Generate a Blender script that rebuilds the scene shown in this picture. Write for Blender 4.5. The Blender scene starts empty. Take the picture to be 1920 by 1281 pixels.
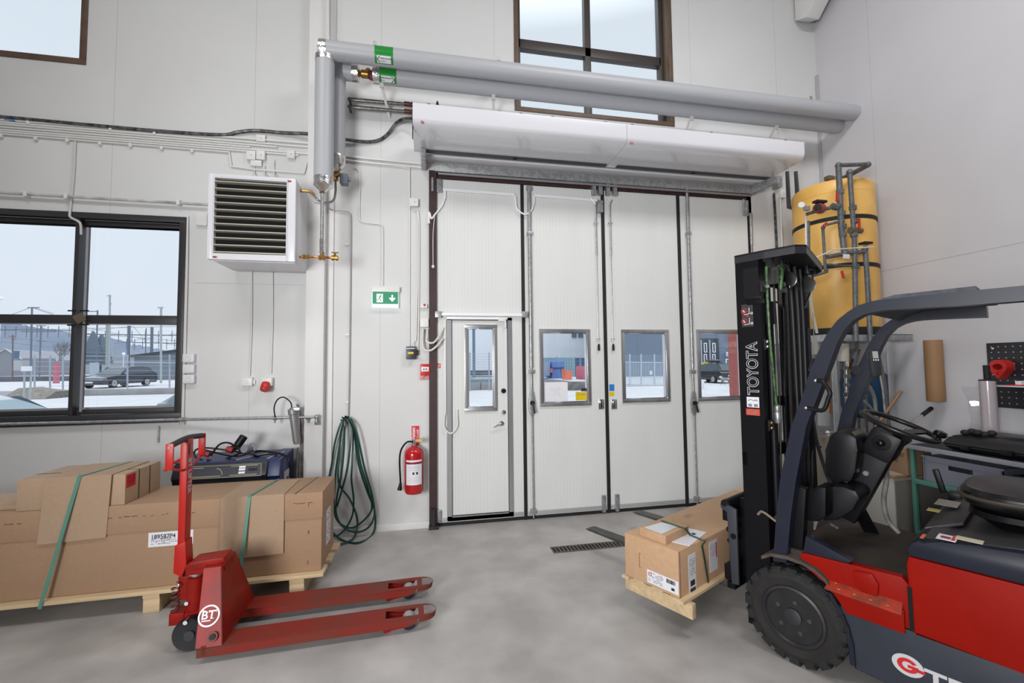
import bpy, bmesh, math, random
from mathutils import Vector as V, Matrix, Euler
random.seed(7)
C = bpy.context.scene
col = C.collection
PI = math.pi
# ---------------------------------------------------------------- camera
H, W, RX = 1.665, 4.68, 5.03           # eye height, back wall y, right wall x
YAW, PIT, ROL, FPX = .1930, .0525, -.0111, 820.
fwd = V((math.sin(YAW)*math.cos(PIT), math.cos(YAW)*math.cos(PIT), math.sin(PIT)))
r0 = V((math.cos(YAW), -math.sin(YAW), 0)); u0 = r0.cross(fwd)
rt = r0*math.cos(ROL)+u0*math.sin(ROL); up = -r0*math.sin(ROL)+u0*math.cos(ROL)
cam = bpy.data.objects.new('camera', bpy.data.cameras.new('camera')); col.objects.link(cam)
cam.matrix_world = Matrix(((rt.x, up.x, -fwd.x, 0), (rt.y, up.y, -fwd.y, 0), (rt.z, up.z, -fwd.z, H), (0, 0, 0, 1)))
cam.data.sensor_width = 36; cam.data.lens = FPX/1920*36; cam.data.clip_start = .05; cam.data.clip_end = 2000
C.camera = cam
# ---------------------------------------------------------------- world, lights, exposure
C.view_settings.view_transform = 'Standard'; C.view_settings.look = 'None'
C.view_settings.exposure = 0.0; C.view_settings.gamma = 1.0; C.view_settings.use_curve_mapping = False
wd = bpy.data.worlds.new('overcast_sky'); C.world = wd; wd.use_nodes = True
nt = wd.node_tree; nt.nodes.clear()
tc = nt.nodes.new('ShaderNodeTexCoord'); sx = nt.nodes.new('ShaderNodeSeparateXYZ'); rp = nt.nodes.new('ShaderNodeValToRGB')
bg = nt.nodes.new('ShaderNodeBackground'); wo = nt.nodes.new('ShaderNodeOutputWorld')
e = rp.color_ramp.elements
e[0].position = 0.0; e[0].color = (.74, .80, .88, 1)
e[1].position = .30; e[1].color = (.745, .815, .88, 1)
x = rp.color_ramp.elements.new(.62); x.color = (.70, .765, .825, 1)
x = rp.color_ramp.elements.new(.9); x.color = (3.2, 3.35, 3.5, 1)
nt.links.new(tc.outputs['Generated'], sx.inputs[0]); nt.links.new(sx.outputs[2], rp.inputs[0])
nt.links.new(rp.outputs[0], bg.inputs[0]); nt.links.new(bg.outputs[0], wo.inputs[0]); bg.inputs[1].default_value = 1.12
def area(name, loc, aim, sx_, sy_, power, color=(1, 1, 1), spread=PI):
    l = bpy.data.lights.new(name, 'AREA'); l.shape = 'RECTANGLE'; l.size = sx_; l.size_y = sy_; l.energy = power; l.color = color; l.spread = spread
    o = bpy.data.objects.new(name, l); col.objects.link(o); o.location = loc
    o.rotation_euler = (V(aim)-V(loc)).to_track_quat('-Z', 'Y').to_euler(); return o
area('light_ceiling_west', (-2.2, 1.0, 6.5), (-1.8, 2.8, 0), 2.2, 1.0, 80, (1, .99, .98))
area('light_ceiling_east', (2.6, 1.0, 6.5), (2.6, 2.8, 0), 2.2, 1.0, 125, (1, .99, .99))
area('light_added_fill', (-2.3, -1.3, 1.85), (2.0, 4.6, 2.1), 1.5, 1.5, 122, (.985, .99, 1), math.radians(115))  # soft fill light added behind the camera at left; no gate there
# ---------------------------------------------------------------- pixel -> point on a known plane of the room
def ray(x, y):
    return rt*((x-960)/FPX) - up*((y-640.5)/FPX) + fwd
def Y_(px, py, y): r = ray(px, py); return r*(y/r.y)+V((0, 0, H))
def X_(px, py, x): r = ray(px, py); return r*(x/r.x)+V((0, 0, H))
def Z_(px, py, z): r = ray(px, py); return r*((z-H)/r.z)+V((0, 0, H))
def P(px, py, d=0): return Y_(px, py, W-d)          # point standing d in front of the back wall
FR = Matrix.Rotation(math.radians(27), 4, 'Z')       # forklift frame (side, ahead, up)
FI = FR.inverted()
def S_(px, py, s):
    r = FI @ ray(px, py); return r*(s/r.x)+V((0, 0, H))
def H_(px, py, h):
    r = FI @ ray(px, py); return r*(h/r.y)+V((0, 0, H))
# ---------------------------------------------------------------- materials
MT = {}
def mat(name, c, rough=.5, metal=0, noise=0, scale=6, c2=None, bump=0, bscale=None, coat=0, emit=None, es=1, spec=None, stretch=None, detail=4):
    if name in MT: return MT[name]
    m = bpy.data.materials.new(name); m.use_nodes = True; n = m.node_tree.nodes; L = m.node_tree.links
    b = n['Principled BSDF']; MT[name] = m
    b.inputs['Base Color'].default_value = (*c, 1); b.inputs['Roughness'].default_value = rough; b.inputs['Metallic'].default_value = metal
    if coat: b.inputs['Coat Weight'].default_value = coat; b.inputs['Coat Roughness'].default_value = .08
    if spec is not None: b.inputs['Specular IOR Level'].default_value = spec
    if emit: b.inputs['Emission Color'].default_value = (*emit, 1); b.inputs['Emission Strength'].default_value = es
    if noise or bump:
        t = n.new('ShaderNodeTexCoord'); mp = n.new('ShaderNodeMapping'); L.new(t.outputs['Object'], mp.inputs[0])
        if stretch: mp.inputs['Scale'].default_value = stretch
    if noise:
        z = n.new('ShaderNodeTexNoise'); z.inputs['Scale'].default_value = scale; z.inputs['Detail'].default_value = detail
        L.new(mp.outputs[0], z.inputs['Vector'])
        r = n.new('ShaderNodeValToRGB'); r.color_ramp.elements[0].position = .35; r.color_ramp.elements[1].position = .68
        d = c2 if c2 else tuple(max(0, q*(1-noise)) for q in c)
        r.color_ramp.elements[0].color = (*d, 1); r.color_ramp.elements[1].color = (*c, 1)
        L.new(z.outputs['Fac'], r.inputs[0]); L.new(r.outputs[0], b.inputs['Base Color'])
        m['ramp'] = r.name
    if bump:
        z2 = n.new('ShaderNodeTexNoise'); z2.inputs['Scale'].default_value = bscale or 60; z2.inputs['Detail'].default_value = 3
        L.new(mp.outputs[0], z2.inputs['Vector']); bp = n.new('ShaderNodeBump'); bp.inputs['Strength'].default_value = bump; bp.inputs['Distance'].default_value = .01
        L.new(z2.outputs['Fac'], bp.inputs['Height']); L.new(bp.outputs[0], b.inputs['Normal'])
    return m
def lines(m, axis, period, offs, width, dark, coord='Object'):
    """narrow joint lines every `period` along an axis, multiplied into the base colour"""
    n = m.node_tree.nodes; L = m.node_tree.links; b = n['Principled BSDF']
    t = n.new('ShaderNodeTexCoord'); s = n.new('ShaderNodeSeparateXYZ'); L.new(t.outputs[coord], s.inputs[0])
    a = n.new('ShaderNodeMath'); a.operation = 'SUBTRACT'; L.new(s.outputs[axis], a.inputs[0]); a.inputs[1].default_value = offs-period/2
    p = n.new('ShaderNodeMath'); p.operation = 'PINGPONG'; L.new(a.outputs[0], p.inputs[0]); p.inputs[1].default_value = period/2
    g = n.new('ShaderNodeMath'); g.operation = 'GREATER_THAN'; L.new(p.outputs[0], g.inputs[0]); g.inputs[1].default_value = period/2-width/2
    mx = n.new('ShaderNodeMix'); mx.data_type = 'RGBA'; mx.blend_type = 'MULTIPLY'; L.new(g.outputs[0], mx.inputs['Factor'])
    src = b.inputs['Base Color'].links[0].from_socket if b.inputs['Base Color'].links else None
    if src: L.new(src, mx.inputs['A'])
    else: mx.inputs['A'].default_value = b.inputs['Base Color'].default_value
    mx.inputs['B'].default_value = (dark, dark, dark, 1); L.new(mx.outputs['Result'], b.inputs['Base Color'])
    return m
wall_m = mat('painted_wall_board', (.66, .66, .655), .6, noise=.05, scale=1.2, bump=.08, bscale=140)
lines(wall_m, 0, 1.2215, -.473, .0045, .72)
rwall_m = mat('painted_side_wall', (.60, .59, .615), .6, noise=.05, scale=1.1, bump=.08, bscale=140)
lines(rwall_m, 1, 2.4, 3.99, .005, .78)
paint_m = mat('white_paint', (.70, .69, .68), .5)
floor_m = mat('sealed_concrete', (.46, .44, .425), .46, noise=.3, scale=2.6, bump=.05, bscale=30, detail=8)
ceil_m = mat('ceiling_sheet', (.7, .7, .7), .7)
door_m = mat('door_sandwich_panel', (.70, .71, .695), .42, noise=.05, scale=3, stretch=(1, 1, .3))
lines(door_m, 0, .0375, 0, .003, .88)  # panel grooves drawn as thin darker lines in the colour, not cut
white_m = mat('white_lacquer', (.70, .70, .74), .2, coat=1)
heater_m = mat('heater_white', (.70, .70, .73), .3)
offw_m = mat('off_white_plastic', (.72, .71, .69), .4)
alu_m = mat('aluminium', (.62, .62, .64), .3, .9, noise=.15, scale=12, stretch=(1, 1, .1))
galv_m = mat('galvanised_steel', (.50, .51, .52), .42, .75, noise=.35, scale=30)
dgalv_m = mat('dull_galvanised_pipe', (.17, .18, .19), .5, .5, noise=.4, scale=26)
chrome_m = mat('chrome', (.7, .7, .72), .15, 1)
foil_m = mat('aluminium_tape', (.75, .74, .73), .22, 1, bump=.6, bscale=40)
lag_m = mat('grey_pipe_lagging', (.42, .43, .455), .42, bump=.06, bscale=50)
wframe_m = mat('dark_window_frame', (.028, .026, .027), .38)
brown_m = mat('brown_window_frame', (.12, .072, .045), .5, noise=.3, scale=8)
bsteel_m = mat('brown_steel_frame', (.045, .018, .018), .55, noise=.3, scale=9)
gasket_m = mat('black_rubber', (.008, .008, .009), .7)
black_m = mat('black_plastic', (.007, .007, .009), .42, spec=.25)
satin_m = mat('satin_black_paint', (.006, .006, .008), .42, noise=.2, scale=8, spec=.15)
tyre_m = mat('tyre_rubber', (.017, .016, .016), .75, noise=.4, scale=14)
tdust_m = mat('dusty_rubber', (.026, .023, .021), .85, noise=.5, scale=9)
rim_m = mat('dark_wheel_rim', (.045, .045, .052), .45, .3, noise=.3, scale=15)
navy_m = mat('navy_grey_paint', (.017, .020, .036), .36, spec=.3, noise=.2, scale=7)
steelp_m = mat('slate_blue_paint', (.036, .044, .062), .36, noise=.3, scale=3)
fred_m = mat('forklift_orange_red', (.32, .008, .003), .42, spec=.12, noise=.12, scale=5)
fstep_m = mat('worn_orange_step', (.46, .032, .012), .5, spec=.2, noise=.5, scale=16, c2=(.18, .04, .025))
jred_m = mat('pallet_truck_red', (.30, .010, .006), .38, noise=.3, scale=9, c2=(.19, .012, .008), spec=.15)
jworn_m = mat('worn_red_fork', (.22, .022, .015), .55, noise=.5, scale=7, c2=(.14, .042, .03), stretch=(.5, 1, 1), spec=.15)
card_m = mat('corrugated_cardboard', (.36, .225, .135), .75, noise=.06, scale=60, bump=.05, bscale=120)
card2_m = mat('pale_cardboard', (.40, .275, .18), .75, noise=.06, scale=50)
pale_m = mat('carton_top_side', (.42, .29, .19), .72, noise=.05, scale=40)
cut_m = mat('torn_cardboard_edge', (.16, .06, .035), .8)
wood_m = mat('pine_wood', (.66, .49, .29), .6, noise=.22, scale=5, stretch=(.5, 6, 6))
woodd_m = mat('brown_wood', (.36, .2, .09), .5, noise=.3, scale=9, stretch=(1, 1, .2))
strap_m = mat('green_strap', (.09, .24, .185), .35)
dstrap_m = mat('dark_strap', (.02, .035, .022), .45)
paper_m = mat('white_paper', (.74, .74, .78), .5)
ink_m = mat('black_ink', (.02, .02, .025), .6)
greyink_m = mat('grey_ink', (.22, .22, .25), .6)
redp_m = mat('red_sticker', (.62, .02, .025), .35)
green_m = mat('green_sign_film', (.01, .24, .03), .28)
hoseg_m = mat('dark_green_hose', (.008, .055, .042), .33)
yel_m = mat('yellow_insulation_jacket', (.88, .52, .14), .38, noise=.18, scale=2.5, c2=(.72, .40, .09))
brass_m = mat('brass', (.50, .29, .08), .3, .9, noise=.4, scale=60)
copper_m = mat('copper', (.55, .2, .09), .3, .9)
blue_m = mat('blue_paint', (.025, .07, .20), .35, noise=.2, scale=6)
wblue_m = mat('welder_blue', (.012, .024, .10), .4)
green2_m = mat('green_bench_steel', (.07, .22, .17), .45)
bench_m = mat('bench_top', (.022, .020, .022), .6, noise=.4, scale=8)
gedge_m = mat('grey_bench_edge', (.27, .28, .32), .45)
crate_m = mat('grey_plastic_crate', (.19, .20, .25), .45)
kraft_m = mat('kraft_paper_roll', (.34, .19, .09), .6, noise=.15, scale=5, stretch=(1, 1, .2))
redpl_m = mat('red_plastic', (.50, .018, .014), .35)
yellow_m = mat('yellow_sticker', (.70, .50, .01), .4)
drain_m = mat('rusty_drain', (.16, .125, .10), .7, noise=.5, scale=30)
dark_m = mat('dark_void', (.004, .004, .004), .9)
fork_m = mat('worn_steel_fork', (.10, .10, .095), .5, .5, noise=.4, scale=12)
floorp_m = mat('dirty_floor_mat', (.030, .025, .021), .75, noise=.5, scale=6, c2=(.06, .045, .033))
fend_m = mat('dusty_brown_fender', (.10, .075, .062), .7, noise=.5, scale=20)
film_m = mat('stretch_film_roll', (.42, .37, .38), .22, coat=.5)
glowg_m = mat('lit_exit_green', (.01, .15, .07), .4, emit=(.0, .25, .11), es=.5)
gloww_m = mat('lit_exit_white', (.7, .8, .8), .4, emit=(.85, 1, .98), es=.7)
hoodm = mat('hood_mat', (.055, .055, .058), .5, noise=.35, scale=5)
def glass_mat(name, tint, fac=.05):
    m = bpy.data.materials.new(name); m.use_nodes = True; n = m.node_tree.nodes; L = m.node_tree.links; n.clear()
    t = n.new('ShaderNodeBsdfTransparent'); t.inputs[0].default_value = (*tint, 1)
    g = n.new('ShaderNodeBsdfGlossy'); g.inputs['Roughness'].default_value = .02
    x = n.new('ShaderNodeMixShader'); x.inputs[0].default_value = fac; o = n.new('ShaderNodeOutputMaterial')
    L.new(t.outputs[0], x.inputs[1]); L.new(g.outputs[0], x.inputs[2]); L.new(x.outputs[0], o.inputs[0]); MT[name] = m; return m
glass_m = glass_mat('window_glass', (.97, .985, 1.0)); clear_m = glass_mat('clear_plastic_wrap', (.95, .95, .96), .07)
# ---------------------------------------------------------------- mesh helpers
def Mw(o):
    m = o.matrix_basis.copy(); p = o.parent
    while p: m = p.matrix_basis @ m; p = p.parent
    return m
def catmull(pts, k=6):
    pts = [V(p) for p in pts]
    if len(pts) < 3: return pts
    q = [pts[0]*2-pts[1]]+pts+[pts[-1]*2-pts[-2]]; out = []
    for i in range(1, len(q)-2):
        a, b, c, d = q[i-1:i+3]
        for j in range(k):
            t = j/k; out.append(.5*((2*b)+(c-a)*t+(2*a-5*b+4*c-d)*t*t+(3*b-a-3*c+d)*t**3))
    return out+[pts[-1]]
class MB:
    def __init__(s, M=None): s.bm = bmesh.new(); s.M = M
    def face(s, pts):
        vs = [s.bm.verts.new(p) for p in pts]
        return s.bm.faces.new(vs)
    def loft(s, rings, closed=True, caps=True):
        R = [[s.bm.verts.new(p) for p in r] for r in rings]; n = len(R[0])
        for a, b in zip(R, R[1:]):
            for i in range(n if closed else n-1):
                j = (i+1) % n
                try: s.bm.faces.new((a[i], a[j], b[j], b[i]))
                except ValueError: pass
        if caps:
            s.bm.faces.new(list(reversed(R[0]))); s.bm.faces.new(R[-1])
        return s
    def prism(s, pts, vec, bevel=0, seg=2):
        v = V(vec); pts = [V(p) for p in pts]
        a = [s.bm.verts.new(p) for p in pts]; b = [s.bm.verts.new(p+v) for p in pts]; n = len(a)
        fs = [s.bm.faces.new(list(reversed(a))), s.bm.faces.new(b)]
        for i in range(n): fs.append(s.bm.faces.new((a[i], a[(i+1) % n], b[(i+1) % n], b[i])))
        if bevel:
            es = list({e for f in fs for e in f.edges})
            bmesh.ops.bevel(s.bm, geom=es, offset=bevel, segments=seg, affect='EDGES', profile=.6, clamp_overlap=True)
        return s
    def box(s, x0, x1, y0, y1, z0, z1, bevel=0, seg=2):
        x0, x1 = sorted((x0, x1)); y0, y1 = sorted((y0, y1)); z0, z1 = sorted((z0, z1))
        return s.prism([(x0, y0, z0), (x1, y0, z0), (x1, y1, z0), (x0, y1, z0)], (0, 0, z1-z0), bevel, seg)
    def obox(s, c, ax, ay, az, bevel=0):
        c, ax, ay, az = V(c), V(ax), V(ay), V(az)
        return s.prism([c-ax-ay-az, c+ax-ay-az, c+ax+ay-az, c-ax+ay-az], az*2, bevel)
    def bar(s, p0, p1, w, h, upv=(0, 0, 1), bevel=0):
        p0, p1 = V(p0), V(p1); d = (p1-p0).normalized(); a = d.cross(V(upv))
        if a.length < 1e-4: a = d.cross(V((1, 0, 0)))
        a.normalize(); b = a.cross(d).normalized()
        return s.obox((p0+p1)/2, (p1-p0)/2, a*w/2, b*h/2, bevel)
    def cyl(s, p0, p1, r, r2=None, n=16):
        return s.tube([p0, p1], r, n, r2=r2)
    def tube(s, pts, r, n=8, smooth=0, r2=None, caps=True, closed=False):
        pts = catmull(pts, smooth) if smooth else [V(p) for p in pts]
        d0 = (pts[1]-pts[0]).normalized(); ref = V((0, 0, 1)) if abs(d0.z) < .9 else V((1, 0, 0))
        a = d0.cross(ref).normalized(); rings = []; m = len(pts)
        for i, p in enumerate(pts):
            if i == 0: d = pts[1]-pts[0]
            elif i == m-1: d = pts[-1]-pts[-2]
            else: d = (pts[i+1]-p).normalized()+(p-pts[i-1]).normalized()
            if d.length < 1e-6: d = d0
            d = d.normalized(); a = (a-d*a.dot(d)).normalized(); b = d.cross(a)
            sc = 1
            if 0 < i < m-1:
                c = (pts[i+1]-p).normalized().dot((p-pts[i-1]).normalized()); sc = 1/max(.6, math.sqrt((1+max(-.9, c))/2))
            rr = (r if r2 is None else r+(r2-r)*i/(m-1)) if not isinstance(r, (list, tuple)) else r[i]
            rings.append([p+(a*math.cos(2*PI*k/n)+b*math.sin(2*PI*k/n))*rr*(sc if not smooth else 1) for k in range(n)])
        return s.loft(rings, True, caps)
    def lathe(s, prof, c=(0, 0, 0), ax=(0, 0, 1), n=24, caps=True):
        """prof: (radius, height along axis)"""
        c = V(c); ax = V(ax).normalized(); ref = V((0, 0, 1)) if abs(ax.z) < .9 else V((1, 0, 0))
        a = ax.cross(ref).normalized(); b = ax.cross(a)
        return s.loft([[c+ax*h+(a*math.cos(2*PI*k/n)+b*math.sin(2*PI*k/n))*max(r, 1e-4) for k in range(n)] for r, h in prof], True, caps)
    def sph(s, c, r, n=12, sc=(1, 1, 1)):
        m = bmesh.ops.create_uvsphere(s.bm, u_segments=n, v_segments=max(6, n*2//3), radius=r)
        for v in m['verts']: v.co = V((v.co.x*sc[0], v.co.y*sc[1], v.co.z*sc[2]))+V(c)
        return s
    def torus(s, c, ax, R, r, n=32, m=8):
        c = V(c); ax = V(ax).normalized(); ref = V((0, 0, 1)) if abs(ax.z) < .9 else V((1, 0, 0))
        a = ax.cross(ref).normalized(); b = ax.cross(a); rings = []
        for i in range(n+1):
            t = 2*PI*i/n; d = a*math.cos(t)+b*math.sin(t)
            rings.append([c+d*(R+r*math.cos(2*PI*k/m))+ax*r*math.sin(2*PI*k/m) for k in range(m)])
        s.loft(rings, True, False); return s
    def build(s, name, m, parent=None, smooth=True):
        bm = s.bm
        if s.M is not None: bm.transform(s.M)
        if parent: bm.transform(Mw(parent).inverted())
        bmesh.ops.remove_doubles(bm, verts=bm.verts, dist=1e-6)
        bmesh.ops.recalc_face_normals(bm, faces=bm.faces)
        me = bpy.data.meshes.new(name); bm.to_mesh(me); bm.free()
        me.materials.append(m)
        if smooth:
            for p in me.polygons: p.use_smooth = True
            me.set_sharp_from_angle(angle=math.radians(38))
        o = bpy.data.objects.new(name, me); col.objects.link(o)
        if parent: o.parent = parent
        return o
def thing(name, label, cat, loc=(0, 0, 0), rz=0, group=None):
    o = bpy.data.objects.new(name, None); col.objects.link(o); o.location = loc; o.rotation_euler = (0, 0, rz)
    o.empty_display_size = .1; o['label'] = label; o['category'] = cat
    if group: o['group'] = group
    return o
def tag(o, label, cat, group=None, kind=None):
    o['label'] = label; o['category'] = cat
    if group: o['group'] = group
    if kind: o['kind'] = kind
    return o
def struct(o, label=None):
    o['kind'] = 'structure'
    if label: o['label'] = label
    return o
def sempty(name, label, loc=(0, 0, 0)):
    o = bpy.data.objects.new(name, None); col.objects.link(o); o.location = loc; o.empty_display_size = .1
    o['kind'] = 'structure'; o['label'] = label; return o
def dup(o, loc=None, label=None, parent=None):
    c = o.copy(); col.objects.link(c)
    if parent: c.parent = parent
    if loc is not None: c.location = loc
    if label: c['label'] = label
    for ch in [k for k in col.objects if k.parent == o]: dup(ch, None, None, c)
    return c
def text(s, size, org, xd, yd, m, parent, name='lettering', off=0, ext=.0004, sx=1, align='LEFT', M=None, shear=0):
    cu = bpy.data.curves.new(name, 'FONT'); cu.body = s; cu.size = size; cu.extrude = ext; cu.offset = off; cu.align_x = align; cu.shear = shear
    ob = bpy.data.objects.new(name, cu); col.objects.link(ob); dg = bpy.context.evaluated_depsgraph_get(); dg.update()
    me = bpy.data.meshes.new_from_object(ob.evaluated_get(dg)); bpy.data.objects.remove(ob)
    xd, yd = V(xd).normalized(), V(yd).normalized(); zd = xd.cross(yd)
    T = Matrix.Translation(V(org)) @ Matrix(((xd.x, yd.x, zd.x, 0), (xd.y, yd.y, zd.y, 0), (xd.z, yd.z, zd.z, 0), (0, 0, 0, 1))) @ Matrix.Diagonal((sx, 1, 1, 1))
    if M is not None: T = M @ T
    if parent: T = Mw(parent).inverted() @ T
    me.transform(T); me.materials.clear(); me.materials.append(m)
    o = bpy.data.objects.new(name, me); col.objects.link(o); o.parent = parent; return o
def sheet(c, xd, yd, w, h, m, parent, name, t=.001, M=None):
    """thin rectangular sticker or sheet centred at c"""
    xd, yd = V(xd).normalized(), V(yd).normalized(); z = xd.cross(yd)
    b = MB(M); b.obox(V(c)+z*t/2, xd*w/2, yd*h/2, z*t/2); return b.build(name, m, parent, False)
def marks(c, xd, yd, w, h, rows, m, parent, name='print', t=.0006, fill=.6, M=None, seed=1, lh=.5):
    """rows of small unreadable print bars on a label"""
    rnd = random.Random(seed); xd, yd = V(xd).normalized(), V(yd).normalized(); z = xd.cross(yd); b = MB(M)
    for i in range(rows):
        y = h*(.5-(i+.5)/rows); x = -w/2
        while x < w/2*.9:
            l = w*rnd.uniform(.06, .2)
            if rnd.random() < fill and x+l < w/2: b.obox(V(c)+xd*(x+l/2)+yd*y+z*t, xd*l/2, yd*h/rows*lh/2, z*t/2)
            x += l+w*.03
    return b.build(name, m, parent, False)
def bars(c, xd, yd, w, h, m, parent, name='bar_code', t=.0008, M=None, seed=3):
    rnd = random.Random(seed); xd, yd = V(xd).normalized(), V(yd).normalized(); z = xd.cross(yd); b = MB(M); x = -w/2
    while x < w/2:
        l = w*rnd.choice((.012, .02, .035)); b.obox(V(c)+xd*(x+l/2)+z*t, xd*l/2, yd*h/2, z*t/2); x += l+w*rnd.choice((.015, .03))
    return b.build(name, m, parent, False)
XR, ZU = V((1, 0, 0)), V((0, 0, 1))
# ================================================================ ROOM SHELL
XL, YF, ZC = -5.6, -4.6, 7.0
def holed_wall(x0, x1, z0, z1, y0, y1, holes):
    xs = sorted({x0, x1, *[h[0] for h in holes], *[h[1] for h in holes]}); zs = sorted({z0, z1, *[h[2] for h in holes], *[h[3] for h in holes]})
    b = MB()
    for i in range(len(xs)-1):
        for j in range(len(zs)-1):
            cx, cz = (xs[i]+xs[i+1])/2, (zs[j]+zs[j+1])/2
            if any(h[0] < cx < h[1] and h[2] < cz < h[3] for h in holes): continue
            b.box(xs[i], xs[i+1], y0, y1, zs[j], zs[j+1])
    return b
WL = (-4.95, -2.275, 1.19, 3.12)      # big window on the left
WU = (-4.9, -3.155, 4.535, 6.3)       # upper left window
WM = (1.005, 2.92, 4.55, 6.4)         # upper window over the gate
GD = (.055, 3.93, 0, 3.72)            # folding gate opening
struct(holed_wall(XL, RX+.3, -.2, ZC, W, W+.28, [WL, WU, WM, GD]).build('wall_back', wall_m, None, False))
struct(MB().box(RX, RX+.25, YF, W, -.2, ZC).build('wall_right', rwall_m, None, False))
struct(MB().box(XL-.25, XL, YF, W+.28, -.2, ZC).build('wall_left', wall_m, None, False))
struct(MB().box(XL-.25, RX+.25, YF-.25, YF, -.2, ZC).build('wall_front', wall_m, None, False))
struct(MB().box(XL-.25, RX+.3, YF-.25, W+.28, ZC, ZC+.2).build('ceiling', ceil_m, None, False))
struct(MB().box(XL-.25, RX+.3, YF-.25, W+.28, -.2, 0).build('floor', floor_m, None, False))
# horizontal board joints as plain grey strips, and corner beam
struct(MB().box(-2.2, -1.17, W-.002, W, 2.483, 2.487).build('trim_1', mat('board_joint_grey', (.5, .49, .48), .7), None, False))
struct(MB().box(RX-.002, RX, .3, 4.3, 2.666, 2.671).build('trim_2', MT['board_joint_grey'], None, False))
b = MB(); b.box(-.98, .05, W-.022, W, 0, .07, .004); struct(b.build('baseboard_back', paint_m))
# post that stands proud of the wall
struct(MB().box(-1.165, -.995, W-.11, W, 0, ZC, .004).build('trim_3', paint_m))
struct(MB().box(-.995, -.93, W-.02, W, 0, ZC).build('trim_4', paint_m))
# ceiling truss end high in the right corner
b = MB(); b.prism([(4.72, 4.66, 6.10), (4.72, 4.50, 6.02), (4.72, 3.4, ZC), (4.72, 4.66, ZC)], (.20, 0, 0), .01); struct(b.build('trim_5', paint_m))
b = MB(); b.box(RX-.03, RX, W-.03, W, 0, 5.4, .003); struct(b.build('trim_6', mat('corner_strip', (.42, .41, .42), .5)))

# ---------------------------------------------------------------- windows
def frame_rect(b, x0, x1, z0, z1, t, y0, y1, bev=.003):
    b.box(x0, x1, y0, y1, z1-t, z1, bev); b.box(x0, x1, y0, y1, z0, z0+t, bev)
    b.box(x0, x0+t, y0, y1, z0+t, z1-t, bev); b.box(x1-t, x1, y0, y1, z0+t, z1-t, bev)
w1 = sempty('window_1', 'large dark framed window of four panes on the left', (WL[0], W, WL[2]))
b = MB(); frame_rect(b, WL[0], WL[1], WL[2], WL[3], .055, W-.012, W+.05); b.build('casing', wframe_m, w1)
b = MB(); frame_rect(b, WL[0]+.055, WL[1]-.03, WL[2]+.055, WL[3]-.055, .045, W+.05, W+.14)
zc0, zc1 = 2.085, 2.165
ml, mr = P(141, 430).x, Y_(171, 430, W+.14).x; xm = (ml+mr)/2
b.box(ml, mr, W-.0, W+.14, WL[2]+.05, WL[3]-.05, .004)
b.box(WL[0]+.06, ml+.002, W+.01, W+.14, zc0, zc1, .004); b.box(mr-.002, WL[1]-.06, W+.01, W+.14, zc0, zc1, .004)
b.build('sash', wframe_m, w1)
b = MB(); x_ = Y_(159, 600, W).x; b.box(x_-.012, x_+.006, W-.006, W+.0, WL[2]+.09, WL[3]-.14); b.build('mullion_strip', mat('bead_grey', (.3, .3, .32), .4), w1, False)
b = MB(); b.box(WL[0], WL[1]+.02, W-.035, W, WL[2]-.03, WL[2]+.012, .004); b.build('window_sill', wframe_m, w1)
for i, (a, c, d, f) in enumerate([(WL[0]+.1, ml+.002, zc1, WL[3]-.1), (mr-.002, WL[1]-.06, zc1, WL[3]-.1), (WL[0]+.1, ml+.002, WL[2]+.1, zc0), (mr-.002, WL[1]-.06, WL[2]+.1, zc0)]):
    MB().box(a, c, W+.1, W+.104, d, f).build('pane', glass_m, w1, False)
    if i > 1:
        MB().box(a, c, W+.098, W+.108, d, d+.02).build('glazing_bead', mat('bead_grey', (.3, .3, .32), .4), w1, False)
b = MB(); c = P(149, 597, .02); b.obox(c, V((.034, 0, .018)), V((0, .004, 0)), V((-.022, 0, .034))); tag(b.build('adhesive_note', mat('brown_note', (.12, .09, .05), .7)), 'small square brown note stuck on the window cross bar', 'note')
for px, py in ((137, 583), (160, 583), (136, 610), (160, 609)):
    b = MB(); c = P(px, py, .0); b.box(c.x-.035, c.x+.03, W-.012, W+.0, c.z-.006, c.z+.006); b.build('latch', black_m, w1)
w2 = sempty('window_2', 'upper left window with brown frame', (WU[0], W, WU[2]))
b = MB(); frame_rect(b, WU[0]-.0, WU[1], WU[2], WU[3], .055, W-.01, W+.16); b.build('casing', brown_m, w2)
MB().box(WU[0]+.05, WU[1]-.05, W+.1, W+.104, WU[2]+.05, WU[3]-.05).build('pane', glass_m, w2, False)
w3 = sempty('window_3', 'upper window above the gate with dark cross bars', (WM[0], W, WM[2]))
b = MB(); frame_rect(b, WM[0]-.03, WM[1]+.03, WM[2]-.03, WM[3], .05, W-.012, W+.02); b.build('casing', brown_m, w3)
b = MB(); frame_rect(b, WM[0]+.0, WM[1], WM[2], WM[3], .012, W, W+.12); b.build('reveal', mat('sunlit_brown_reveal', (.2, .14, .09), .5), w3)  # reveal colour lightened to stand for sun on its side face
b = MB(); frame_rect(b, WM[0]+.01, WM[1]-.01, WM[2]+.01, WM[3], .06, W+.12, W+.2)
xv = P(1108, 70).x; b.box(xv-.03, xv+.045, W+.12, W+.2, WM[2], WM[3]-.03, .004)
zt = P(1108, 84).z; b.box(WM[0]+.05, WM[1]-.05, W+.12, W+.2, zt-.055, zt+.055, .004)
b.build('sash', mat('dark_brown_sash', (.05, .04, .035), .4), w3)
for a, c in ((WM[0]+.06, xv-.03), (xv+.045, WM[1]-.06)):
    for d, f in ((WM[2]+.06, zt-.055), (zt+.055, WM[3]-.05)): MB().box(a, c, W+.16, W+.164, d, f).build('pane', glass_m, w3, False)
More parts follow.
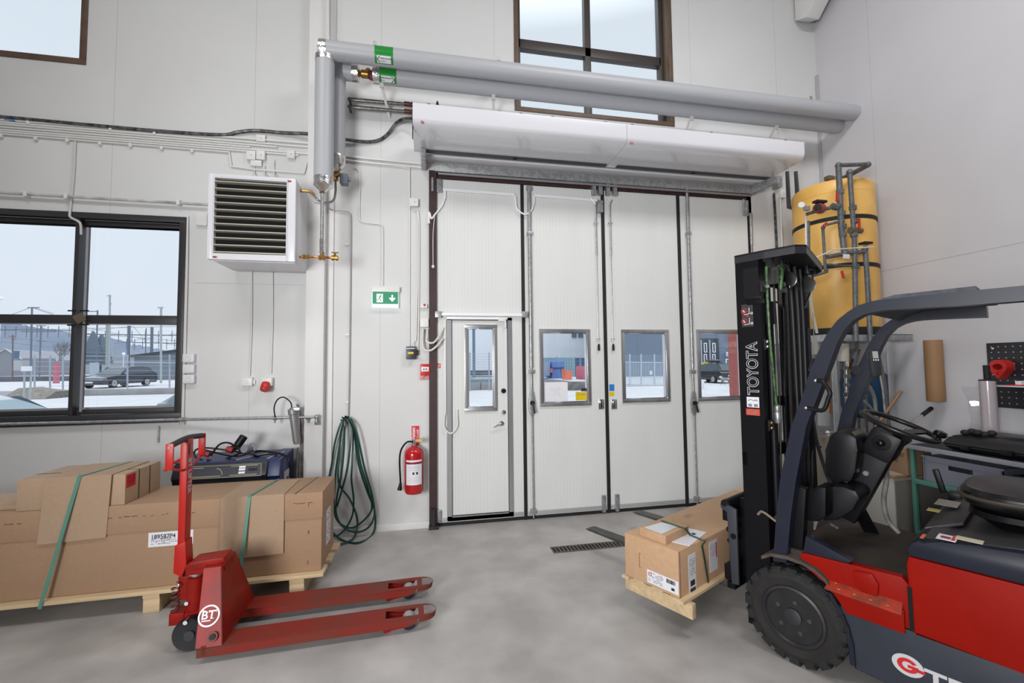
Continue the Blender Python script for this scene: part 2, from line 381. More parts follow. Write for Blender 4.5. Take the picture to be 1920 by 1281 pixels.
# ---------------------------------------------------------------- folding gate
b = MB(); b.box(GD[0]-.03, GD[0]+.0505, W-.03, W+.2, 0, GD[3]+.03); b.box(GD[1]-.02, GD[1]+.04, W-.0, W+.2, 0, GD[3]); b.box(GD[0], GD[1], W-.0, W+.2, GD[3]-.05, GD[3]+.02)
struct(b.build('trim_7', bsteel_m, None, False), 'brown steel frame round the gate')
edges = [(.105, 1.027), (1.063, 1.978), (2.016, 2.940), (2.978, 3.905)]
LZ0, LZ1 = .035, 3.675
def P2(px, py): p = P(px, py, 0); return p
wins = [None, (1010, 617, 1108, 760), (1163, 618, 1256, 753), (1304, 618, 1392, 750)]
names = ['grey panel leaf with the wicket door in it', 'grey panel leaf left of the gate centre seam, papers in its window', 'grey panel leaf right of the centre seam with blue and yellow sticker', 'rightmost grey panel leaf, partly behind the forklift mast']
def leaf_panel(b, x0, x1, z0, z1, hole=None):
    y0, y1 = W+.0, W+.05
    if not hole: b.box(x0, x1, y0, y1, z0, z1); return
    hx0, hx1, hz0, hz1 = hole
    b.box(x0, hx0, y0, y1, z0, z1); b.box(hx1, x1, y0, y1, z0, z1); b.box(hx0, hx1, y0, y1, z0, hz0); b.box(hx0, hx1, y0, y1, hz1, z1)
leafs = []
for i, (x0, x1) in enumerate(edges):
    d = sempty('door_%d' % (i+1), names[i], (x0, W, 0)); leafs.append(d)
    if i == 0:
        pa, pb = P(843, 598), P(956, 975)
        wx0, wx1, wz0, wz1 = .262, .862, .10, 2.145
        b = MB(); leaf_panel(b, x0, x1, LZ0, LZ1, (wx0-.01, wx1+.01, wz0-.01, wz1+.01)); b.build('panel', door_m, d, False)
        # wicket door
        ga, gb = P(874, 613), P(929, 766)
        hole = (ga.x+.015, gb.x-.015, gb.z+.01, ga.z-.01)
        b = MB(); leaf_panel(b, wx0, wx1, wz0, wz1, hole)
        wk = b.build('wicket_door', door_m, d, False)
        b = MB(); frame_rect(b, hole[0]-.035, hole[1]+.035, hole[2]-.035, hole[3]+.035, .035, W-.018, W+.0)
        frame_rect(b, hole[0]-.003, hole[1]+.003, hole[2]-.003, hole[3]+.003, .016, W-.01, W+.04); b.build('glazing_frame', alu_m, wk)
        MB().box(hole[0], hole[1], W+.02, W+.024, hole[2], hole[3]).build('pane', glass_m, wk, False)
        hp = P(938, 796); b = MB(); b.lathe([(.026, 0), (.026, .01), (.012, .012), (.011, .045)], (hp.x+.012, W-.0, hp.z+.01), (0, -1, 0), 20)
        b.tube([(hp.x+.012, W-.04, hp.z+.01), (hp.x-.02, W-.048, hp.z+.006), (hp.x-.085, W-.045, hp.z-.02)], .0085, 10, 4); b.build('door_handle', chrome_m, wk)
        for (px, py, r_, m_) in ((944, 733, .026, black_m), (944, 773, .024, chrome_m)):
            c = P(px, py); b = MB(); b.lathe([(r_, 0), (r_*.95, .014), (r_*.5, .016), (r_*.5, .024)], (c.x, W, c.z), (0, -1, 0), 20); b.box(c.x-.003, c.x+.003, W-.028, W-.02, c.z-.012, c.z+.012); b.build('lock_cylinder', m_, wk)
        b = MB(); b.box(wx0-.055, wx0, W-.012, W, .06, 2.175); b.box(wx1-.005, wx1+.05, W-.012, W, .06, 2.175); b.box(wx0-.05, wx1+.05, W-.012, W, wz1, wz1+.03); b.box(wx0-.05, wx1+.05, W-.012, W, .045, .095)
        b.build('wicket_frame', alu_m, d)
        b = MB(); frame_rect(b, wx0-.004, wx1+.004, wz0-.004, wz1+.004, .006, W-.014, W-.001); b.build('gasket', gasket_m, d)
        # closer rail
        ra, rb = P(820, 590), P(985, 592)
        b = MB(); b.box(ra.x-.02, rb.x-.01, W-.04, W-.008, ra.z-.014, ra.z+.016, .004); b.box(ra.x+.1, ra.x+.75, W-.03, W-.008, ra.z-.05, ra.z-.026, .003); b.build('closer_rail', mat('bright_duct_white', (.84, .84, .86), .35), d)
        for px in (822, 983):
            c = P(px, 591); b = MB(); b.box(c.x-.035, c.x+.03, W-.05, W-.004, c.z-.03, c.z+.035, .003); b.cyl((c.x, W-.052, c.z+.012), (c.x, W-.05, c.z+.012), .006); b.build('rail_bracket', galv_m, d)
        c = P(942, 600); b = MB(); b.box(c.x-.05, c.x+.03, W-.05, W-.01, c.z-.02, c.z+.02, .004); b.box(c.x+.015, c.x+.035, W-.04, W-.01, c.z-.09, c.z-.01); b.build('door_sensor', offw_m, d)
        b = MB(); p0 = P(834, 600); p1 = P(835, 778); b.box(p0.x-.012, p0.x+.012, W-.022, W-.004, p1.z, p0.z, .003); b.build('cable_duct', offw_m, d)
        b = MB(); b.tube([P(834, 775, .02), P(833, 800, .03), P(845, 813, .035), P(857, 800, .03), P(857, 775, .02)], .0085, 8, 6); b.cyl(P(857, 768, .012), P(857, 780, .014), .012); b.build('door_cable', offw_m, d)
        pr = P(823, 686); t = sheet((pr.x-.01, W-.001, pr.z), XR, ZU, .055, .05, redp_m, d, 'red_sticker'); marks((pr.x-.01, W-.002, pr.z), XR, ZU, .045, .04, 3, paper_m, t)
    else:
        q = wins[i]; ga, gb = P(q[0], q[1]), P(q[2], q[3])
        if i == 3: gb.x = P(1396, 700).x
        hole = (ga.x+.035, gb.x-.035, gb.z+.035, ga.z-.035)
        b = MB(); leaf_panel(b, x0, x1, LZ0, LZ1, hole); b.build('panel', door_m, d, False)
        b = MB(); frame_rect(b, ga.x, gb.x, gb.z, ga.z, .036, W-.02, W+.0)
        frame_rect(b, hole[0]-.004, hole[1]+.004, hole[2]-.004, hole[3]+.004, .016, W-.012, W+.05); b.build('glazing_frame', alu_m, d)
        MB().box(hole[0], hole[1], W+.02, W+.024, hole[2], hole[3]).build('pane', glass_m, d, False)
        if i == 1:
            c = P(1042, 735); s_ = sheet((c.x, W+.018, c.z), XR, ZU, .29, .21, paper_m, d, 'paper_notice'); marks((c.x, W+.0165, c.z), XR, ZU, .14, .10, 7, mat('faint_print', (.5, .5, .54), .6), s_, lh=.2)
            c = P(1091, 743); s_ = sheet((c.x, W+.017, c.z), XR, ZU, .135, .095, yellow_m, d, 'yellow_sticker'); marks((c.x, W+.0155, c.z+.02), XR, ZU, .1, .03, 2, greyink_m, s_)
            c = P(1096, 731); sheet((c.x+.0, W+.017, c.z), XR, ZU, .07, .035, ink_m, d, 'dark_sticker')
        if i == 2:
            c = P(1147, 727); sheet((c.x, W-.001, c.z), XR, ZU, .06, .075, mat('sticker_blue', (.03, .2, .55), .4), d, 'blue_sticker')
            c = P(1147, 739); sheet((c.x, W-.001, c.z-.0), XR, ZU, .06, .045, yellow_m, d, 'yellow_sticker')
# black sealing strips between leaves
for i in range(3):
    a, c = edges[i][1], edges[i+1][0]; b = MB(); b.box(a+.001, c-.001, W-.014, W+.045, .0, LZ1, .004); struct(b.build('trim_%d' % (8+i), gasket_m))
b = MB(); b.box(.1, 3.91, W-.004, W+.06, .0, .034); struct(b.build('trim_11', gasket_m, None, False))
b = MB(); 
for x0, x1 in edges: b.box(x0+.01, x1-.01, W-.012, W-.0005, .045, .085, .002)
struct(b.build('trim_12', mat('kick_rail', (.42, .42, .43), .5, .3), None))
# shadow-free header behind the air curtain
# bolt rods (on leaves 2 and 4), twin pull rods at the centre seam
def bolt(px, leaf, lab):
    d = leafs[leaf]
    x = P(px, 700).x
    top, mid, bot = P(px-1, 352).z, P(px, 755).z, .02
    b = MB(); b.tube([(x, W-.03, top), (x, W-.03, P(px, 690).z)], .019, 10); b.tube([(x, W-.03, P(px, 690).z), (x, W-.03, mid)], .012, 10); b.tube([(x+.002, W-.03, mid), (x+.006, W-.03, bot)], .0095, 10)
    r = b.build('bolt_rod', galv_m, d)
    b = MB(); b.prism([(x+a, W-.012, mid+c) for a, c in ((-.03, -.1), (0, -.16), (.028, -.1), (.034, 0), (.018, .11), (0, .15), (-.018, .11), (-.034, 0))], (0, -.035, 0), .006)
    h = b.build('lever_plate', galv_m, d)
    b = MB(); b.lathe([(.024, 0), (.022, .03)], (x, W-.045, mid), (0, -1, 0), 14); b.bar((x, W-.07, mid+.01), (x+.022, W-.078, mid-.11), .024, .016, bevel=.004); b.build('lever', black_m, d)
    for z in (top-.02, P(px, 440).z, P(px, 697).z, .09):
        b = MB(); b.box(x-.028, x+.028, W-.05, W-.004, z-.022, z+.022, .004); b.build('rod_guide', galv_m, d)
bolt(995, 1, ''); bolt(1296, 3, '')
for px, leaf in ((1120, 1), (1147, 2)):
    d = leafs[leaf]; x = P(px, 600).x; zt, zb = P(px-2, 385).z, P(px, 640).z
    b = MB(); b.tube([(x, W-.02, zt), (x, W-.02, zb)], .0035, 6); b.tube([(x-.05, W-.02, 3.56), (x, W-.02, zt)], .007, 6); b.tube([(x+.03, W-.02, 3.56), (x, W-.02, zt)], .007, 6); b.tube([(x, W-.02, zt), (x, W-.02, P(px, 480).z)], .008, 6); b.build('pull_rod', galv_m, d)
    zz = P(px, 650).z; b = MB(); b.lathe([(.006, .03), (.011, .02), (.013, -.01), (.012, -.045), (.005, -.05)], (x, W-.024, zz), (0, 0, 1), 12); b.build('pull_grip', black_m, d)
    b = MB(); b.box(x-.025, x+.025, W-.026, W-.012, P(px, 420).z-.006, P(px, 420).z+.006); b.box(x-.02, x+.02, W-.026, W-.012, P(px, 636).z-.004, P(px, 636).z+.004); b.build('rod_guide', galv_m, d)
for px, leaf in ((1127, 1), (1151, 2)):
    c = P(px, 758); b = MB(); b.box(c.x-.033, c.x+.033, W-.012, W, c.z-.055, c.z+.055, .012, 3); b.box(c.x-.018, c.x+.018, W-.02, W-.01, c.z-.042, c.z+.042, .01, 3); b.build('pull_handle', chrome_m, leafs[leaf])
for px, py, leaf in ((1112, 357, 1), (1124, 357, 1), (1138, 357, 2), (1151, 358, 2)):
    c = P(px, py); b = MB(); b.box(c.x-.028, c.x+.02, W-.055, W, c.z-.07, c.z+.06, .008); b.cyl((c.x-.004, W-.06, c.z-.02), (c.x-.004, W-.05, c.z-.02), .008); b.build('guide_bracket', galv_m, leafs[leaf])
for px, py, leaf, s_ in ((1131, 948, 1, 1), (1156, 948, 2, 1)):
    c = P(px, py); b = MB(); b.box(c.x-.02, c.x+.02, W-.03, W, .015, .2, .004); b.build('floor_bolt', galv_m, leafs[leaf])
c = P(1122, 390); b = MB(); b.box(c.x-.03, c.x+.035, W-.06, W-.0, c.z-.07, c.z+.07, .006); b.build('catch', galv_m, leafs[1])
for px, py, w_, h_, leaf in ((822, 349, .085, .15, 0), (1398, 391, .06, .2, 3), (822, 968, .07, .13, 0)):
    c = P(px, py); b = MB(); b.box(c.x-w_/2, c.x+w_/2, W-.02, W, c.z-h_/2, c.z+h_/2, .008); b.cyl((c.x-w_/2-.02, W-.03, c.z-h_/2), (c.x-w_/2-.02, W-.03, c.z+h_/2), .014); b.build('hinge', galv_m, leafs[leaf])
c = P(814, 985); b = MB(); b.cyl((.07, W-.05, .0), (.07, W-.05, .2), .03); b.box(.02, .12, W-.09, W, 0, .03, .004); struct(b.build('trim_13', mat('greasy_hinge', (.03, .025, .024), .5, .3)))
b = MB(); b.cyl((3.93, W-.03, 3.1), (3.93, W-.03, 3.5), .016); b.cyl((3.935, W-.02, .1), (3.935, W-.02, 3.1), .011); struct(b.build('trim_14', galv_m))
# cable loops across the leaf tops
def cable(name, pts, r, m, lab, cat='cable', smooth=5, group=None, n=8):
    b = MB(); b.tube(pts, r, n, smooth); return tag(b.build(name, m), lab, cat, group)
duct_m = mat('bright_duct_white', (.84, .84, .86), .35)
k0 = thing('cable_duct', 'white cable duct with sagging flex over the two left gate leaves', 'cable duct', (0, W, 3.4))
b = MB(); z = lambda px, py: P(px, py)
for a, c in (((830, 356), (965, 366)), ((1001, 367), (1122, 377))):
    A, B = P(*a, .012), P(*c, .012); b.bar(A, B, .026, .028)
for a, c in (((834, 357), (834, 373)), ((966, 367), (967, 382)), ((1001, 368), (1001, 382))): b.bar(P(*a, .012), P(*c, .012), .02, .022, (1, 0, 0))
b.build('duct', duct_m, k0)
MB().tube([P(967, 380, .015), P(970, 392, .03), P(984, 402, .04), P(996, 395, .03), P(1001, 381, .015)], .009, 8, 6).build('flex', duct_m, k0)
MB().tube([P(834, 372, .015), P(829, 385, .02), P(815, 403, .03), P(809, 410, .05), P(806, 400, .03)], .009, 8, 6).build('flex', duct_m, k0)
MB().tube([P(815, 404, .05), P(812, 440, .04), P(812, 497, .04)], .004, 6, 5).build('pull_cord', offw_m, k0)
c = P(812, 500, .04); MB().sph(c, .016, 12, (1, 1, 1.2)).build('pull_knob', offw_m, k0)
# door header rail and awning-like hood supports
hr = thing('gate_head_rail', 'galvanised head rail above the folding gate leaves', 'rail', (1.9, W, 3.73))
b = MB(); b.box(.08, 4.0, W-.055, W, 3.735, 3.83, .006); b.build('rail', galv_m, hr)
b = MB(); b.cyl((.12, W-.065, 3.705), (3.9, W-.065, 3.705), .012); b.build('guide_bar', mat('thin_steel_bar', (.36, .35, .36), .4, .6), hr)
for px, x0_ in ((786, -.03), (1470, 3.96)):
    b = MB(); b.bar((x0_, W-.02, 3.79), (x0_ - (.0 if x0_ < 1 else -.07), W-.33, 3.80), .05, .09, bevel=.004); b.build('support_arm', galv_m, hr)
b = MB(); b.box(-.05, 4.1, W-.14, W-.0005, 3.85, 3.868); b.build('backing_panel', mat('header_panel_white', (.68, .67, .69), .35), hr, False)
c = P(1452, 345); b = MB(); b.box(c.x-.04, c.x+.035, W-.09, W, c.z-.07, c.z+.07, .008); b.build('end_box', galv_m, hr)
# ---------------------------------------------------------------- air curtains over the gate
def air_curtain(x0, x1, lab, first):
    t = thing('air_curtain', lab, 'air curtain', ((x0+x1)/2, 4.3, 4.0), 0, None)
    yf, yb = 4.0, 4.53
    ys = [(yb, 4.083), (yf, 4.083)]+[(p.y, p.z) for p in catmull([(0, yf, 3.965), (0, yf+.008, 3.93), (0, yf+.04, 3.898), (0, yf+.10, 3.886)], 5)]+[(yf+.30, 3.882), (yb, 3.878)]
    b = MB(); b.prism([(x0, a, c) for a, c in ys], (x1-x0, 0, 0)); b.build('casing', white_m, t)
    b = MB(); b.box(x0+.10, x1-.02, 4.455, 4.515, 3.868, 3.8785, .002); b.build('outlet_grille', mat('dark_grille', (.05, .055, .065), .5), t)
    MB().box((x0+x1)/2-.02, (x0+x1)/2+.02, 4.46, 4.50, 3.862, 3.870).build('grille_clip', black_m, t)
    m = Y_(791, 229, yf) if first else Y_(1183, 268, yf)
    b = MB(); b.lathe([(.013, 0), (.012, .006)], (m.x, yf, m.z), (0, -1, 0), 12); b.build('maker_badge', mat('badge_red', (.5, .12, .1), .3), t)
    return t
xs_ = Y_(1176, 260, 4.0).x
ac1 = air_curtain(-.125, xs_-.002, 'long white air curtain, left half above the gate', True)
ac2 = air_curtain(xs_+.002, 4.095, 'long white air curtain, right half above the gate', False)
for px, t in ((804, ac1), (820, ac1), (976, ac1), (1035, ac1), (1133, ac1), (1183, ac2), (1330, ac2), (1468, ac2)):
    x = Y_(px, 200, 4.12).x; b = MB()
    if px == 820: b.lathe([(.02, 0), (.022, .03), (.014, .07), (.006, .1)], (x, 4.1, 4.08), (0, 0, 1), 12)
    else: b.box(x-.016, x+.016, 4.1, 4.115, 4.08, 4.15); b.box(x-.016, x+.016, 4.115, 4.5, 4.085, 4.1)
    b.build('hanger', black_m, t)
for i in range(9):
    z = 3.98-i*.025; b = MB(); b.box(-.13, -.122, 4.05, 4.09, z, z+.012); b.build('side_vent', black_m, ac1, False)
# supply pipes to the curtain
for z_, x0_, lab in ((4.20, -.80, 'upper'), (4.11, -.80, 'lower')):
    t = thing('supply_pipe', lab+' of two slim steel pipes feeding the air curtain from the left', 'pipe', (x0_, 4.5, z_))
    a = P(655, 186 if lab == 'upper' else 200, .1); e_ = V((-.13, W-.1, P(772, 196 if lab == 'upper' else 210, .1).z))
    b = MB(); b.tube([a+V((0, .1, 0)), a, e_], .014, 10); b.sph(a, .02, 10); b.build('pipe', mat('old_steel_pipe', (.22, .21, .2), .35, .8, noise=.5, scale=40), t)
    b = MB(); b.cyl(e_-V((.1, 0, 0)), e_-V((.04, 0, 0)), .024); b.sph(e_-V((.02, 0, 0)), .026, 10); b.build('valve', mat('dark_brass_valve', (.12, .05, .035), .4, .5), t)
# ---------------------------------------------------------------- fat lagged pipes
def fat(name, p0, p1, r, lab, bands=()):
    t = thing(name, lab, 'pipe', p0)
    MB().cyl(p0, p1, r, n=32).build('lagging', lag_m, t)
    return t
RP = .086
pf = fat('lagged_pipe', (-.96, 4.20, 4.625), (5.05, 4.20, 4.625), RP, 'front thick grey lagged pipe running high above the gate')
pr_ = fat('lagged_pipe', (-.50, 4.40, 4.565), (5.05, 4.40, 4.565), RP*.93, 'rear thick grey lagged pipe behind the front one, with the lower green tag')
b = MB(); b.lathe([(.05, -.03), (.088, -.015), (.09, .03), (.088, .05)], (-.96, 4.20, 4.625), (1, 0, 0), 24); b.build('end_cap', foil_m, pf)
def green_tag(pa, x0, x1, yc, zc, r, arrow, t):
    b = MB(); n = 20; R0 = r+.002
    ring = lambda x: [V((x, yc-R0*math.cos(a), zc+R0*math.sin(a))) for a in [(-.75+1.9*i/n)*PI/2*1.15 for i in range(n+1)]]
    b.loft([ring(x0), ring(x1)], False, False); g = b.build('green_tag', green_m, t)
    a0, a1 = -.75*1.15*PI/2, -.25*PI/2
    R1 = R0+.0015; b = MB(); ring2 = lambda x: [V((x, yc-R1*math.cos(a), zc+R1*math.sin(a))) for a in [a0+.12+(a1-a0)*i/8*.75 for i in range(9)]]
    b.loft([ring2(x0+.02), ring2(x1-.02)], False, False); wl = b.build('white_field', paper_m, g)
    am = a0+.12+(a1-a0)*.4; c = V(((x0+x1)/2, yc-R1*math.cos(am), zc+R1*math.sin(am))); nrm = V((0, -math.cos(am), math.sin(am))); upd = V((0, math.sin(am), math.cos(am)))
    s = 1 if arrow == '>' else -1; tip = c+XR*s*(x1-x0)*.36+nrm*.002
    b = MB()
    for q in (1, -1): b.bar(tip, tip-XR*s*.022+upd*q*.026, .006, .002, nrm)
    b.build('arrow', ink_m, g)
    text('VÄRME SEKUNDÄR', .02, c-XR*(.07 if s > 0 else .035)+nrm*.002+upd*.003, XR, upd, ink_m, g, sx=.62)
    text('RETUR VS1' if s > 0 else 'TILLOPP VS1', .012, c-XR*(.07 if s > 0 else .03)+nrm*.002-upd*.018, XR, upd, ink_m, g, sx=.7)
g0, g1 = Y_(704, 115, 4.2).x, Y_(738, 118, 4.2).x
green_tag(None, g0, g1, 4.20, 4.625, RP, '<', pf)
g0, g1 = Y_(712, 145, 4.4).x, Y_(744, 148, 4.4).x
green_tag(None, g0, g1, 4.40, 4.565, RP*.93, '>', pr_)
# gap with valve on the rear pipe
va = thing('shutoff_valve', 'brass shut-off valve with red lever between the rear lagged pipe ends', 'valve', (-.6, 4.40, 4.565))
b = MB(); b.cyl((-.80, 4.40, 4.565), (-.68, 4.40, 4.565), RP*.93, n=28); b.build('lagged_stub', lag_m, va)
b = MB(); b.lathe([(RP*.94, 0), (RP*.97, .02), (RP*.96, .06), (.03, .075)], (-.72, 4.40, 4.565), (1, 0, 0), 24); b.build('foil_cap', foil_m, va); b = MB(); b.lathe([(RP*.94, 0), (RP*.97, -.02), (RP*.96, -.06), (.03, -.075)], (-.46, 4.40, 4.565), (1, 0, 0), 24); b.build('foil_cap', foil_m, va)
b = MB(); b.cyl((-.7, 4.40, 4.565), (-.5, 4.40, 4.565), .02); b.lathe([(.02, -.05), (.04, -.03), (.04, .03), (.02, .05)], (-.6, 4.40, 4.565), (1, 0, 0), 12); b.cyl((-.6, 4.40, 4.565), (-.6, 4.40, 4.6), .018); b.sph((-.57, 4.40, 4.6), .03, 10); b.build('valve_body', brass_m, va)
b = MB(); b.bar((-.62, 4.42, 4.69), (-.74, 4.40, 4.70), .022, .008); b.build('lever', redp_m, va)
b = MB(); b.lathe([(.02, 0), (.045, .01), (.045, .04), (.02, .05)], (-.53, 4.41, 4.56), (-.3, -1, -.4), 12); b.build('hand_wheel', mat('dark_red_wheel', (.08, .008, .006), .5), va)
# vertical lagged risers
zb1, zb2 = Y_(606, 340, 4.20).z, Y_(634, 305, 4.40).z
t1 = thing('lagged_riser', 'front vertical lagged pipe with foil cone at its foot', 'pipe', (-.935, 4.20, 4))
x1_ = Y_(608, 230, 4.20).x
MB().cyl((x1_, 4.20, zb1), (x1_, 4.20, 4.56), RP*.98, n=32).build('lagging', lag_m, t1)
b = MB(); b.lathe([(.022, -.10), (.05, -.075), (RP, -.04), (RP*1.02, .03)], (x1_, 4.20, zb1), (0, 0, 1), 24); b.build('foil_cone', foil_m, t1); MB().lathe([(RP*1.02, 0), (RP*1.02, .05)], (x1_, 4.20, 4.50), (0, 0, 1), 24).build('foil_band', foil_m, t1)
t2 = thing('lagged_riser', 'rear vertical lagged pipe half hidden behind the front one', 'pipe', (-.84, 4.40, 4))
x2_ = Y_(632, 230, 4.40).x
b = MB(); b.cyl((x2_, 4.40, zb2), (x2_, 4.40, 4.6), RP*.9, n=32); b.sph((x2_, 4.40, 4.62), RP*.93, 16); b.build('lagging', lag_m, t2)
b = MB(); b.lathe([(.022, -.09), (.045, -.07), (RP*.9, -.03), (RP*.95, .06)], (x2_, 4.40, zb2), (0, 0, 1), 24); b.build('foil_band', foil_m, t2)
# thin steel rod pipe dropping from the ceiling
cable('drop_conduit', [P(615, -60, .16), P(615, 60, .16), P(616, 84, .16)], .014, offw_m, 'white conduit dropping from above onto the lagged pipes', 'conduit', 0)
# pipe brackets
for px, py, lab in ((703, 84, 'small steel bracket over the green tags'), (935, 112, 'small steel bracket holding the lagged pipes left of the upper window'), (1520, 184, 'small steel bracket holding the lagged pipes near the right corner')):
    c = Y_(px, py, 4.20); b = MB(); b.box(c.x-.016, c.x+.016, 4.19, W-.001, 4.72, 4.728); b.box(c.x-.016, c.x+.016, 4.19, 4.198, 4.70, 4.765); b.box(c.x-.016, c.x+.016, W-.01, W-.001, 4.68, 4.80)
    tag(b.build('pipe_bracket', galv_m), lab, 'bracket')
for px, py, lab in ((716, 160, 'below the green tags'), (925, 183, 'left of the upper window'), (1296, 222, 'right of the upper window'), (1455, 238, 'closest to the right corner')):
    x = Y_(px, py, 4.40).x; b = MB(); b.bar((x, 4.42, 4.475), (x+.05, W-.005, 4.30), .028, .006); b.box(x-.018, x+.018, 4.38, 4.40, 4.44, 4.49); tag(b.build('bracket_strut', paint_m), 'pale diagonal strut under the lagged pipes, the one '+lab, 'strut')
# ---------------------------------------------------------------- fan heater
def fan_heater():
    yf = 4.22; A, B, Cc, D = Y_(400, 330, yf), Y_(559, 338, yf), Y_(393, 490, yf), Y_(560, 497, yf)
    x0, x1, z0, z1 = A.x-.005, B.x, Cc.z, B.z+.0
    z1 = 3.37; z0 = 2.60
    t = thing('fan_heater', 'white wall-hung fan heater with dark louvre slats', 'heater', ((x0+x1)/2, 4.45, z0))
    b = MB(); n = 26
    hx0, hx1, hz0, hz1 = Y_(408, 333, yf).x, Y_(541, 345, yf).x, Y_(404, 480, yf).z+.005, Y_(408, 334, yf).z-.005
    for (a, c, d, f) in ((x0, hx0, z0, z1), (hx1, x1, z0, z1), (hx0, hx1, z0, hz0), (hx0, hx1, hz1, z1)): pass
    b.prism([(x0, yf, z0+.02), (x0+.02, yf, z0), (x1-.02, yf, z0), (x1, yf, z0+.02), (x1, yf, z1-.02), (x1-.02, yf, z1), (x0+.02, yf, z1), (x0, yf, z1-.02)], (0, .40, 0), .012)
    cs = b.build('casing', heater_m, t)
    MB().box(hx0, hx1, yf-.004, yf+.01, hz0, hz1).build('louvre_recess', dark_m, t, False)
    b = MB(); frame_rect(b, hx0-.009, hx1+.009, hz0+.0005, hz1-.0005, .009, yf-.049, yf-.0, 0); b.build('front_rim', heater_m, t)
    b = MB(); b.box(hx0-.05, hx0-.0095, yf-.05, yf, z0+.006, z1-.006, .006); b.build('front_panel', heater_m, t); MB().box(hx1+.0095, x1-.004, yf-.05, yf, z0+.006, z1-.006, .006).build('front_panel', heater_m, t); MB().box(hx0-.0095, hx1+.0095, yf-.05, yf, hz1, z1-.006).build('front_panel', heater_m, t, False); MB().box(hx0-.0095, hx1+.0095, yf-.05, yf, z0+.006, hz0).build('front_panel', heater_m, t, False)
    N = 11; sl = mat('louvre_slat', (.62, .59, .50), .3, .5)
    for i in range(N):
        z = hz1-(i+.75)*(hz1-hz0)/N
        b = MB(); b.prism([(hx0, yf-.055, z), (hx0, yf-.055, z+.009), (hx0, yf-.012, z+.004), (hx0, yf-.012, z-.003)], (hx1-hx0, 0, 0)); b.build('louvre_slat', sl, t, False)
    for px, py in ((543, 340), (403, 482)):
        c = Y_(px, py, yf-.05); b = MB(); b.sph((c.x, yf-.051, c.z), .014, 10, (1.4, .25, .6)); b.build('maker_badge', mat('badge_dark_red', (.25, .02, .02), .3), t)
    return t
fan_heater()
# copper connections of the heater
hc = thing('heater_pipework', 'brass and copper pipe fittings right of the fan heater', 'pipework', (-1.0, 4.4, 2.6))
zb = P(600, 485, .35).z
b = MB(); b.tube([Y_(561, 482, 4.3), Y_(592, 482, 4.3), Y_(630, 484, 4.3)], .011, 10); b.build('copper_pipe', copper_m, hc)
b = MB(); xq = Y_(604, 370, 4.20)
b.tube([(xq.x, 4.21, zb1-.08), (xq.x, 4.21, Y_(604, 450, 4.20).z)], .017, 10); b.build('steel_pipe', galv_m, hc)
b = MB(); b.tube([(xq.x, 4.21, Y_(604, 448, 4.20).z), (xq.x, 4.21, Y_(604, 478, 4.20).z)], [.02, .018], 10)
for k in range(6): z = Y_(604, 450+k*4.5, 4.20).z; b.torus((xq.x, 4.21, z), (0, 0, 1), .018, .005, 14, 6)
b.build('chrome_fitting', chrome_m, hc)
for px, py in ((574, 482), (604, 484), (604, 357), (628, 484)):
    c = Y_(px, py, 4.21); b = MB(); b.lathe([(.012, -.03), (.024, -.028), (.024, -.008), (.017, -.006), (.017, .006), (.024, .008), (.024, .028), (.012, .03)], c, (0, 0, 1) if py == 357 else (1, 0, 0), 6 if px != 628 else 12); b.build('brass_nut', brass_m, hc)
b = MB(); c = Y_(604, 484, 4.21); b.cyl(c, c+V((0, 0, .06)), .018); b.build('brass_nut', brass_m, hc)
b = MB(); c = Y_(628, 484, 4.21); b.cyl(c, c+V((0, 0, .05)), .01); b.bar(c+V((-.03, 0, .05)), c+V((.03, 0, .05)), .012, .012); b.build('drain_tap', brass_m, hc)
a = Y_(564, 358, 4.3); b = MB(); b.tube([a, Y_(580, 359, 4.3), Y_(590, 366, 4.3)], .013, 10, 4); b.build('copper_pipe', brass_m, hc)
b = MB(); b.tube([Y_(588, 365, 4.3), Y_(597, 376, 4.3), Y_(612, 380, 4.34), Y_(625, 376, 4.4), Y_(629, 360, 4.46), Y_(629, 340, 4.46)], .011, 10, 5)
b.build('braided_flex', mat('braided_steel', (.45, .45, .46), .35, .8, noise=.6, scale=120), hc)
c = Y_(629, 330, 4.46); b = MB(); b.lathe([(.02, -.05), (.03, -.045), (.03, -.01), (.022, 0), (.03, .02), (.028, .06)], c, (0, 0, 1), 8); b.cyl(c, c+V((.05, -.05, 0)), .022, n=8); b.build('control_valve', brass_m, hc)
b = MB(); c = Y_(645, 336, 4.42); b.box(c.x-.035, c.x+.04, 4.38, 4.47, c.z-.055, c.z+.045, .01); b.cyl((c.x+.04, 4.42, c.z), (c.x+.06, 4.42, c.z), .022); b.build('actuator', mat('grey_actuator', (.12, .14, .17), .4), hc)
cable('thin_cable', [P(590, 380, .3), P(604, 383, .3), P(612, 386, .2), P(622, 394, .03), P(640, 396, .02), P(655, 400, .02), P(658, 420, .02), P(657, 540, .02), P(655, 700, .02), P(653, 782, .02)], .006, mat('grey_cable', (.36, .355, .35), .4), 'thin grey cable from the heater pipes down to the coiled hose')
for py in (459, 628, 754):
    c = P(654, py, .0); b = MB(); b.box(c.x-.03, c.x+.012, W-.02, W, c.z-.008, c.z+.008, .002); tag(b.build('cable_clip', offw_m), {459: 'cable clip on the thin grey cable, topmost of three', 628: 'cable clip on the thin grey cable, middle of three', 754: 'cable clip on the thin grey cable, just above the hose hook'}[py], 'clip')
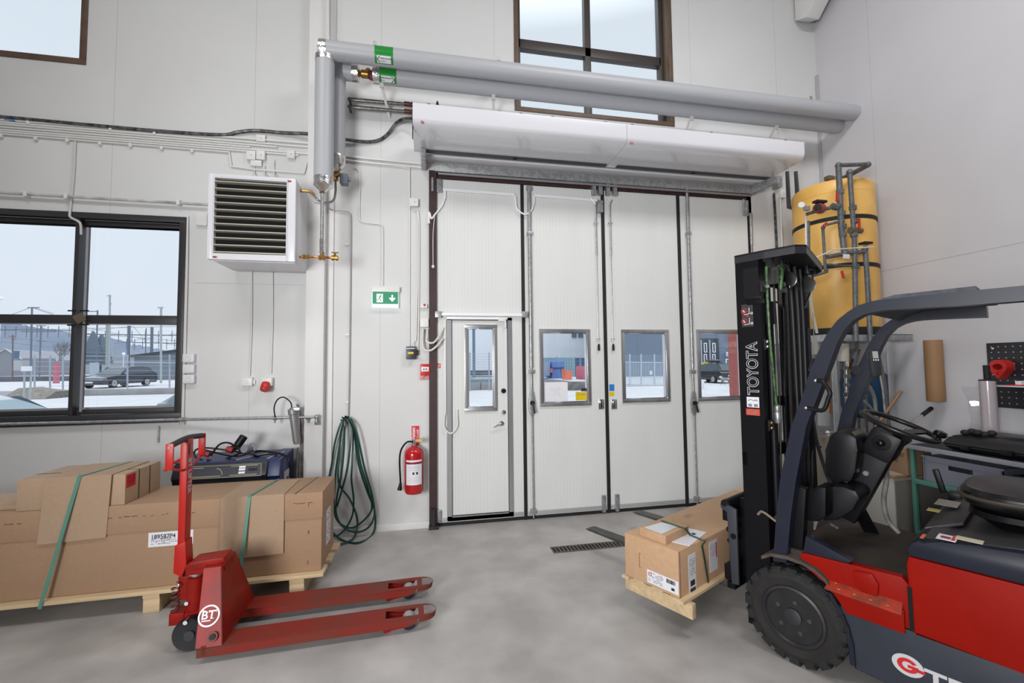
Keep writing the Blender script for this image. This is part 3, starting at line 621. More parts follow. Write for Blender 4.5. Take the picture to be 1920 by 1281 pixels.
# ---------------------------------------------------------------- cables on the left wall
gm = mat('old_black_conduit', (.16, .16, .16), .4, .3, noise=.8, scale=22, c2=(.02, .02, .02))
cable('black_conduit', [P(-60, 214, .02), P(0, 219, .02), P(140, 232, .02), P(300, 246, .02), P(415, 253, .02), P(445, 248, .02), P(480, 245, .02), P(530, 249, .02), P(592, 252, .06), P(650, 262, .05), P(690, 266, .02), P(712, 262, .02), P(728, 250, .03), P(742, 232, .06), P(755, 224, .12), P(772, 222, .2)], .017, gm, 'thick dark cable running along the back wall to the air curtain', smooth=5)
for i, (y0, y1, r_) in enumerate(((224, 268, .012), (229, 275, .010), (233, 280, .009), (238, 284, .009), (243, 288, .009), (247, 292, .009), (251, 297, .008))):
    xe = [590, 590, 520, 470, 585, 560, 430][i]
    ye = y0+(y1-y0)*(xe/560)*.98
    pts = [P(-60, y0-6, .012), P(0, y0, .012), P(xe*.5, y0+(ye-y0)*.5, .012), P(xe, ye, .012)]
    if i == 6: pts += [P(434, 312, .012), P(470, 317, .012), P(570, 325, .012), P(577, 300, .012)]
    cable('surface_cable', pts, r_, offw_m, ['topmost', 'second from the top', 'third from the top', 'middle one', 'third from the bottom', 'second from the bottom', 'lowest'][i]+' of the seven white cables on the upper left wall', 'cable', 0, 'white cables on the left wall')
for px, py, lab in ((5, 256, 'lowest cable, at the left frame edge'), (70, 261, 'lowest cable, second from the left'), (129, 265, 'lowest cable, where the window cable drops off'), (190, 270, 'lowest cable, left of the vertical board joint'), (247, 274, 'lowest cable, right of the vertical board joint'), (305, 279, 'lowest cable, above the window corner'), (362, 284, 'lowest cable, closest to the fan heater'), (56, 232, 'topmost cable, beside the blue tape'), (210, 243, 'topmost cable at the board joint'), (292, 251, 'topmost cable above the window corner')):
    c = P(px, py, 0); b = MB(); b.box(c.x-.012, c.x+.012, W-.028, W, c.z-.018, c.z+.018, .004); tag(b.build('cable_clip', offw_m), 'small white clip on the '+lab, 'clip', 'cable clips')
c = P(21, 225, .02); b = MB(); b.cyl(P(10, 224, .012), P(30, 226, .012), .014); tag(b.build('tape_wrap', mat('blue_tape', (.12, .25, .5), .4)), 'blue tape round a cable at the far left', 'tape')
cable('drop_cable', [P(141, 265, .012), P(138, 330, .012), P(134, 372, .012), P(131, 400, .02), P(133, 408, .03), P(150, 418, .03), P(152, 440, .02)], .010, mat('painted_cable', (.56, .55, .54), .4), 'painted cable dropping down the window mullion', smooth=3)
cable('air_pipe', [P(-60, 357, .04), P(0, 361, .04), P(392, 384, .04)], .013, mat('old_white_pipe', (.60, .59, .58), .4, 0, noise=.5, scale=9), 'horizontal white air pipe above the left window', 'pipe', 0)
for i, px in enumerate((56, 131, 339)):
    c = P(px, 363+px*.055, 0); b = MB(); b.box(c.x-.014, c.x+.014, W-.055, W, c.z-.03, c.z+.02, .003); tag(b.build('pipe_clip', offw_m), 'pipe clip on the air pipe '+['near the left frame edge', 'above the window mullion', 'left of the fan heater'][i], 'clip')
def jbox(px, py, w, h, d, lab, name='junction_box', m=None, cat='junction box', screw=True):
    c = P(px, py, 0); t = thing(name, lab, cat, (c.x, W, c.z))
    MB().box(c.x-w/2, c.x+w/2, W-d, W, c.z-h/2, c.z+h/2, .006).build('housing', m or offw_m, t)
    if screw: MB().cyl((c.x+.005, W-d-.002, c.z), (c.x+.005, W-d+.002, c.z), .004, n=8).build('screw', black_m, t)
    return t
jbox(491, 262, .085, .07, .035, 'small white junction box just under the black conduit')
jbox(473, 294, .085, .09, .04, 'white junction box above the heater, left of the pair')
jbox(491, 294, .08, .09, .04, 'white junction box above the heater, right of the pair')
jbox(547, 292, .075, .08, .035, 'white junction box beside the lagged riser')
jbox(777, 382, .085, .085, .05, 'white junction box left of the gate top')
jbox(380, 413, .10, .12, .03, 'flat white wall plate half hidden behind the heater', screw=False)
jbox(482, 308, .1, .06, .03, 'pale flat box under the pair of junction boxes', screw=False)
for i, (px, y0, y1) in enumerate(((477, 305, 338), (496, 310, 338), (514, 300, 338))):
    cable('heater_flex', [P(px, y0, .02), P(px, y1-14, .02), P(px, y1, .2)], .006, offw_m, ['left', 'middle', 'right'][i]+' of three thin cables dropping behind the heater top', smooth=3)
cable('heater_cable', [P(472, 470, .012), P(472, 600, .012), P(468, 705, .012)], .006, offw_m, 'thin cable from the heater down to the white socket')
cable('socket_cable', [P(511, 480, .012), P(511, 600, .012), P(508, 700, .012)], .007, offw_m, 'thin cable from the heater down to the red socket')
cable('joint_conduit', [P(643, 292, .02), P(700, 298, .02), P(770, 305, .02), P(800, 308, .02)], .014, offw_m, 'white conduit right of the risers, upper of two')
cable('joint_conduit', [P(643, 299, .02), P(700, 306, .02), P(800, 315, .02)], .011, offw_m, 'white conduit right of the risers, lower of two')
cable('sign_cable', [P(666, 314, .012), P(674, 322, .012), P(675, 345, .012), P(674, 400, .012), P(678, 415, .012), P(700, 419, .012), P(715, 422, .012), P(718, 440, .012), P(718, 535, .012)], .007, offw_m, 'white cable bending down the wall to the exit sign', smooth=4)
cable('box_cable', [P(740, 312, .012), P(765, 316, .012), P(768, 325, .012), P(768, 500, .012), P(768, 645, .012), P(770, 652, .02)], .007, offw_m, 'long white cable down to the black switch, left one')
cable('box_cable', [P(780, 394, .02), P(783, 405, .012), P(783, 520, .012), P(781, 600, .012), P(780, 635, .012), P(776, 642, .012), P(777, 652, .02)], .007, offw_m, 'white cable from the junction box to the black switch, middle one')
cable('box_cable', [P(776, 394, .02), P(785, 402, .014), P(786, 480, .014), P(785, 600, .014), P(784, 655, .014)], .007, offw_m, 'white cable from the junction box down the wall, right one')
jbox(796, 606, .085, .095, .06, 'square white control box on the gate frame', 'control_box', screw=False, cat='box')
jbox(795, 575, .07, .035, .03, 'tiny white call button plate with red dot', 'button_plate', cat='button', screw=False)
c = P(796, 572, .032); tag(MB().cyl((c.x, W-.036, c.z), (c.x, W-.03, c.z), .012).build('red_button', redpl_m), 'tiny round red button above the white control box', 'button')
jbox(804, 410, .025, .13, .04, 'narrow white sensor on the gate frame near its top', 'sensor', cat='sensor', screw=False)
cable('flex_hose', [P(793, 617, .05), P(792, 640, .06), P(795, 655, .07), P(808, 657, .08), P(820, 648, .08), P(828, 638, .05), P(833, 636, .02)], .011, mat('cream_flex', (.66, .64, .58), .4), 'lower white flexible hose from control box to the wicket leaf', smooth=6)
cable('flex_hose', [P(801, 617, .05), P(801, 630, .06), P(800, 640, .07), P(812, 643, .08), P(822, 632, .08), P(832, 614, .03)], .010, MT['cream_flex'], 'upper white flexible hose from control box to the wicket leaf', smooth=6)
# black switch
sw = thing('safety_switch', 'black safety switch with yellow plate left of the gate', 'switch', P(772, 662, 0))
c = P(771, 662, 0); b = MB(); b.box(c.x-.05, c.x+.045, W-.07, W, c.z-.065, c.z+.065, .006); b.build('housing', mat('charcoal_plastic', (.03, .035, .045), .4), sw)
b = MB(); b.box(c.x-.045, c.x+.04, W-.073, W-.07, c.z+.04, c.z+.05); b.build('rim_plate', galv_m, sw); MB().box(c.x-.03, c.x+.025, W-.0735, W-.07, c.z-.012, c.z+.008).build('yellow_plate', yellow_m, sw)
MB().box(c.x+.045, c.x+.07, W-.06, W-.02, c.z-.025, c.z+.03, .005).build('toggle', black_m, sw)
# fire alarm point
fa = thing('fire_alarm_point', 'red break-glass fire alarm point beside the gate frame', 'fire alarm', P(797, 697, 0)); c = P(797, 697, 0)
MB().box(c.x-.05, c.x+.05, W-.04, W, c.z-.035, c.z+.08, .006).build('housing', redpl_m, fa)
MB().box(c.x-.038, c.x+.038, W-.045, W-.038, c.z+.002, c.z+.05, .004).build('press_glass', paper_m, fa)
b = MB()
for k in (-1, 1): b.box(c.x+k*.012-.007, c.x+k*.012+.007, W-.0465, W-.045, c.z+.02, c.z+.032)
b.build('print', ink_m, fa, False)
MB().box(c.x-.05, c.x+.05, W-.012, W, c.z-.08, c.z-.037, .002).build('test_plate', redp_m, fa)
marks((c.x, W-.0125, c.z-.058), XR, ZU, .085, .035, 3, paper_m, fa)
# exit sign
ex = thing('exit_sign', 'lit green emergency exit sign with running figure and arrow', 'exit sign', P(722, 556, 0)); c0, c1 = P(698, 547, .05), P(747, 572, .05)
X0, X1, Z0_, Z1_ = c0.x, c1.x, c1.z, c0.z
MB().box(X0-.006, X1+.012, W-.055, W, Z1_, Z1_+.055, .005).build('housing', offw_m, ex)
MB().box(X0, X1, W-.05, W-.035, Z0_-.03, Z1_, .002).build('light_panel', gloww_m, ex)
yq = W-.052; xm_ = (X0+X1)/2
b = MB(); b.box(X0+.003, X1-.003, yq, yq+.002, Z0_+.008, Z1_); gpn = b.build('green_field', glowg_m, ex, False)
hx, hz = X0+.075, (Z0_+Z1_)/2+.0
b = MB(); b.box(hx-.032, hx+.03, yq-.001, yq, hz-.042, hz+.045); b.build('doorway_symbol', gloww_m, ex, False)
b = MB()
def stroke(pts, w=.007):
    for a, c in zip(pts, pts[1:]): b.bar((hx+a[0], yq-.002, hz+a[1]), (hx+c[0], yq-.002, hz+c[1]), w, .001, (0, 1, 0))
b.cyl((hx+.012, yq-.0025, hz+.034), (hx+.012, yq-.001, hz+.034), .007, n=12)
stroke([(.008, .026), (-.004, .0)], .011); stroke([(-.004, .0), (.012, -.012), (.006, -.036)], .007); stroke([(-.004, 0), (-.016, -.018), (-.036, -.02)], .007); stroke([(.008, .022), (-.014, .018), (-.022, .004)], .005); stroke([(.008, .022), (.02, .01), (.032, .012)], .005)
b.build('running_figure', glowg_m, ex, False)
ax_, az_ = X1-.062, hz
b = MB(); b.prism([(ax_-.008, yq, az_+.036), (ax_+.008, yq, az_+.036), (ax_+.008, yq, az_-.004), (ax_+.022, yq, az_+.010), (ax_+.033, yq, az_+.002), (ax_, yq, az_-.034), (ax_-.033, yq, az_+.002), (ax_-.022, yq, az_+.010), (ax_-.008, yq, az_-.004)], (0, -.001, 0)); b.build('arrow_symbol', gloww_m, ex, False)
# ---------------------------------------------------------------- sockets by the window
for i, (py, lab) in enumerate(((672, 'top one of three white wall sockets beside the window'), (692, 'white blank plate between two wall sockets'), (711, 'bottom one of three white wall sockets beside the window'))):
    c = P(357, py, 0); t = thing('wall_socket', lab, 'socket', c); b = MB(); b.box(c.x-.05, c.x+.05, W-.045, W, c.z-.043, c.z+.043, .012, 3); b.build('cover', heater_m, t)
    if i != 1: MB().torus((c.x+.003, W-.045, c.z), (0, -1, 0), .022, .003, 24, 6).build('outlet', offw_m, t)
cable('window_cable', [P(352, 405, .014), P(351, 500, .014), P(347, 660, .014), P(345, 720, .014), P(343, 790, .014)], .008, offw_m, 'white cable running down beside the left window')
ws = thing('wall_socket', 'single white wall socket below the fan heater', 'socket', P(465, 716, 0)); c = P(465, 716, 0)
MB().box(c.x-.05, c.x+.05, W-.04, W, c.z-.04, c.z+.04, .006).build('cover', offw_m, ws); MB().cyl((c.x, W-.042, c.z), (c.x, W-.038, c.z), .018, n=16).build('outlet', paint_m, ws)
b = MB(); b.box(c.x+.05, c.x+.07, W-.02, W, c.z-.025, c.z+.02, .004); b.build('cable_gland', offw_m, ws)
rs = thing('power_socket', 'red three-phase power socket with white collar on the wall', 'socket', P(504, 720, 0)); c = P(504, 720, 0)
MB().box(c.x-.045, c.x+.045, W-.06, W, c.z-.02, c.z+.06, .008).build('housing', offw_m, rs); b = MB(); b.lathe([(.035, 0), (.04, .02), (.042, .07), (.036, .08)], (c.x-.005, W-.06, c.z+.01), (0, -.5, -.85), 20); b.build('red_cap', redpl_m, rs)
# brackets under the window, small galvanised
c = P(299, 815, 0); b = MB(); b.bar(c+V((0, -.01, .08)), c+V((0, -.01, -.07)), .02, .012, (1, 0, 0)); tag(b.build('wall_hook', galv_m), 'small steel strap hanging under the window sill', 'hook')
# ---------------------------------------------------------------- compressed air line
ap = thing('compressed_air_line', 'galvanised compressed air line with outlet elbow under the window', 'pipe', P(340, 787, 0))
b = MB(); b.tube([P(-60, 797, .05), P(150, 792, .05), P(340, 787, .05), P(596, 782, .16)], .012, 10); b.build('pipe', galv_m, ap)
b = MB(); c = P(594, 782, .16); b.sph(c, .024, 12); b.cyl(c, c+V((0, 0, -.06)), .017, n=10); b.cyl(c+V((0, 0, -.05)), c+V((0, 0, -.075)), .02, n=6); b.build('elbow_outlet', galv_m, ap)
for px, py in ((340, 787), (516, 784), (578, 784)):
    c = P(px, py, .06 if px < 400 else .12); b = MB(); b.lathe([(.014, -.02), (.02, -.018), (.02, .018), (.014, .02)], c, (1, 0, 0), 8); b.cyl(c, c+V((0, -.01, -.045)), .009, n=8); b.build('tap_fitting', galv_m, ap)
ff = thing('air_filter', 'grey cylindrical air filter with black curved hose', 'air filter', P(552, 800, .15)); 
b = MB(); a, e_ = P(549, 768, .16), P(557, 833, .16); ax3 = (a-e_).normalized(); Lh = (a-e_).length
b.lathe([(.015, 0), (.03, .005), (.034, .04), (.037, Lh*.85), (.045, Lh*.87), (.045, Lh), (.02, Lh+.02)], e_, ax3, 20); b.build('bowl', mat('grey_alloy', (.27, .27, .27), .4, .4), ff)
b = MB(); b.box(a.x+.01, a.x+.07, W-.2, W-.12, a.z-.01, a.z+.02, .004); b.bar(a+V((.04, 0, .05)), a+V((.07, .05, -.05)), .03, .01); b.build('bracket', galv_m, ff)
b = MB(); b.tube([P(547, 767, .16), P(545, 755, .16), P(532, 745, .16), P(520, 750, .16), P(514, 765, .16), P(516, 783, .14)], .006, 8, 6); b.build('black_hose', black_m, ff)
for i, (px, m_) in enumerate(((559, galv_m), (564, offw_m), (567, galv_m))):
    cable('drain_hose', [P(px, 775 if i else 840, .1), P(px-1+i, 850, .08), P(px-3+i, 905, .07), P(px-2, 960, .07)], .011, mat('grey_hose', (.28, .26, .25), .5, noise=.5, scale=20), ['hose from the air filter bowl down behind the carton', 'left grey hose beside the post behind the carton', 'right grey hose beside the post behind the carton'][i], 'hose')
# ---------------------------------------------------------------- green hose on its hook
hk = thing('hose_hook', 'small black wall hook holding the green hose', 'hook', P(650, 785, 0)); c = P(650, 786, 0)
b = MB(); b.sph((c.x, W-.05, c.z), .028, 10, (1, 1.3, .9)); b.box(c.x-.015, c.x+.015, W-.05, W, c.z-.02, c.z+.03, .004)
for a_ in range(5): t_ = a_*PI/4; b.cyl((c.x, W-.05, c.z), (c.x+.045*math.cos(t_), W-.07, c.z+.04*math.sin(t_)), .008, n=6)
b.build('hook', black_m, hk); MB().cyl((c.x, W-.09, c.z-.01), (c.x, W-.09, c.z-.06), .012).build('nozzle', chrome_m, hk)
loops = [
 [(650, 786), (640, 792), (628, 830), (622, 870), (616, 905), (612, 960), (618, 990), (640, 1012), (672, 1018), (700, 1000), (703, 960), (690, 925), (672, 870), (664, 810), (655, 786)],
 [(650, 785), (643, 795), (636, 840), (630, 880), (627, 920), (626, 955), (634, 978), (655, 990), (675, 982), (697, 955), (690, 915), (676, 870), (668, 820), (660, 790), (652, 785)],
 [(648, 787), (640, 806), (636, 850), (634, 895), (640, 915), (655, 935), (668, 965), (670, 990), (662, 1010), (640, 1020), (622, 1018)],
 [(652, 785), (661, 800), (662, 830), (660, 870), (659, 900), (663, 935), (661, 965), (650, 988), (634, 1004), (620, 1004)],
 [(650, 786), (646, 800), (645, 840), (640, 890), (632, 930), (630, 960), (640, 985), (665, 998), (690, 990), (702, 965), (697, 925), (684, 880), (674, 835), (664, 800), (654, 785)],
 [(650, 786), (657, 800), (657, 830), (651, 880), (641, 920), (632, 950)],
]
hs = thing('garden_hose', 'dark green garden hose hanging in loops on the wall', 'hose', P(650, 900, 0))
b = MB()
for i, lp in enumerate(loops):
    n = len(lp); pts = []
    for j, (px, py) in enumerate(lp):
        d = .05+.012*i+.02*math.sin(j*1.3+i)
        d = max(d, .02)
        q = P(px, py, d)
        if q.z < .02: q = Z_(px, py, .012+.004*i)
        if q.y > W-.015: q.y = W-.015
        pts.append(q)
    b.tube(pts, .0095, 8, 5)
b.build('hose_loops', hoseg_m, hs)
b = MB(); b.torus(P(652, 790, .05), (1, 0, .15), .022, .006, 14, 6); b.build('hose_tie', black_m, hs)
# ---------------------------------------------------------------- fire extinguisher
fx = thing('fire_extinguisher', 'red fire extinguisher with white label hung on the wall', 'fire extinguisher', P(776, 920, .12))
cx, zb_, zt_ = P(776, 880, .12).x, Y_(776, 925, W-.12).z, Y_(776, 837, W-.12).z
R_ = (Y_(794, 880, W-.12).x-Y_(758, 880, W-.12).x)/2; Lh = zt_-zb_; yc_ = W-.12
b = MB(); b.lathe([(R_*.5, 0), (R_*.85, .006), (R_, .03), (R_, Lh*.84), (R_*.93, Lh*.91), (R_*.65, Lh*.97), (.03, Lh), (.022, Lh+.015)], (cx, yc_, zb_), (0, 0, 1), 36); cyl_ = b.build('cylinder', mat('extinguisher_red', (.45, .008, .012), .18, coat=.5), fx)
def wrap(r, a0, a1, z0, z1, m, parent, name):
    b = MB(); rg = lambda z: [V((cx+r*math.sin(a0+(a1-a0)*i/14), yc_-r*math.cos(a0+(a1-a0)*i/14), z)) for i in range(15)]
    b.loft([rg(z0), rg(z1)], False, False); return b.build(name, m, parent)
lb = wrap(R_+.001, -.85, .95, zb_+Lh*.22, zb_+Lh*.74, paper_m, cyl_, 'label')
wrap(R_+.0018, -.85, .95, zb_+Lh*.655, zb_+Lh*.70, mat('maroon_print', (.25, .01, .03), .4), cyl_, 'maroon_band')
for k, (zz, hh) in enumerate(((.60, .012), (.575, .012), (.54, .008), (.52, .008), (.38, .006), (.35, .006), (.32, .006), (.29, .006))):
    wrap(R_+.0018, -.5, .6, zb_+Lh*zz, zb_+Lh*zz+Lh*hh*.7, mat('label_grey_print', (.45, .45, .5), .5), cyl_, 'print')
for a_ in (-.12, .25): wrap(R_+.002, a_, a_+.2, zb_+Lh*.44, zb_+Lh*.49, ink_m, cyl_, 'pictogram')
b = MB(); b.lathe([(.02, 0), (.02, .03), (.014, .035), (.014, .06)], (cx, yc_, zt_+.01), (0, 0, 1), 14); b.build('valve', chrome_m, fx)
MB().lathe([(.026, 0), (.026, .012)], (cx, yc_, zt_+.0), (0, 0, 1), 16).build('neck_ring', mat('blue_plastic', (.02, .1, .5), .4), fx)
b = MB(); b.bar((cx+.0, yc_-.005, zt_+.055), (cx+.10, yc_-.03, zt_+.09), .018, .006); b.bar((cx+.0, yc_-.005, zt_+.05), (cx+.11, yc_-.03, zt_+.035), .018, .006); b.build('handle', chrome_m, fx)
MB().bar((cx+.02, yc_-.01, zt_+.06), (cx+.085, yc_-.03, zt_+.063), .016, .018).build('safety_tag', yellow_m, fx)
b = MB(); b.tube([(cx-.01, yc_-.01, zt_+.05), (cx-.07, yc_-.02, zt_+.045), (cx-R_-.03, yc_-.0, zt_-.03), (cx-R_-.045, yc_, zt_-.14), (cx-R_-.035, yc_, zb_+.10)], .009, 8, 6); b.tube([(cx-R_-.035, yc_, zb_+.11), (cx-R_-.045, yc_-.0, zb_+.04)], [.012, .024], 12); b.build('hose', black_m, fx)
b = MB(); b.box(cx-.03, cx+.03, W-.03, W, zt_-.25, zt_, .004); b.build('wall_bracket', black_m, fx)
vs = thing('water_sign', 'narrow red sign with upright white word above the extinguisher', 'sign', P(779, 815, 0)); a, e_ = P(771, 798, 0), P(787, 834, 0)
MB().box(a.x, e_.x, W-.008, W, e_.z, a.z).build('plate', paper_m, vs); c = (a+e_)/2
MB().box(a.x+.004, e_.x-.004, W-.009, W-.008, e_.z+.004, a.z-.004).build('red_field', redp_m, vs)
text('Vatten', .05, (c.x-.004, W-.0095, e_.z+.048), (0, 0, 1), (-1, 0, 0), paper_m, vs, off=.001)
marks((c.x+.022, W-.0092, c.z), (0, 0, 1), (-1, 0, 0), .13, .022, 3, paper_m, vs)
# ================================================================ LEFT GROUP: pallet, cartons
BX0, BX1, BY0, BY1, BZ0, BZ1 = -3.75, -.772, 3.555, 4.03, .152, .722
CR = Matrix.Translation((-.77, 3.555, 0)) @ Matrix.Rotation(math.radians(1.0), 4, 'Z') @ Matrix.Translation((.77, -3.555, 0))
def pallet(x0, x1, y0, y1, z0, z1, M, legs, lab, legdir='y'):
    t = thing('wooden_pallet', lab, 'pallet', (M @ V(((x0+x1)/2, (y0+y1)/2, z0)))); n = 3; w = (y1-y0)/n
    return t
pl = thing('wooden_pallet', 'long pine pallet under the long carton behind the pallet truck', 'pallet', (-2, 3.8, 0))
for i, (a, c) in enumerate(((3.50, 3.66), (3.72, 3.87), (3.93, 4.08))):
    MB(CR).box(BX0, -.735+.012*(i-1), a, c, .125, .150, .003).build('deck_board', wood_m, pl)
for x in (-3.5, -1.90, -.98):
    b = MB(CR); b.box(x, x+.1, 3.515, 4.07, .0, .1, .004); b.build('bearer', wood_m, pl)
    MB(CR).box(x-.0, x+.1, 3.51, 4.07, .1, .125).build('cross_board', wood_m, pl)
bxs = thing('long_carton', 'long brown cardboard carton strapped to the floor pallet', 'carton', (-2.2, 3.8, BZ0))
MB(CR).box(BX0, BX1, BY0, BY1, BZ0, BZ1, .006).build('carton_body', card_m, bxs)
# lid shell folded over the body, with torn perforations and end flap
MB(CR).box(BX0-.003, BX1+.006, BY0-.007, BY1+.006, .535, BZ1+.004, .004).build('lid', card_m, bxs)
b = MB(CR)
rnd = random.Random(4)
def torn(x0, x1, z, vert=False, x=None):
    t_ = x0
    while t_ < x1:
        l = rnd.uniform(.012, .035); h = rnd.uniform(.002, .005)
        if rnd.random() < .75:
            if not vert: b.obox((t_, BY0-.0085, z+rnd.uniform(-.003, .003)), (l/2, 0, rnd.uniform(-.002, .002)), (0, .001, 0), (0, 0, h/2))
            else: b.obox((x+rnd.uniform(-.002, .002), BY0-.0085, t_), (h/2, 0, 0), (0, .001, 0), (0, 0, l/2))
        t_ += l+rnd.uniform(.004, .03)
torn(-1.13, -.80, .655); torn(-2.2, -1.55, .645); torn(-3.5, -2.62, .655)
for z in ((.60, .66), (.38, .44), (.22, .27)): torn(z[0], z[1], 0, True, -.865)
b.build('torn_perforation', cut_m, bxs, False)
def draw_poly(pts, w, m, parent, name, M, nrm):
    b = MB(M)
    for a, c in zip(pts, pts[1:]): b.bar(a, c, w, .0006, nrm)
    return b.build(name, m, parent, False)
draw_poly([(-1.62, 3.62, BZ1+.005), (-1.5, 3.70, BZ1+.005), (-1.46, 3.72, BZ1+.005)], .003, greyink_m, bxs, 'pen_mark', CR, (0, 0, 1))
draw_poly([(-1.44, 3.62, BZ1+.005), (-1.40, 3.70, BZ1+.005), (-1.37, 3.70, BZ1+.005), (-1.40, 3.64, BZ1+.005), (-1.43, 3.66, BZ1+.005)], .003, greyink_m, bxs, 'pen_mark', CR, (0, 0, 1))
lx0, lx1 = CR.inverted() @ Y_(281, 1000, 3.55), CR.inverted() @ Y_(334, 1000, 3.55)
xl, xr, zlt, zlb = lx0.x, lx1.x+.10, Y_(281, 998, 3.55).z, Y_(283, 1025, 3.55).z
s_ = sheet(((xl+xr)/2, BY0-.0005, (zlt+zlb)/2), XR, ZU, xr-xl, zlt-zlb, paper_m, bxs, 'shipping_label', M=CR)
text('189587P4', .042, (xl+.015, BY0-.002, zlt-.045), XR, ZU, ink_m, s_, M=CR, sx=.9, off=.0006)
marks(((xl+xr)/2-.06, BY0-.0015, zlb+.04), XR, ZU, .12, .05, 5, greyink_m, s_, M=CR); marks(((xl+xr)/2+.04, BY0-.0015, (zlt+zlb)/2), XR, ZU, .1, .08, 6, greyink_m, s_, M=CR, seed=5, lh=.3)
s_ = sheet((BX1+.0005, 3.80, .40), (0, 1, 0), ZU, .16, .27, paper_m, bxs, 'end_label', M=CR); marks((BX1+.0015, 3.80, .40), (0, 1, 0), ZU, .13, .24, 9, greyink_m, s_, M=CR)
# fixed cardboard sleeves under the straps
def sleeve(x0, x1, zlow, top, yd, lab, skew=0):
    b = MB(CR); t_ = .006; yf = BY0-.009
    b.prism([(x0, yf, zlow+skew), (x1, yf, zlow), (x1, yf, top), (x0, yf, top)], (0, -t_, 0))
    b.prism([(x0, yf-t_, top), (x1, yf-t_, top), (x1, yd, top), (x0, yd, top)], (0, 0, t_))
    return tag(b.build('edge_protector', card2_m), lab, 'cardboard sheet')
sleeve(-1.447, -1.03, .305, BZ1+.004, 3.97, 'folded cardboard edge sheet under the right green strap', -.01)
# upper carton
UX0, UX1, UY0, UY1, UZ0, UZ1 = -2.672, -2.052, 3.56, 3.985, BZ1+.005, .935
MB(CR).box(-3.85, -2.60, 3.6, 4.02, BZ1+.004, BZ1+.012).build('x', card_m).name  # placeholder removed below
bpy.data.objects.remove(bpy.data.objects['x'])
uc = thing('small_carton', 'smaller brown carton lying on top of the long carton', 'carton', (-2.3, 3.8, UZ0))
MB(CR).box(UX0, UX1-.0, UY0, UY1, UZ0, UZ1, .004).build('carton_body', pale_m, uc)
MB(CR).box(UX1+.0015, UX1+.0025, UY0+.01, UY0+.11, UZ1-.10, UZ1-.012).build('red_label', redp_m, uc)
marks((UX1+.003, UY0+.06, UZ1-.055), (0, 1, 0), ZU, .085, .07, 4, mat('maroon_print', (.25, .01, .03)), uc, M=CR)
for y in (.15, .28): MB(CR).box(UX1, UX1+.002, UY0+y, UY0+y+.008, UZ0, UZ1).build('black_strap', dstrap_m, uc)
MB(CR).box(UX0, UX1, UY0+.15, UY0+.158, UZ1, UZ1+.002).build('black_strap', dstrap_m, uc)
b = MB(CR); t_ = .006; yf = UY0-.012
b.prism([(-2.535, yf, .505), (-2.145, yf, .52), (-2.145+.02, yf, UZ1), (-2.535+.03, yf, UZ1)], (0, -t_, 0)); b.prism([(-2.505, yf-t_, UZ1), (-2.125, yf-t_, UZ1), (-2.125, 3.97, UZ1+.002), (-2.505, 3.97, UZ1+.002)], (0, 0, t_))
tag(b.build('edge_protector', card2_m), 'cardboard edge sheet hanging over the smaller carton, under the left green strap', 'cardboard sheet')
def strap(pts, lab, m, w=.016, M=CR):
    b = MB(M)
    pts = [V(p) for p in pts]
    for a, c in zip(pts, pts[1:]):
        d = c-a; n = V((0, -1, 0)) if abs(d.z) > abs(d.y) else V((0, 0, 1)); b.bar(a-d.normalized()*.003, c+d.normalized()*.003, w, .002, n)
    return tag(b.build('packing_strap', m, None, False), lab, 'strap')
yf = UY0-.021
strap([(-2.47, 3.492, .115), (-2.31, yf, UZ1-.0), (-2.30, yf, UZ1+.010), (-2.25, 3.98, UZ1+.010)], 'green packing strap running over the smaller carton at left', strap_m, .022)
strap([(-1.305, 3.492, .115), (-1.262, BY0-.018, BZ1), (-1.260, BY0-.018, BZ1+.014), (-1.20, 4.0, BZ1+.014)], 'green packing strap over the right part of the long carton', strap_m, .022)
strap([(-.955, BY0-.018, BZ1+.006), (-.90, 4.03, BZ1+.006)], 'thin dark strap across the right end of the long carton', dstrap_m, .005)
# another carton lid at far left behind
t = tag(MB(CR).box(-3.8, -2.70, 3.62, 4.0, BZ1+.005, BZ1+.03, .004).build('carton_sheet', pale_m), 'pale cardboard sheet on the long carton at the far left frame edge', 'cardboard sheet')
# ---------------------------------------------------------------- welding machine
we = thing('welding_machine', 'blue and black welding power source behind the long carton', 'welding machine', (-1.75, 4.35, 0))
wx0, wx1, wy0, wy1, wz1 = -2.09, -1.36, 4.16, 4.60, .862
b = MB(); b.prism([(wx0+.0, wy0+.04, .0), (wx0, wy0+.04, .70), (wx0+.0, wy0, .74), (wx0+.0, wy0+.05, .848), (wx0, wy1, wz1), (wx0, wy1, .0)], (wx1-wx0, 0, 0), .008); b.build('casing', mat('welder_black', (.016, .018, .026), .4), we)
b = MB(); b.prism([(wx1-.0, wy0+.05, .0), (wx1, wy0+.05, .70), (wx1, wy0+.02, .72), (wx1, wy0+.06, .852), (wx1, wy1, wz1+.02), (wx1, wy1, .0)], (.10, 0, 0), .006); b.build('side_panel', wblue_m, we)
b = MB(); b.prism([(wx0, wy0+.07, .858), (wx0, wy1, wz1+.012), (wx0, wy1+.0, wz1-.02), (wx0, wy0+.07, .843)], (wx1-wx0+.06, 0, 0)); b.build('top_cover', wblue_m, we)
for k in (0, 1): b = MB(); b.bar((wx1-.02-.25*k, wy0+.09, .8615), (wx1+.05-.1*k, wy1-.1, .8735), .008, .003); b.build('white_stripe', paper_m, we)
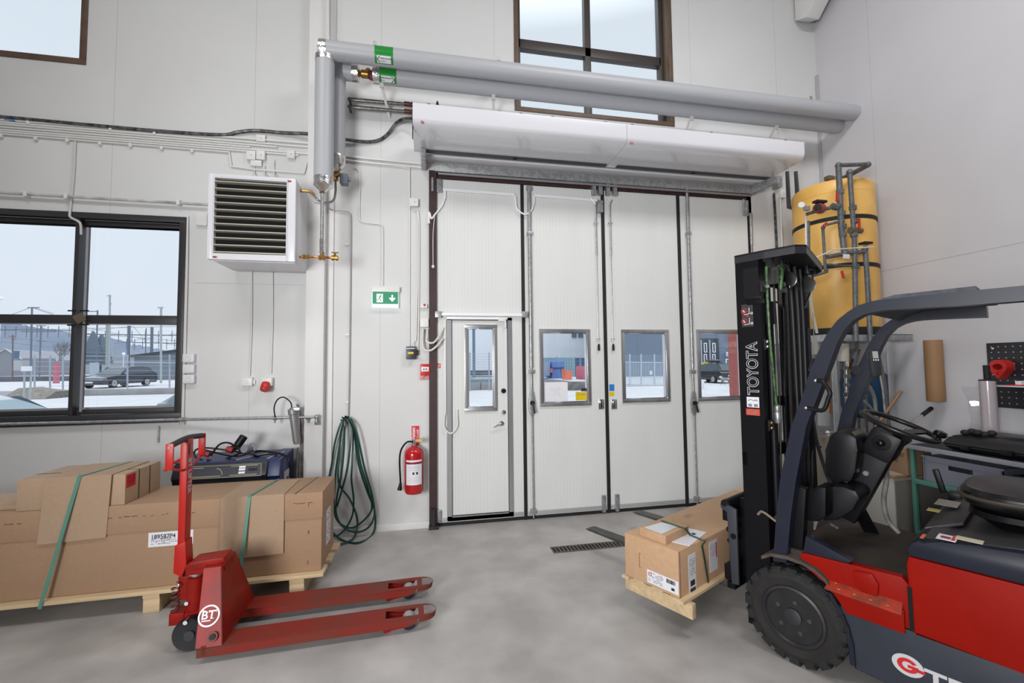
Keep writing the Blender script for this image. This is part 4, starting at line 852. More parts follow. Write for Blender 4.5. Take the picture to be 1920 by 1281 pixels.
# sloping control panel graphics
pc = V(((wx0+wx1)/2+.03, wy0+.0235, .7815)); pu = V((0, .05, .135)).normalized(); pn = XR.cross(pu); pc += pn*.005
MB().obox(pc+pn*.001, XR*.30, pu*.055, pn*.001).build('control_panel', mat('panel_dark', (.035, .038, .05), .3), we)
gold = mat('gold_print', (.45, .38, .2), .4)
b = MB(); fr_ = [(-.295, -.05), (.295, -.05), (.285, .05), (-.265, .05), (-.295, -.05)]
for a, c in zip(fr_, fr_[1:]): b.bar(pc+XR*a[0]+pu*a[1]+pn*.003, pc+XR*c[0]+pu*c[1]+pn*.003, .003, .001, pn)
for x0, x1, z_ in ((-.24, -.16, .035), (-.26, -.02, -.037), (.05, .12, .038), (.05, .26, -.037), (.17, .26, .04)): b.bar(pc+XR*x0+pu*z_+pn*.003, pc+XR*x1+pu*z_+pn*.003, .004, .001, pn)
arc = [pc+XR*(-.06+.05*math.sin(a))+pu*(-.03+.055*math.cos(a))+pn*.003 for a in [i/8*PI/2 for i in range(9)]]
for a, c in zip(arc, arc[1:]): b.bar(a, c, .004, .001, pn)
b.build('panel_print', gold, we, False)
b = MB()
for z_ in (.03, .008, -.018): b.obox(pc+XR*.14+pu*z_+pn*.003, XR*.025, pu*.009, pn*.0005)
b.build('white_field', paper_m, we, False)
b = MB()
for k in range(3): b.obox(pc+XR*(.2+.024*k)+pu*.003+pn*.004, XR*.009, pu*.011, pn*.004)
b.build('panel_socket', black_m, we, False)
s_ = sheet((wx1+.1005, wy0+.25, .60), (0, 1, 0), ZU, .2, .25, mat('warning_label', (.45, .47, .5), .5), we, 'warning_label')
for k, m_ in enumerate((redp_m, wblue_m, wblue_m)): MB().cyl((wx1+.102, wy0+.19+.06*k, .62+.02*k), (wx1+.104, wy0+.19+.06*k, .62+.02*k), .024, n=16).build('symbol', m_, s_)
# cables and plugs heaped on top
wc = thing('welding_cable', 'tangle of black cables with black and red plugs on the welder', 'cable', (-1.75, 4.35, .95))
b = MB(); Q = lambda px, py, y: Y_(px, py, y)
zz = .93
for lp, r_ in (([(430, 865), (395, 866), (368, 858), (366, 845), (385, 840), (430, 845), (470, 852), (490, 858)], .008), ([(395, 855), (410, 835), (425, 830), (440, 836), (450, 848), (430, 858), (398, 866), (375, 862)], .008), ([(450, 850), (480, 846), (500, 847), (530, 852), (542, 865), (545, 900), (546, 930)], .009), ([(362, 850), (372, 842), (400, 848), (440, 856), (470, 850), (490, 846)], .007), ([(400, 866), (440, 864), (470, 858), (500, 852), (520, 853)], .007), ([(388, 862), (430, 868), (480, 860)], .006)):
    b.tube([Q(x, y, 4.33+.03*math.sin(i*2+x)) for i, (x, y) in enumerate(lp)], r_, 8, 5)
b.build('cable', black_m, wc)
a = Q(452, 826, 4.35); b = MB(); b.lathe([(.028, -.05), (.034, -.045), (.034, .04), (.026, .045)], a, (.6, .2, 1), 16); b.lathe([(.02, -.06), (.026, 0), (.026, .05)], Q(438, 840, 4.35), (1, 0, .25), 12); b.build('black_plug', black_m, wc)
b = MB(); b.lathe([(.012, -.03), (.026, -.02), (.03, .03), (.022, .035)], Q(430, 843, 4.33), (1, 0, -.3), 12); b.build('red_plug', mat('dark_red_plastic', (.25, .015, .015), .4), wc); b = MB(); b.lathe([(.012, -.03), (.022, -.02), (.024, .03)], Q(386, 851, 4.33), (1, 0, -.4), 12); b.build('red_plug', mat('dark_red_plastic', (.25, .015, .015), .4), wc)
b = MB(); c = Q(465, 842, 4.28); b.lathe([(.034, .05), (.038, 0), (.03, -.03)], c, (-.3, -1, .2), 18); b.torus(c+V((.02, .03, 0)), (-.3, -1, .2), .04, .006, 20, 6); b.build('grey_plug', mat('plug_grey', (.2, .2, .24), .4), wc)
MB().cyl(c+V((-.012, -.045, .008)), c+V((-.006, -.03, .005)), .02).build('plug_face', mat('plug_navy', (.02, .03, .09), .4), wc)

# ================================================================ PALLET TRUCK (u forward, v across)
PJ = Matrix.Rotation(math.radians(2.4), 4, 'Z'); PJI = PJ.inverted()
def J_(px, py, v):
    r = PJI @ ray(px, py); return r*(v/r.y)+V((0, 0, H))
def Jz(px, py, z): return PJI @ Z_(px, py, z)
jk = thing('pallet_truck', 'red hand pallet truck with white round emblem on the floor', 'pallet truck', PJ @ V((-1.0, 3.15, 0)), math.radians(2.4))
VN0, VN1, VF0, VF1, VC = 2.885, 3.043, 3.262, 3.42, 3.152
def fork(v0, v1):
    vm = (v0+v1)/2; o = MB(PJ)
    # deck with tip opening : strips round a slot
    U0, U1, zt, zb = -1.15, .185, .092, .042
    us, ue = -.135, .07    # slot
    def top(b, t0, t1):
        pass
    b = MB(PJ)
    b.box(U0, us, v0, v1, zt-.006, zt)                               # deck
    b.box(us, ue+.0, v0, v0+.033, zt-.006, zt); b.box(us, ue, v1-.033, v1, zt-.006, zt)
    tip = []
    for i in range(9):
        a = -PI/2+PI*i/8; tip.append((ue+(U1-ue)*math.cos(a)**.8 if math.cos(a) > 0 else ue, vm+(v1-v0)/2*math.sin(a), zt-.006))
    b.prism(tip, (0, 0, .006))
    rise = lambda u: zb+(.0 if u < -.1 else (u+.1)/.28*.02)
    for s, v in ((1, v0), (-1, v1)):
        vv = v+.006*s
        b.prism([(U0, v, zb-.004), (-.0, v, zb+.0), (.05, v, zb+.012), (ue, v, zt-.003), (U0, v, zt-.003)], (0, .006*s, 0))
    # tip rim
    n = 8; r0 = []; r1 = []
    for i in range(n+1):
        a = -PI/2+PI*i/n; u = ue+(U1-ue)*(max(0, math.cos(a))**.8); v = vm+(v1-v0)/2*math.sin(a); r0.append(V((u, v, zt))); r1.append(V((u-.006*max(0, math.cos(a)), v, zt-.03)))
    b.loft([r0, r1], False, False)
    f = b.build('fork', jworn_m, jk)
    b = MB(PJ); b.prism([(ue+.035, vm-.05, zt), (ue+.035, vm+.05, zt), (U1-.03, vm+.045, zt), (U1-.004, vm+.02, zt), (U1-.004, vm-.02, zt), (U1-.03, vm-.045, zt)], (0, 0, .0012)); b.build('worn_tip', mat('worn_grey_steel', (.27, .235, .225), .5, .2, noise=.3, scale=20), f, False)
    MB(PJ).box(us, us+.004, v0+.033, v1-.033, zb, zt-.001).build('slot_wall', mat('dark_red_steel', (.13, .01, .008), .6), f, False)
    # load roller, small tip roller and bracket
    for u, r_, nm in ((.012, .041, 'load_roller'),):
        b = MB(PJ); b.lathe([(r_*.5, -.04), (r_*.94, -.04), (r_, -.034), (r_, .034), (r_*.94, .04), (r_*.5, .04)], (u, vm, .042), (0, 1, 0), 24); w = b.build(nm, mat('dusty_polyurethane', (.33, .31, .30), .6), f)
        b = MB(PJ); b.lathe([(r_*1.005, -.041), (r_*.8, -.0415)], (u, vm, .042), (0, 1, 0), 24, False); b.lathe([(r_*.8, -.042), (.01, -.042)], (u, vm, .042), (0, 1, 0), 24, False); b.build('roller_side', mat('navy_roller', (.012, .02, .045), .4), f)
    b = MB(PJ); b.lathe([(.02, -.03), (.024, -.028), (.024, .028), (.02, .03)], (.09, vm, .062), (0, 1, 0), 18); b.build('tip_roller', mat('cream_nylon', (.6, .55, .46), .5), f)
    b = MB(PJ)
    for q in (-1, 1): b.prism([(-.13, vm+q*.048, .075), (-.15, vm+q*.048, .035), (-.135, vm+q*.048, .018), (-.11, vm+q*.048, .018), (.02, vm+q*.048, .03), (.03, vm+q*.048, .055)], (0, .006*q, 0))
    b.cyl((-.128, vm-.06, .028), (-.128, vm+.06, .028), .016, n=12); b.build('roller_arm', jred_m, f)
    b = MB(PJ); b.cyl((-.115, vm-.035, .07), (-.115, vm-.03, .07), .008, n=8); b.build('pin', chrome_m, f)
    return f
fork(VN0, VN1); fork(VF0, VF1)
MB(PJ).box(-1.13, -1.10, VN0, VF1, .045, .10, .004).build('cross_beam', jred_m, jk)
# tapered housing : two wings and sloped rear plate
zt = .465
tn, tf = Jz(412, 1067, zt), Jz(428, 1049, zt)
vtn, vtf = 3.045, 3.262
ut0, ut1 = -1.185, -1.09
b = MB(PJ)
A = [V((-1.155, VN0+.0, .092)), V((-1.02, VN0+.0, .092)), V((ut1, vtn, zt)), V((ut0, vtn, zt))]
B = [V((-1.155, VF1, .092)), V((-1.02, VF1, .092)), V((ut1, vtf, zt)), V((ut0, vtf, zt))]
b.loft([A, [p+V((0, .006, 0)) for p in A]]); b.loft([B, [p-V((0, .006, 0)) for p in B]])
b.prism([A[1], B[1], B[2], A[2]], (-.006, 0, 0)); b.prism([A[3], A[2], B[2], B[3]], (0, 0, .006))
b.build('housing', jred_m, jk)
# head cap
b = MB(PJ); b.prism([(-1.255, 3.075, .43), (-1.08, 3.075, .43), (-1.08, 3.23, .43), (-1.255, 3.23, .43)], (0, 0, .02)); 
b.prism([(-1.30, 3.085, .415), (-1.30, 3.085, .475), (-1.275, 3.085, .492), (-1.095, 3.085, .503), (-1.085, 3.085, .468), (-1.19, 3.085, .462), (-1.20, 3.085, .415)], (0, .135, 0), .008)
b.build('head_cap', jred_m, jk)
# emblem
nn = (A[2]-A[1]).cross(A[0]-A[1]).normalized()
if nn.y > 0: nn = -nn
up_ = (V((0, 0, 1))-nn*nn.z).normalized(); xr_ = up_.cross(nn).normalized()
if xr_.x < 0: xr_ = -xr_
def on_plate(px, py):
    r = PJI @ ray(px, py); o_ = V((0, 0, H)); t_ = (A[1]-o_).dot(nn)/r.dot(nn); return o_+r*t_+nn*.002
ce = on_plate(392, 1155)
b = MB(PJ); rr = .056
for i in range(32):
    a0, a1 = 2*PI*i/32, 2*PI*(i+1)/32
    p = [ce+xr_*math.cos(a)*r_+up_*math.sin(a)*r_ for a, r_ in ((a0, rr), (a1, rr), (a1, rr-.009), (a0, rr-.009))]; b.prism(p, nn*.0008)
b.bar(ce+xr_*-.034+up_*-.024, ce+xr_*.012+up_*-.024, .006, .001, nn)
em = b.build('emblem_ring', paper_m, jk, False)
text('BT', .060, ce+xr_*-.040+up_*-.015, xr_, up_, paper_m, em, off=.0012, M=PJ, sx=1.05)
b = MB(PJ)
for q_, z_, w_ in ((-.030, -.014, .012), (-.030, .028, .012), (.018, -.014, .018), (.001, .022, .004), (.036, .022, .004)): b.bar(ce+xr_*(q_-w_/2)+up_*z_+nn*.0003, ce+xr_*(q_+w_/2)+up_*z_+nn*.0003, .004 if w_ > .005 else .012, .001, nn)
b.build('letter_serif', paper_m, em, False)
b = MB(PJ); cp = on_plate(400, 1194); b.cyl(cp-nn*.002, cp+nn*.012, .026, n=16); b.build('pivot_boss', mat('jack_brown_red', (.16, .02, .015), .6), jk); MB(PJ).cyl(cp, cp+nn*.02, .015, n=14).build('pivot_pin', gasket_m, jk)
# pump, piston, base and wheel bogie
pu_ = -1.262
b = MB(PJ); b.lathe([(.052, .17), (.052, .385), (.045, .39)], (pu_, VC, 0), ZU, 28); b.lathe([(.07, .155), (.07, .19), (.055, .2)], (pu_, VC, 0), ZU, 24); b.build('pump_cylinder', jred_m, jk)
b = MB(PJ); b.lathe([(.034, .385), (.034, .40), (.046, .402), (.046, .412), (.034, .415), (.034, .45)], (pu_, VC, 0), ZU, 24); b.build('piston', galv_m, jk)
b = MB(PJ); b.box(pu_-.12, pu_-.04, VC-.06, VC+.06, .13, .20, .006); b.box(pu_-.07, pu_+.09, VC-.1, VC+.1, .115, .135, .004); b.box(pu_-.09, pu_-.02, VC-.03, VC+.03, .26, .40, .006); b.prism([(pu_-.06, VC-.055, .12), (pu_+.08, VC-.055, .12), (pu_+.06, VC-.055, .06), (pu_-.02, VC-.055, .07)], (0, .11, 0)); b.build('pump_base', jred_m, jk)
b = MB(PJ); pts = [V((pu_-.10+.0+.02*math.cos(a), VC-.03+.02*math.sin(a), .19+a*.0042)) for a in [i*PI/5 for i in range(61)]]; pts = [V((p.x, p.y, min(p.z, .34))) for p in pts]
b.tube(pts, .005, 6); b.build('spring', mat('rusty_spring', (.14, .04, .03), .5, .4), jk)
b = MB(PJ); b.cyl((pu_-.03, VC-.06, .25), (pu_-.03, VC-.045, .25), .012, n=6); b.tube([(pu_-.09, VC-.05, .38), (pu_-.07, VC-.06, .36), (pu_-.11, VC-.05, .33)], .004, 6, 4); b.build('link_bolt', chrome_m, jk)
wp_ = Jz(350, 1229, 0)
for vv in (3.03, 3.20):
    b = MB(PJ); r_ = .095
    b.lathe([(r_*.72, 0), (r_*.93, -.002), (r_, .008), (r_, .045), (r_*.93, .055), (r_*.72, .053)], (-1.245, vv, r_), (0, 1, 0), 36); w = b.build('steer_wheel', mat('glossy_black_tyre', (.006, .007, .010), .3), jk)
    b = MB(PJ); b.lathe([(.028, -.008), (.03, .01), (.068, .012), (.07, .02), (.07, .04), (.03, .045)], (-1.245, vv, r_), (0, 1, 0), 28)
    for k in range(6):
        a = k*PI/3; d = V((math.cos(a), 0, math.sin(a))); b.bar(V((-1.245, vv+.008, r_))+d*.02, V((-1.245, vv+.008, r_))+d*.07, .016, .012, (0, 1, 0))
    b.build('hub', mat('hub_black', (.035, .035, .04), .4), w)
MB(PJ).cyl((-1.245, 3.026, .095), (-1.245, 3.26, .095), .010).build('axle', rim_m, jk)
b = MB(PJ); c = J_(350, 1165, 3.03); b.cyl((c.x, 3.01, c.z), (c.x, 3.06, c.z), .012, n=12); b.build('axle_bolt', chrome_m, jk)
# handle
UH = -1.335
zt_h = J_(350, 824, VC-.04).z; zb_h = J_(340, 1010, VC-.04).z
hb, ht = V((UH-.003, VC, zb_h)), V((UH, VC, zt_h))
b = MB(PJ); b.bar(hb-V((0, 0, .12)), ht, .04, .075, (0, 1, 0), .005); sh = b.build('handle_shaft', mat('handle_red', (.40, .012, .008), .35, spec=.3), jk)
b = MB(PJ); b.prism([hb+V((-.03, -.045, -.04)), hb+V((.026, -.045, -.02)), hb+V((.036, -.045, -.16)), hb+V((.012, -.045, -.23)), hb+V((-.034, -.045, -.20))], (0, .09, 0), .004); b.build('handle_base', MT['handle_red'], jk)
dz = (ht-hb).normalized(); dd = -dz
text('BT LIFTER', .062, hb+dz*((ht-hb).length*.80)+V((.0208, -.022, 0)), dd, (0, 1, 0), mat('faded_white_print', (.45, .42, .43), .5), sh, off=.001, M=PJ, sx=.8)
g0, g1 = VC-.205, VC+.205
zg = ht.z-.012; ug = UH
# D loop in plane across (v) : black grip on top
lp = [(g0, zg-.20), (g0, zg), (g1, zg), (g1, zg-.20)]
b = MB(PJ); b.tube([(ug, g0+.01, zg), (ug, VC, zg+.015), (ug, g1-.01, zg)], .017, 14, 5); b.build('grip', mat('black_grip', (.018, .018, .02), .6), jk)
b = MB(PJ)
for g in (g0, g1): b.box(ug-.02, ug+.02, g-.006, g+.006, zg-.135, zg+.014, .003)
b.tube([(ug, g0, zg-.13), (ug, VC-.04, zg-.175), (ug, VC+.04, zg-.175), (ug, g1, zg-.13)], .007, 8, 5); b.build('grip_frame', MT['handle_red'], jk)
b = MB(PJ); b.cyl((ug, g0-.010, zg-.008), (ug, g0-.004, zg-.008), .009, n=12); b.build('grip_screw', chrome_m, jk)
b = MB(PJ); b.tube([(ug-.02, VC-.02, zg-.11), (ug-.05, VC-.08, zg-.13), (ug-.05, VC-.14, zg-.15)], .009, 8, 5); b.build('release_lever', MT['handle_red'], jk)
MB(PJ).box(ug-.02, ug+.02, VC-.028, VC-.005, zg-.09, zg-.01, .004).build('lever_block', gasket_m, jk)
# ================================================================ FORKLIFT  coordinates (s across, h ahead, z up) in frame FR
FL = thing('forklift', 'orange-red and slate electric counterbalance forklift with black mast', 'forklift', FR @ V((3.27, .6, 0)), math.radians(27))
SN, SF, SC = 2.76, 3.80, 3.28
def pr_s(b, pts, s0, s1, bev=0): return b.prism([(s0, h, z) for h, z in pts], (s1-s0, 0, 0), bev)
# wheels
def fwheel(s_out, s_in, h, r, nm, lugs=20):
    sg = 1 if s_in > s_out else -1; w = abs(s_in-s_out); ax = V((sg, 0, 0)); c = V((s_out, h, r)); k = r/.255
    b = MB(FR); b.lathe([(.155*k, .012), (.165*k, .0), (.20*k, -.004), (.232*k, .004), (.243*k, .016), (.245*k, .03), (.245*k, w-.02), (.23*k, w), (.155*k, w)], c, ax, 56)
    ref = V((0, 0, 1)); a_ = ax.cross(ref); 
    for side in (0, 1):
        for i in range(lugs):
            t = 2*PI*(i+.5*side)/lugs; d = V((0, math.cos(t), math.sin(t))); tg = V((0, -math.sin(t), math.cos(t)))
            x0, x1 = (.006, w*.47) if side == 0 else (w*.53, w-.008)
            b.obox(c+ax*((x0+x1)/2)+d*(.247*k), ax*(x1-x0)/2, tg*(PI*.255*k/lugs*.70), d*.0085*k, .003)
            if side == 0: b.obox(c+ax*.004+d*(.232*k), ax*.004, tg*(PI*.24*k/lugs*.62), d*.015*k)
    ty = b.build(nm, tyre_m, FL)
    b = MB(FR); b.lathe([(.200*k, -.0052), (.168*k, -.0012), (.160*k, .004)], c, ax, 48, False); b.build('dusty_sidewall', tdust_m, ty)
    b = MB(FR); b.lathe([(.155*k, .02), (.158*k, .002), (.146*k, -.004), (.138*k, .006), (.134*k, .022), (.122*k, .03), (.118*k, .018), (.104*k, .014), (.10*k, .034), (.06*k, .040), (.045*k, .022), (.042*k, .0), (.03*k, -.004), (.001, -.004)], c, ax, 44, False); rm = b.build('rim', rim_m, ty)
    for i in range(5):
        t = 2*PI*i/5+.5; d = V((0, math.cos(t), math.sin(t))); MB(FR).lathe([(.019*k, .038), (.019*k, .016), (.013*k, .010), (.012*k, .0)], c+d*.082*k, ax, 6).build('wheel_nut', mat('nut_steel', (.07, .07, .075), .4, .4), ty)
    return ty
fwheel(2.742, 2.90, 1.018, .255, 'front_wheel')
fwheel(3.818, 3.66, 1.018, .255, 'front_wheel')
fwheel(2.80, 2.93, -.42, .21, 'rear_wheel', 18)
fwheel(3.76, 3.63, -.42, .21, 'rear_wheel', 18)
# chassis
b = MB(FR)
gp = [(.752, .105), (.752, .20), (.768, .29), (.80, .37), (.80, .40), (-.14, .385), (-.14, .09), (.5, .10)]
pr_s(b, gp, SN+.01, SN+.05, .006); pr_s(b, gp, SF-.05, SF-.01, .006)
b.box(SN+.05, SF-.05, -.14, .74, .12, .40)
b.box(SN+.16, SF-.16, .74, 1.14, .14, .40)
ch = b.build('lower_body', steelp_m, FL)
b = MB(FR)  # wheel arch edge strip
arc = [(.745, .125), (.748, .22), (.765, .31), (.798, .39), (.832, .45)]
for s0 in (SN-.008, SF-.04):
    MB(FR).loft([[V((s0, h, z)), V((s0+.05, h, z)), V((s0+.05, h+.022, z+.004)), V((s0, h+.022, z+.004))] for h, z in arc]).build('arch_lip', navy_m, FL)
# counterweight part of body, red upper and slate lower
b = MB(FR)
rp = [(.518, .388), (.528, .70), (.520, .742), (-.60, .742), (-.74, .62), (-.76, .40), (-.70, .30), (-.14, .30), (-.14, .388)]
pr_s(b, rp, SN, SF, .012)
b.build('upper_body', fred_m, FL)
b = MB(FR)
pr_s(b, [(-.14, .388), (-.14, .10), (-.20, .10), (-.22, .30), (-.62, .30), (-.66, .12), (-.74, .14), (-.765, .388)], SN+.008, SF-.008, .01); b.build('counterweight_skirt', steelp_m, FL)
# hood: slate moulded rim + grey top
b = MB(FR)
hp_ = [(.516, .745), (.522, .780), (.510, .808), (.48, .828), (.40, .845), (.157, .872), (-.25, .885), (-.62, .86), (-.66, .745)]
pr_s(b, hp_, SN-.004, SF+.004, .02); hd = b.build('hood', navy_m, FL)
b = MB(FR); b.prism([(SN+.05, .465, .832), (SF-.05, .465, .832), (SF-.05, .14, .874), (SN+.05, .14, .874)], (0, 0, .004)); b.build('hood_top', hoodm, hd)
b = MB(FR); b.prism([(3.00, .495, .81), (3.58, .495, .81), (3.53, .36, .86), (3.05, .36, .86)], (0, 0, .018), .008); b.build('hood_ridge', hoodm, hd)
zq = .851
def on_hood(px, py, z=.85): return FI @ Z_(px, py, z)
a, c = on_hood(1762, 1009, .845), on_hood(1790, 1009, .845)
def hood_label(px0, py0, px1, py1, m, lab, z=.848):
    p = [on_hood(px0, py0, z), on_hood(px1, py0, z), on_hood(px1, py1, z), on_hood(px0, py1, z)]
    cx_ = sum((q.x for q in p))/4; cy_ = sum((q.y for q in p))/4; w_ = abs(p[3].y-p[2].y); h_ = abs(p[0].x-p[3].x)
    return V((cx_, cy_, z+.0)), w_, h_
def hlab(px, py, w_, h_, m, nm, z):
    c = on_hood(px, py, z); b = MB(FR); b.box(c.x-h_/2, c.x+h_/2, c.y-w_/2, c.y+w_/2, z, z+.002); return b.build(nm, m, hd, False), c
lbz = .849
l1, c1_ = hlab(1776, 1009, .064, .085, paper_m, 'service_label', .858); 
l2, c2_ = hlab(1789, 1010, .012, .085, redp_m, 'red_strip', .859)
l3, c3_ = hlab(1818, 1013, .085, .055, mat('cream_label', (.6, .56, .42), .5), 'cream_label', .863)
b = MB(FR); b.box(c1_.x-.02, c1_.x+.012, c1_.y-.012, c1_.y+.02, .8602, .8608); b.build('label_mark', mat('maroon_print', (.25, .01, .03)), hd, False)
l4, _ = hlab(1731, 1006, .012, .07, mat('orange_label', (.7, .15, .03), .4), 'orange_strip', .850)
l5, _ = hlab(1777, 944, .09, .14, mat('faded_label', (.30, .29, .25), .5), 'instruction_label', .868)
l6, _ = hlab(1751, 957, .05, .06, mat('faded_yellow', (.5, .42, .12), .5), 'yellow_label', .862)
# armrest latch on the far side front corner
b = MB(FR); b.box(3.70, 3.79, .44, .50, .82, .87, .01); b.bar((3.80, .53, .84), (3.80, .56, .98), .03, .035, (1, 0, 0), .008); b.build('hood_latch', black_m, FL)
# floor pan and mat
b = MB(FR); b.prism([(SN+.05, 1.06, .602), (SN+.05, .52, .602), (3.60, .52, .602), (3.64, .66, .602), (3.68, .84, .602), (3.74, 1.06, .602)], (0, 0, -.05), .004); b.prism([(SN+.1, 1.04, .60), (3.45, 1.04, .60), (3.45, 1.12, .76), (SN+.1, 1.12, .76)], (0, .02, -.02)); b.build('floor_mat', floorp_m, FL)
# red side panels with step recess
for sg, s0 in ((1, SN), (-1, SF)):
    o = lambda d: s0+sg*d
    if sg < 0:
        b = MB(FR); b.prism([(o(.012), .975, .545), (o(.012), .54, .55), (o(.012), .522, .50), (o(.012), .522, .40), (o(.012), .80, .40), (o(.012), .86, .49)], (sg*.05, 0, 0), .006); b.build('side_panel', fred_m, FL); continue
    b = MB(FR)
    b.prism([(o(.012), .975, .605), (o(.012), .952, .612), (o(.012), .55, .632), (o(.012), .522, .60), (o(.012), .522, .40), (o(.012), .80, .40), (o(.012), .86, .49), (o(.012), .975, .545)], (sg*.05, 0, 0), .006)
    b.prism([(o(-.004), .855, .49), (o(-.004), .545, .485), (o(-.004), .545, .375), (o(-.004), .775, .375), (o(-.004), .80, .42)], (sg*.03, 0, 0), .005)
    b.prism([(o(-.002), .74, .60), (o(-.002), .66, .61), (o(-.002), .635, .57), (o(-.002), .64, .51), (o(-.002), .70, .505), (o(-.002), .74, .54)], (sg*.03, 0, 0), .01)
    sp = b.build('side_panel', fred_m, FL)
    b = MB(FR); b.prism([(o(-.035), .855, .474), (o(-.035), .548, .470), (o(.02), .55, .512), (o(.02), .845, .505)], (0, 0, .008), .002)
    b.build('step', fstep_m, sp)
    for i in range(4):
        for j in range(2): MB(FR).lathe([(.009, 0), (.007, .004), (.003, .004)], (o(-.018+.03*j), .60+.065*i+.02*j, .492+.014*j-.002), ZU, 10).build('step_stud', mat('bare_stud', (.5, .2, .1), .35, .4), sp)
    MB(FR).box(o(-.003), o(.01), .512, .528, .40, .60).build('panel_gap', dark_m, sp, False)
# slate cover between mat and panel
q = [S_(x, y, SN+.012) for x, y in ((1510.5, 1005), (1597, 1053), (1590, 1057), (1506, 1036))]
b = MB(FR); b.prism(q, (.06, 0, 0), .004); b.build('mat_border', navy_m, FL)
# fenders
for s0, s1 in ((SN-.02, SN+.15), (SF-.15, SF+.02)):
    b = MB(FR); pts = [(1.17, .535), (1.12, .567), (1.04, .578), (.96, .574), (.90, .555), (.855, .522), (.825, .478)]
    b.loft([[V((s0, h, z)), V((s1, h, z)), V((s1, h-.002, z-.018)), V((s0, h-.002, z-.018))] for h, z in pts]); b.build('fender', fend_m, FL)
# overhead guard : near and far legs with curved bend, long top beam
GP = [((1450, 1052), (1475, 1055)), ((1456, 970), (1483, 970)), ((1463, 900), (1493, 900)), ((1484, 800), (1512, 800)), ((1506, 740), (1535, 740)), ((1521, 690), (1553, 690)), ((1541, 645), (1570, 643)), ((1553, 623), (1583, 619)), ((1570, 601), (1600, 601)), ((1589, 585.5), (1619, 590.5)), ((1609, 573), (1639, 585)), ((1635, 565), (1660, 582)), ((1662, 561.5), (1680, 580.4))]
GQ = [(S_(*a, SN), S_(*c, SN)) for a, c in GP]
def guard(s0, s1, hend, nm):
    outer = [(a.y, a.z) for a, c in GQ]+[(.30, 1.966), (hend, 1.964)]
    inner = [(c.y, c.z) for a, c in GQ]+[(.30, 1.903), (hend, 1.902)]
    b = MB(FR); b.loft([[V((s0, a[0], a[1])), V((s1, a[0], a[1])), V((s1, c[0], c[1])), V((s0, c[0], c[1]))] for a, c in zip(outer, inner)])
    bmesh.ops.bevel(b.bm, geom=[e for e in b.bm.edges if abs(e.verts[0].co.x-e.verts[1].co.x) < 1e-5 and e.calc_length() > .03 and len(e.link_faces) == 2 and e.calc_face_angle(0) > 1.2], offset=.008, segments=2, affect='EDGES')
    return b.build(nm, navy_m, FL)
guard(SN-.005, SN+.075, -.55, 'guard_leg'); guard(SC+.33, SC+.42, .282, 'guard_leg')
b = MB(FR); pts_ = [(.655, 1.93), (.60, 1.965), (.52, 1.985), (.245, 1.988)]
b.loft([[V((SN+.03, h, z)), V((SC+.39, h, z)), V((SC+.39, h-.004, z-.02)), V((SN+.03, h-.004, z-.02))] for h, z in pts_]); b.build('guard_front_plate', mat('dusty_navy', (.08, .09, .12), .6, noise=.5, scale=40), FL)
b = MB(FR)
for s in (SN+.02,): b.prism([(s, -.55, 1.962), (s, -.62, 1.93), (s, -.66, 1.7), (s, -.60, .85), (s, -.52, .85), (s, -.57, 1.7), (s, -.50, 1.90)], (.06, 0, 0))
b.box(SN+.02, SC+.42, -.6, -.52, 1.89, 1.95); b.prism([(SC+.36, -.55, 1.962), (SC+.36, -.62, 1.93), (SC+.36, -.66, 1.7), (SC+.36, -.60, .85), (SC+.36, -.52, .85), (SC+.36, -.57, 1.7), (SC+.36, -.50, 1.90)], (.06, 0, 0)); b.build('guard_rear_frame', navy_m, FL)
# inner pillar foot channel
q = [S_(x, y, SN+.07) for x, y in ((1472, 1055), (1503, 1056), (1511, 918), (1492, 912), (1485, 930))]
b = MB(FR); b.prism(q, (.06, 0, 0), .004); b.build('pillar_cover', satin_m, FL)
# grab handle
g = [FI @ (FR @ S_(x, y, SN-.006)) for x, y in ((1531, 714), (1513, 765))]
g0_, g1_ = S_(1531, 714, SN-.006), S_(1513, 765, SN-.006)
gm_ = [S_(1542, 716, SN-.04), S_(1556, 735, SN-.05), S_(1553, 748, SN-.05), S_(1545, 768, SN-.05), S_(1530, 769, SN-.04)]
b = MB(FR); b.tube([g0_]+gm_+[g1_], .011, 10, 5); b.build('grab_handle', black_m, FL)
for q in (g0_, g1_): MB(FR).sph(q+V((-.012, 0, 0)), .010, 10).build('grab_bolt', chrome_m, FL)
c = S_(1606, 694, SC+.33); b = MB(FR); b.cyl(c+V((-.004, 0, 0)), c+V((-.008, 0, 0)), .03, n=20); b.build('rubber_stop', mat('rubber_stop', (.02, .018, .018), .7), FL)
for px, py, s in ((1523, 686, SN), (1598, 684, SC+.33)):
    c = S_(px, py, s); b = MB(FR); b.bar(c+V((.02, .02, -.03)), c+V((.02, .0, .04)), .012, .02, (1, 0, 0)); b.build('clip', black_m, FL)
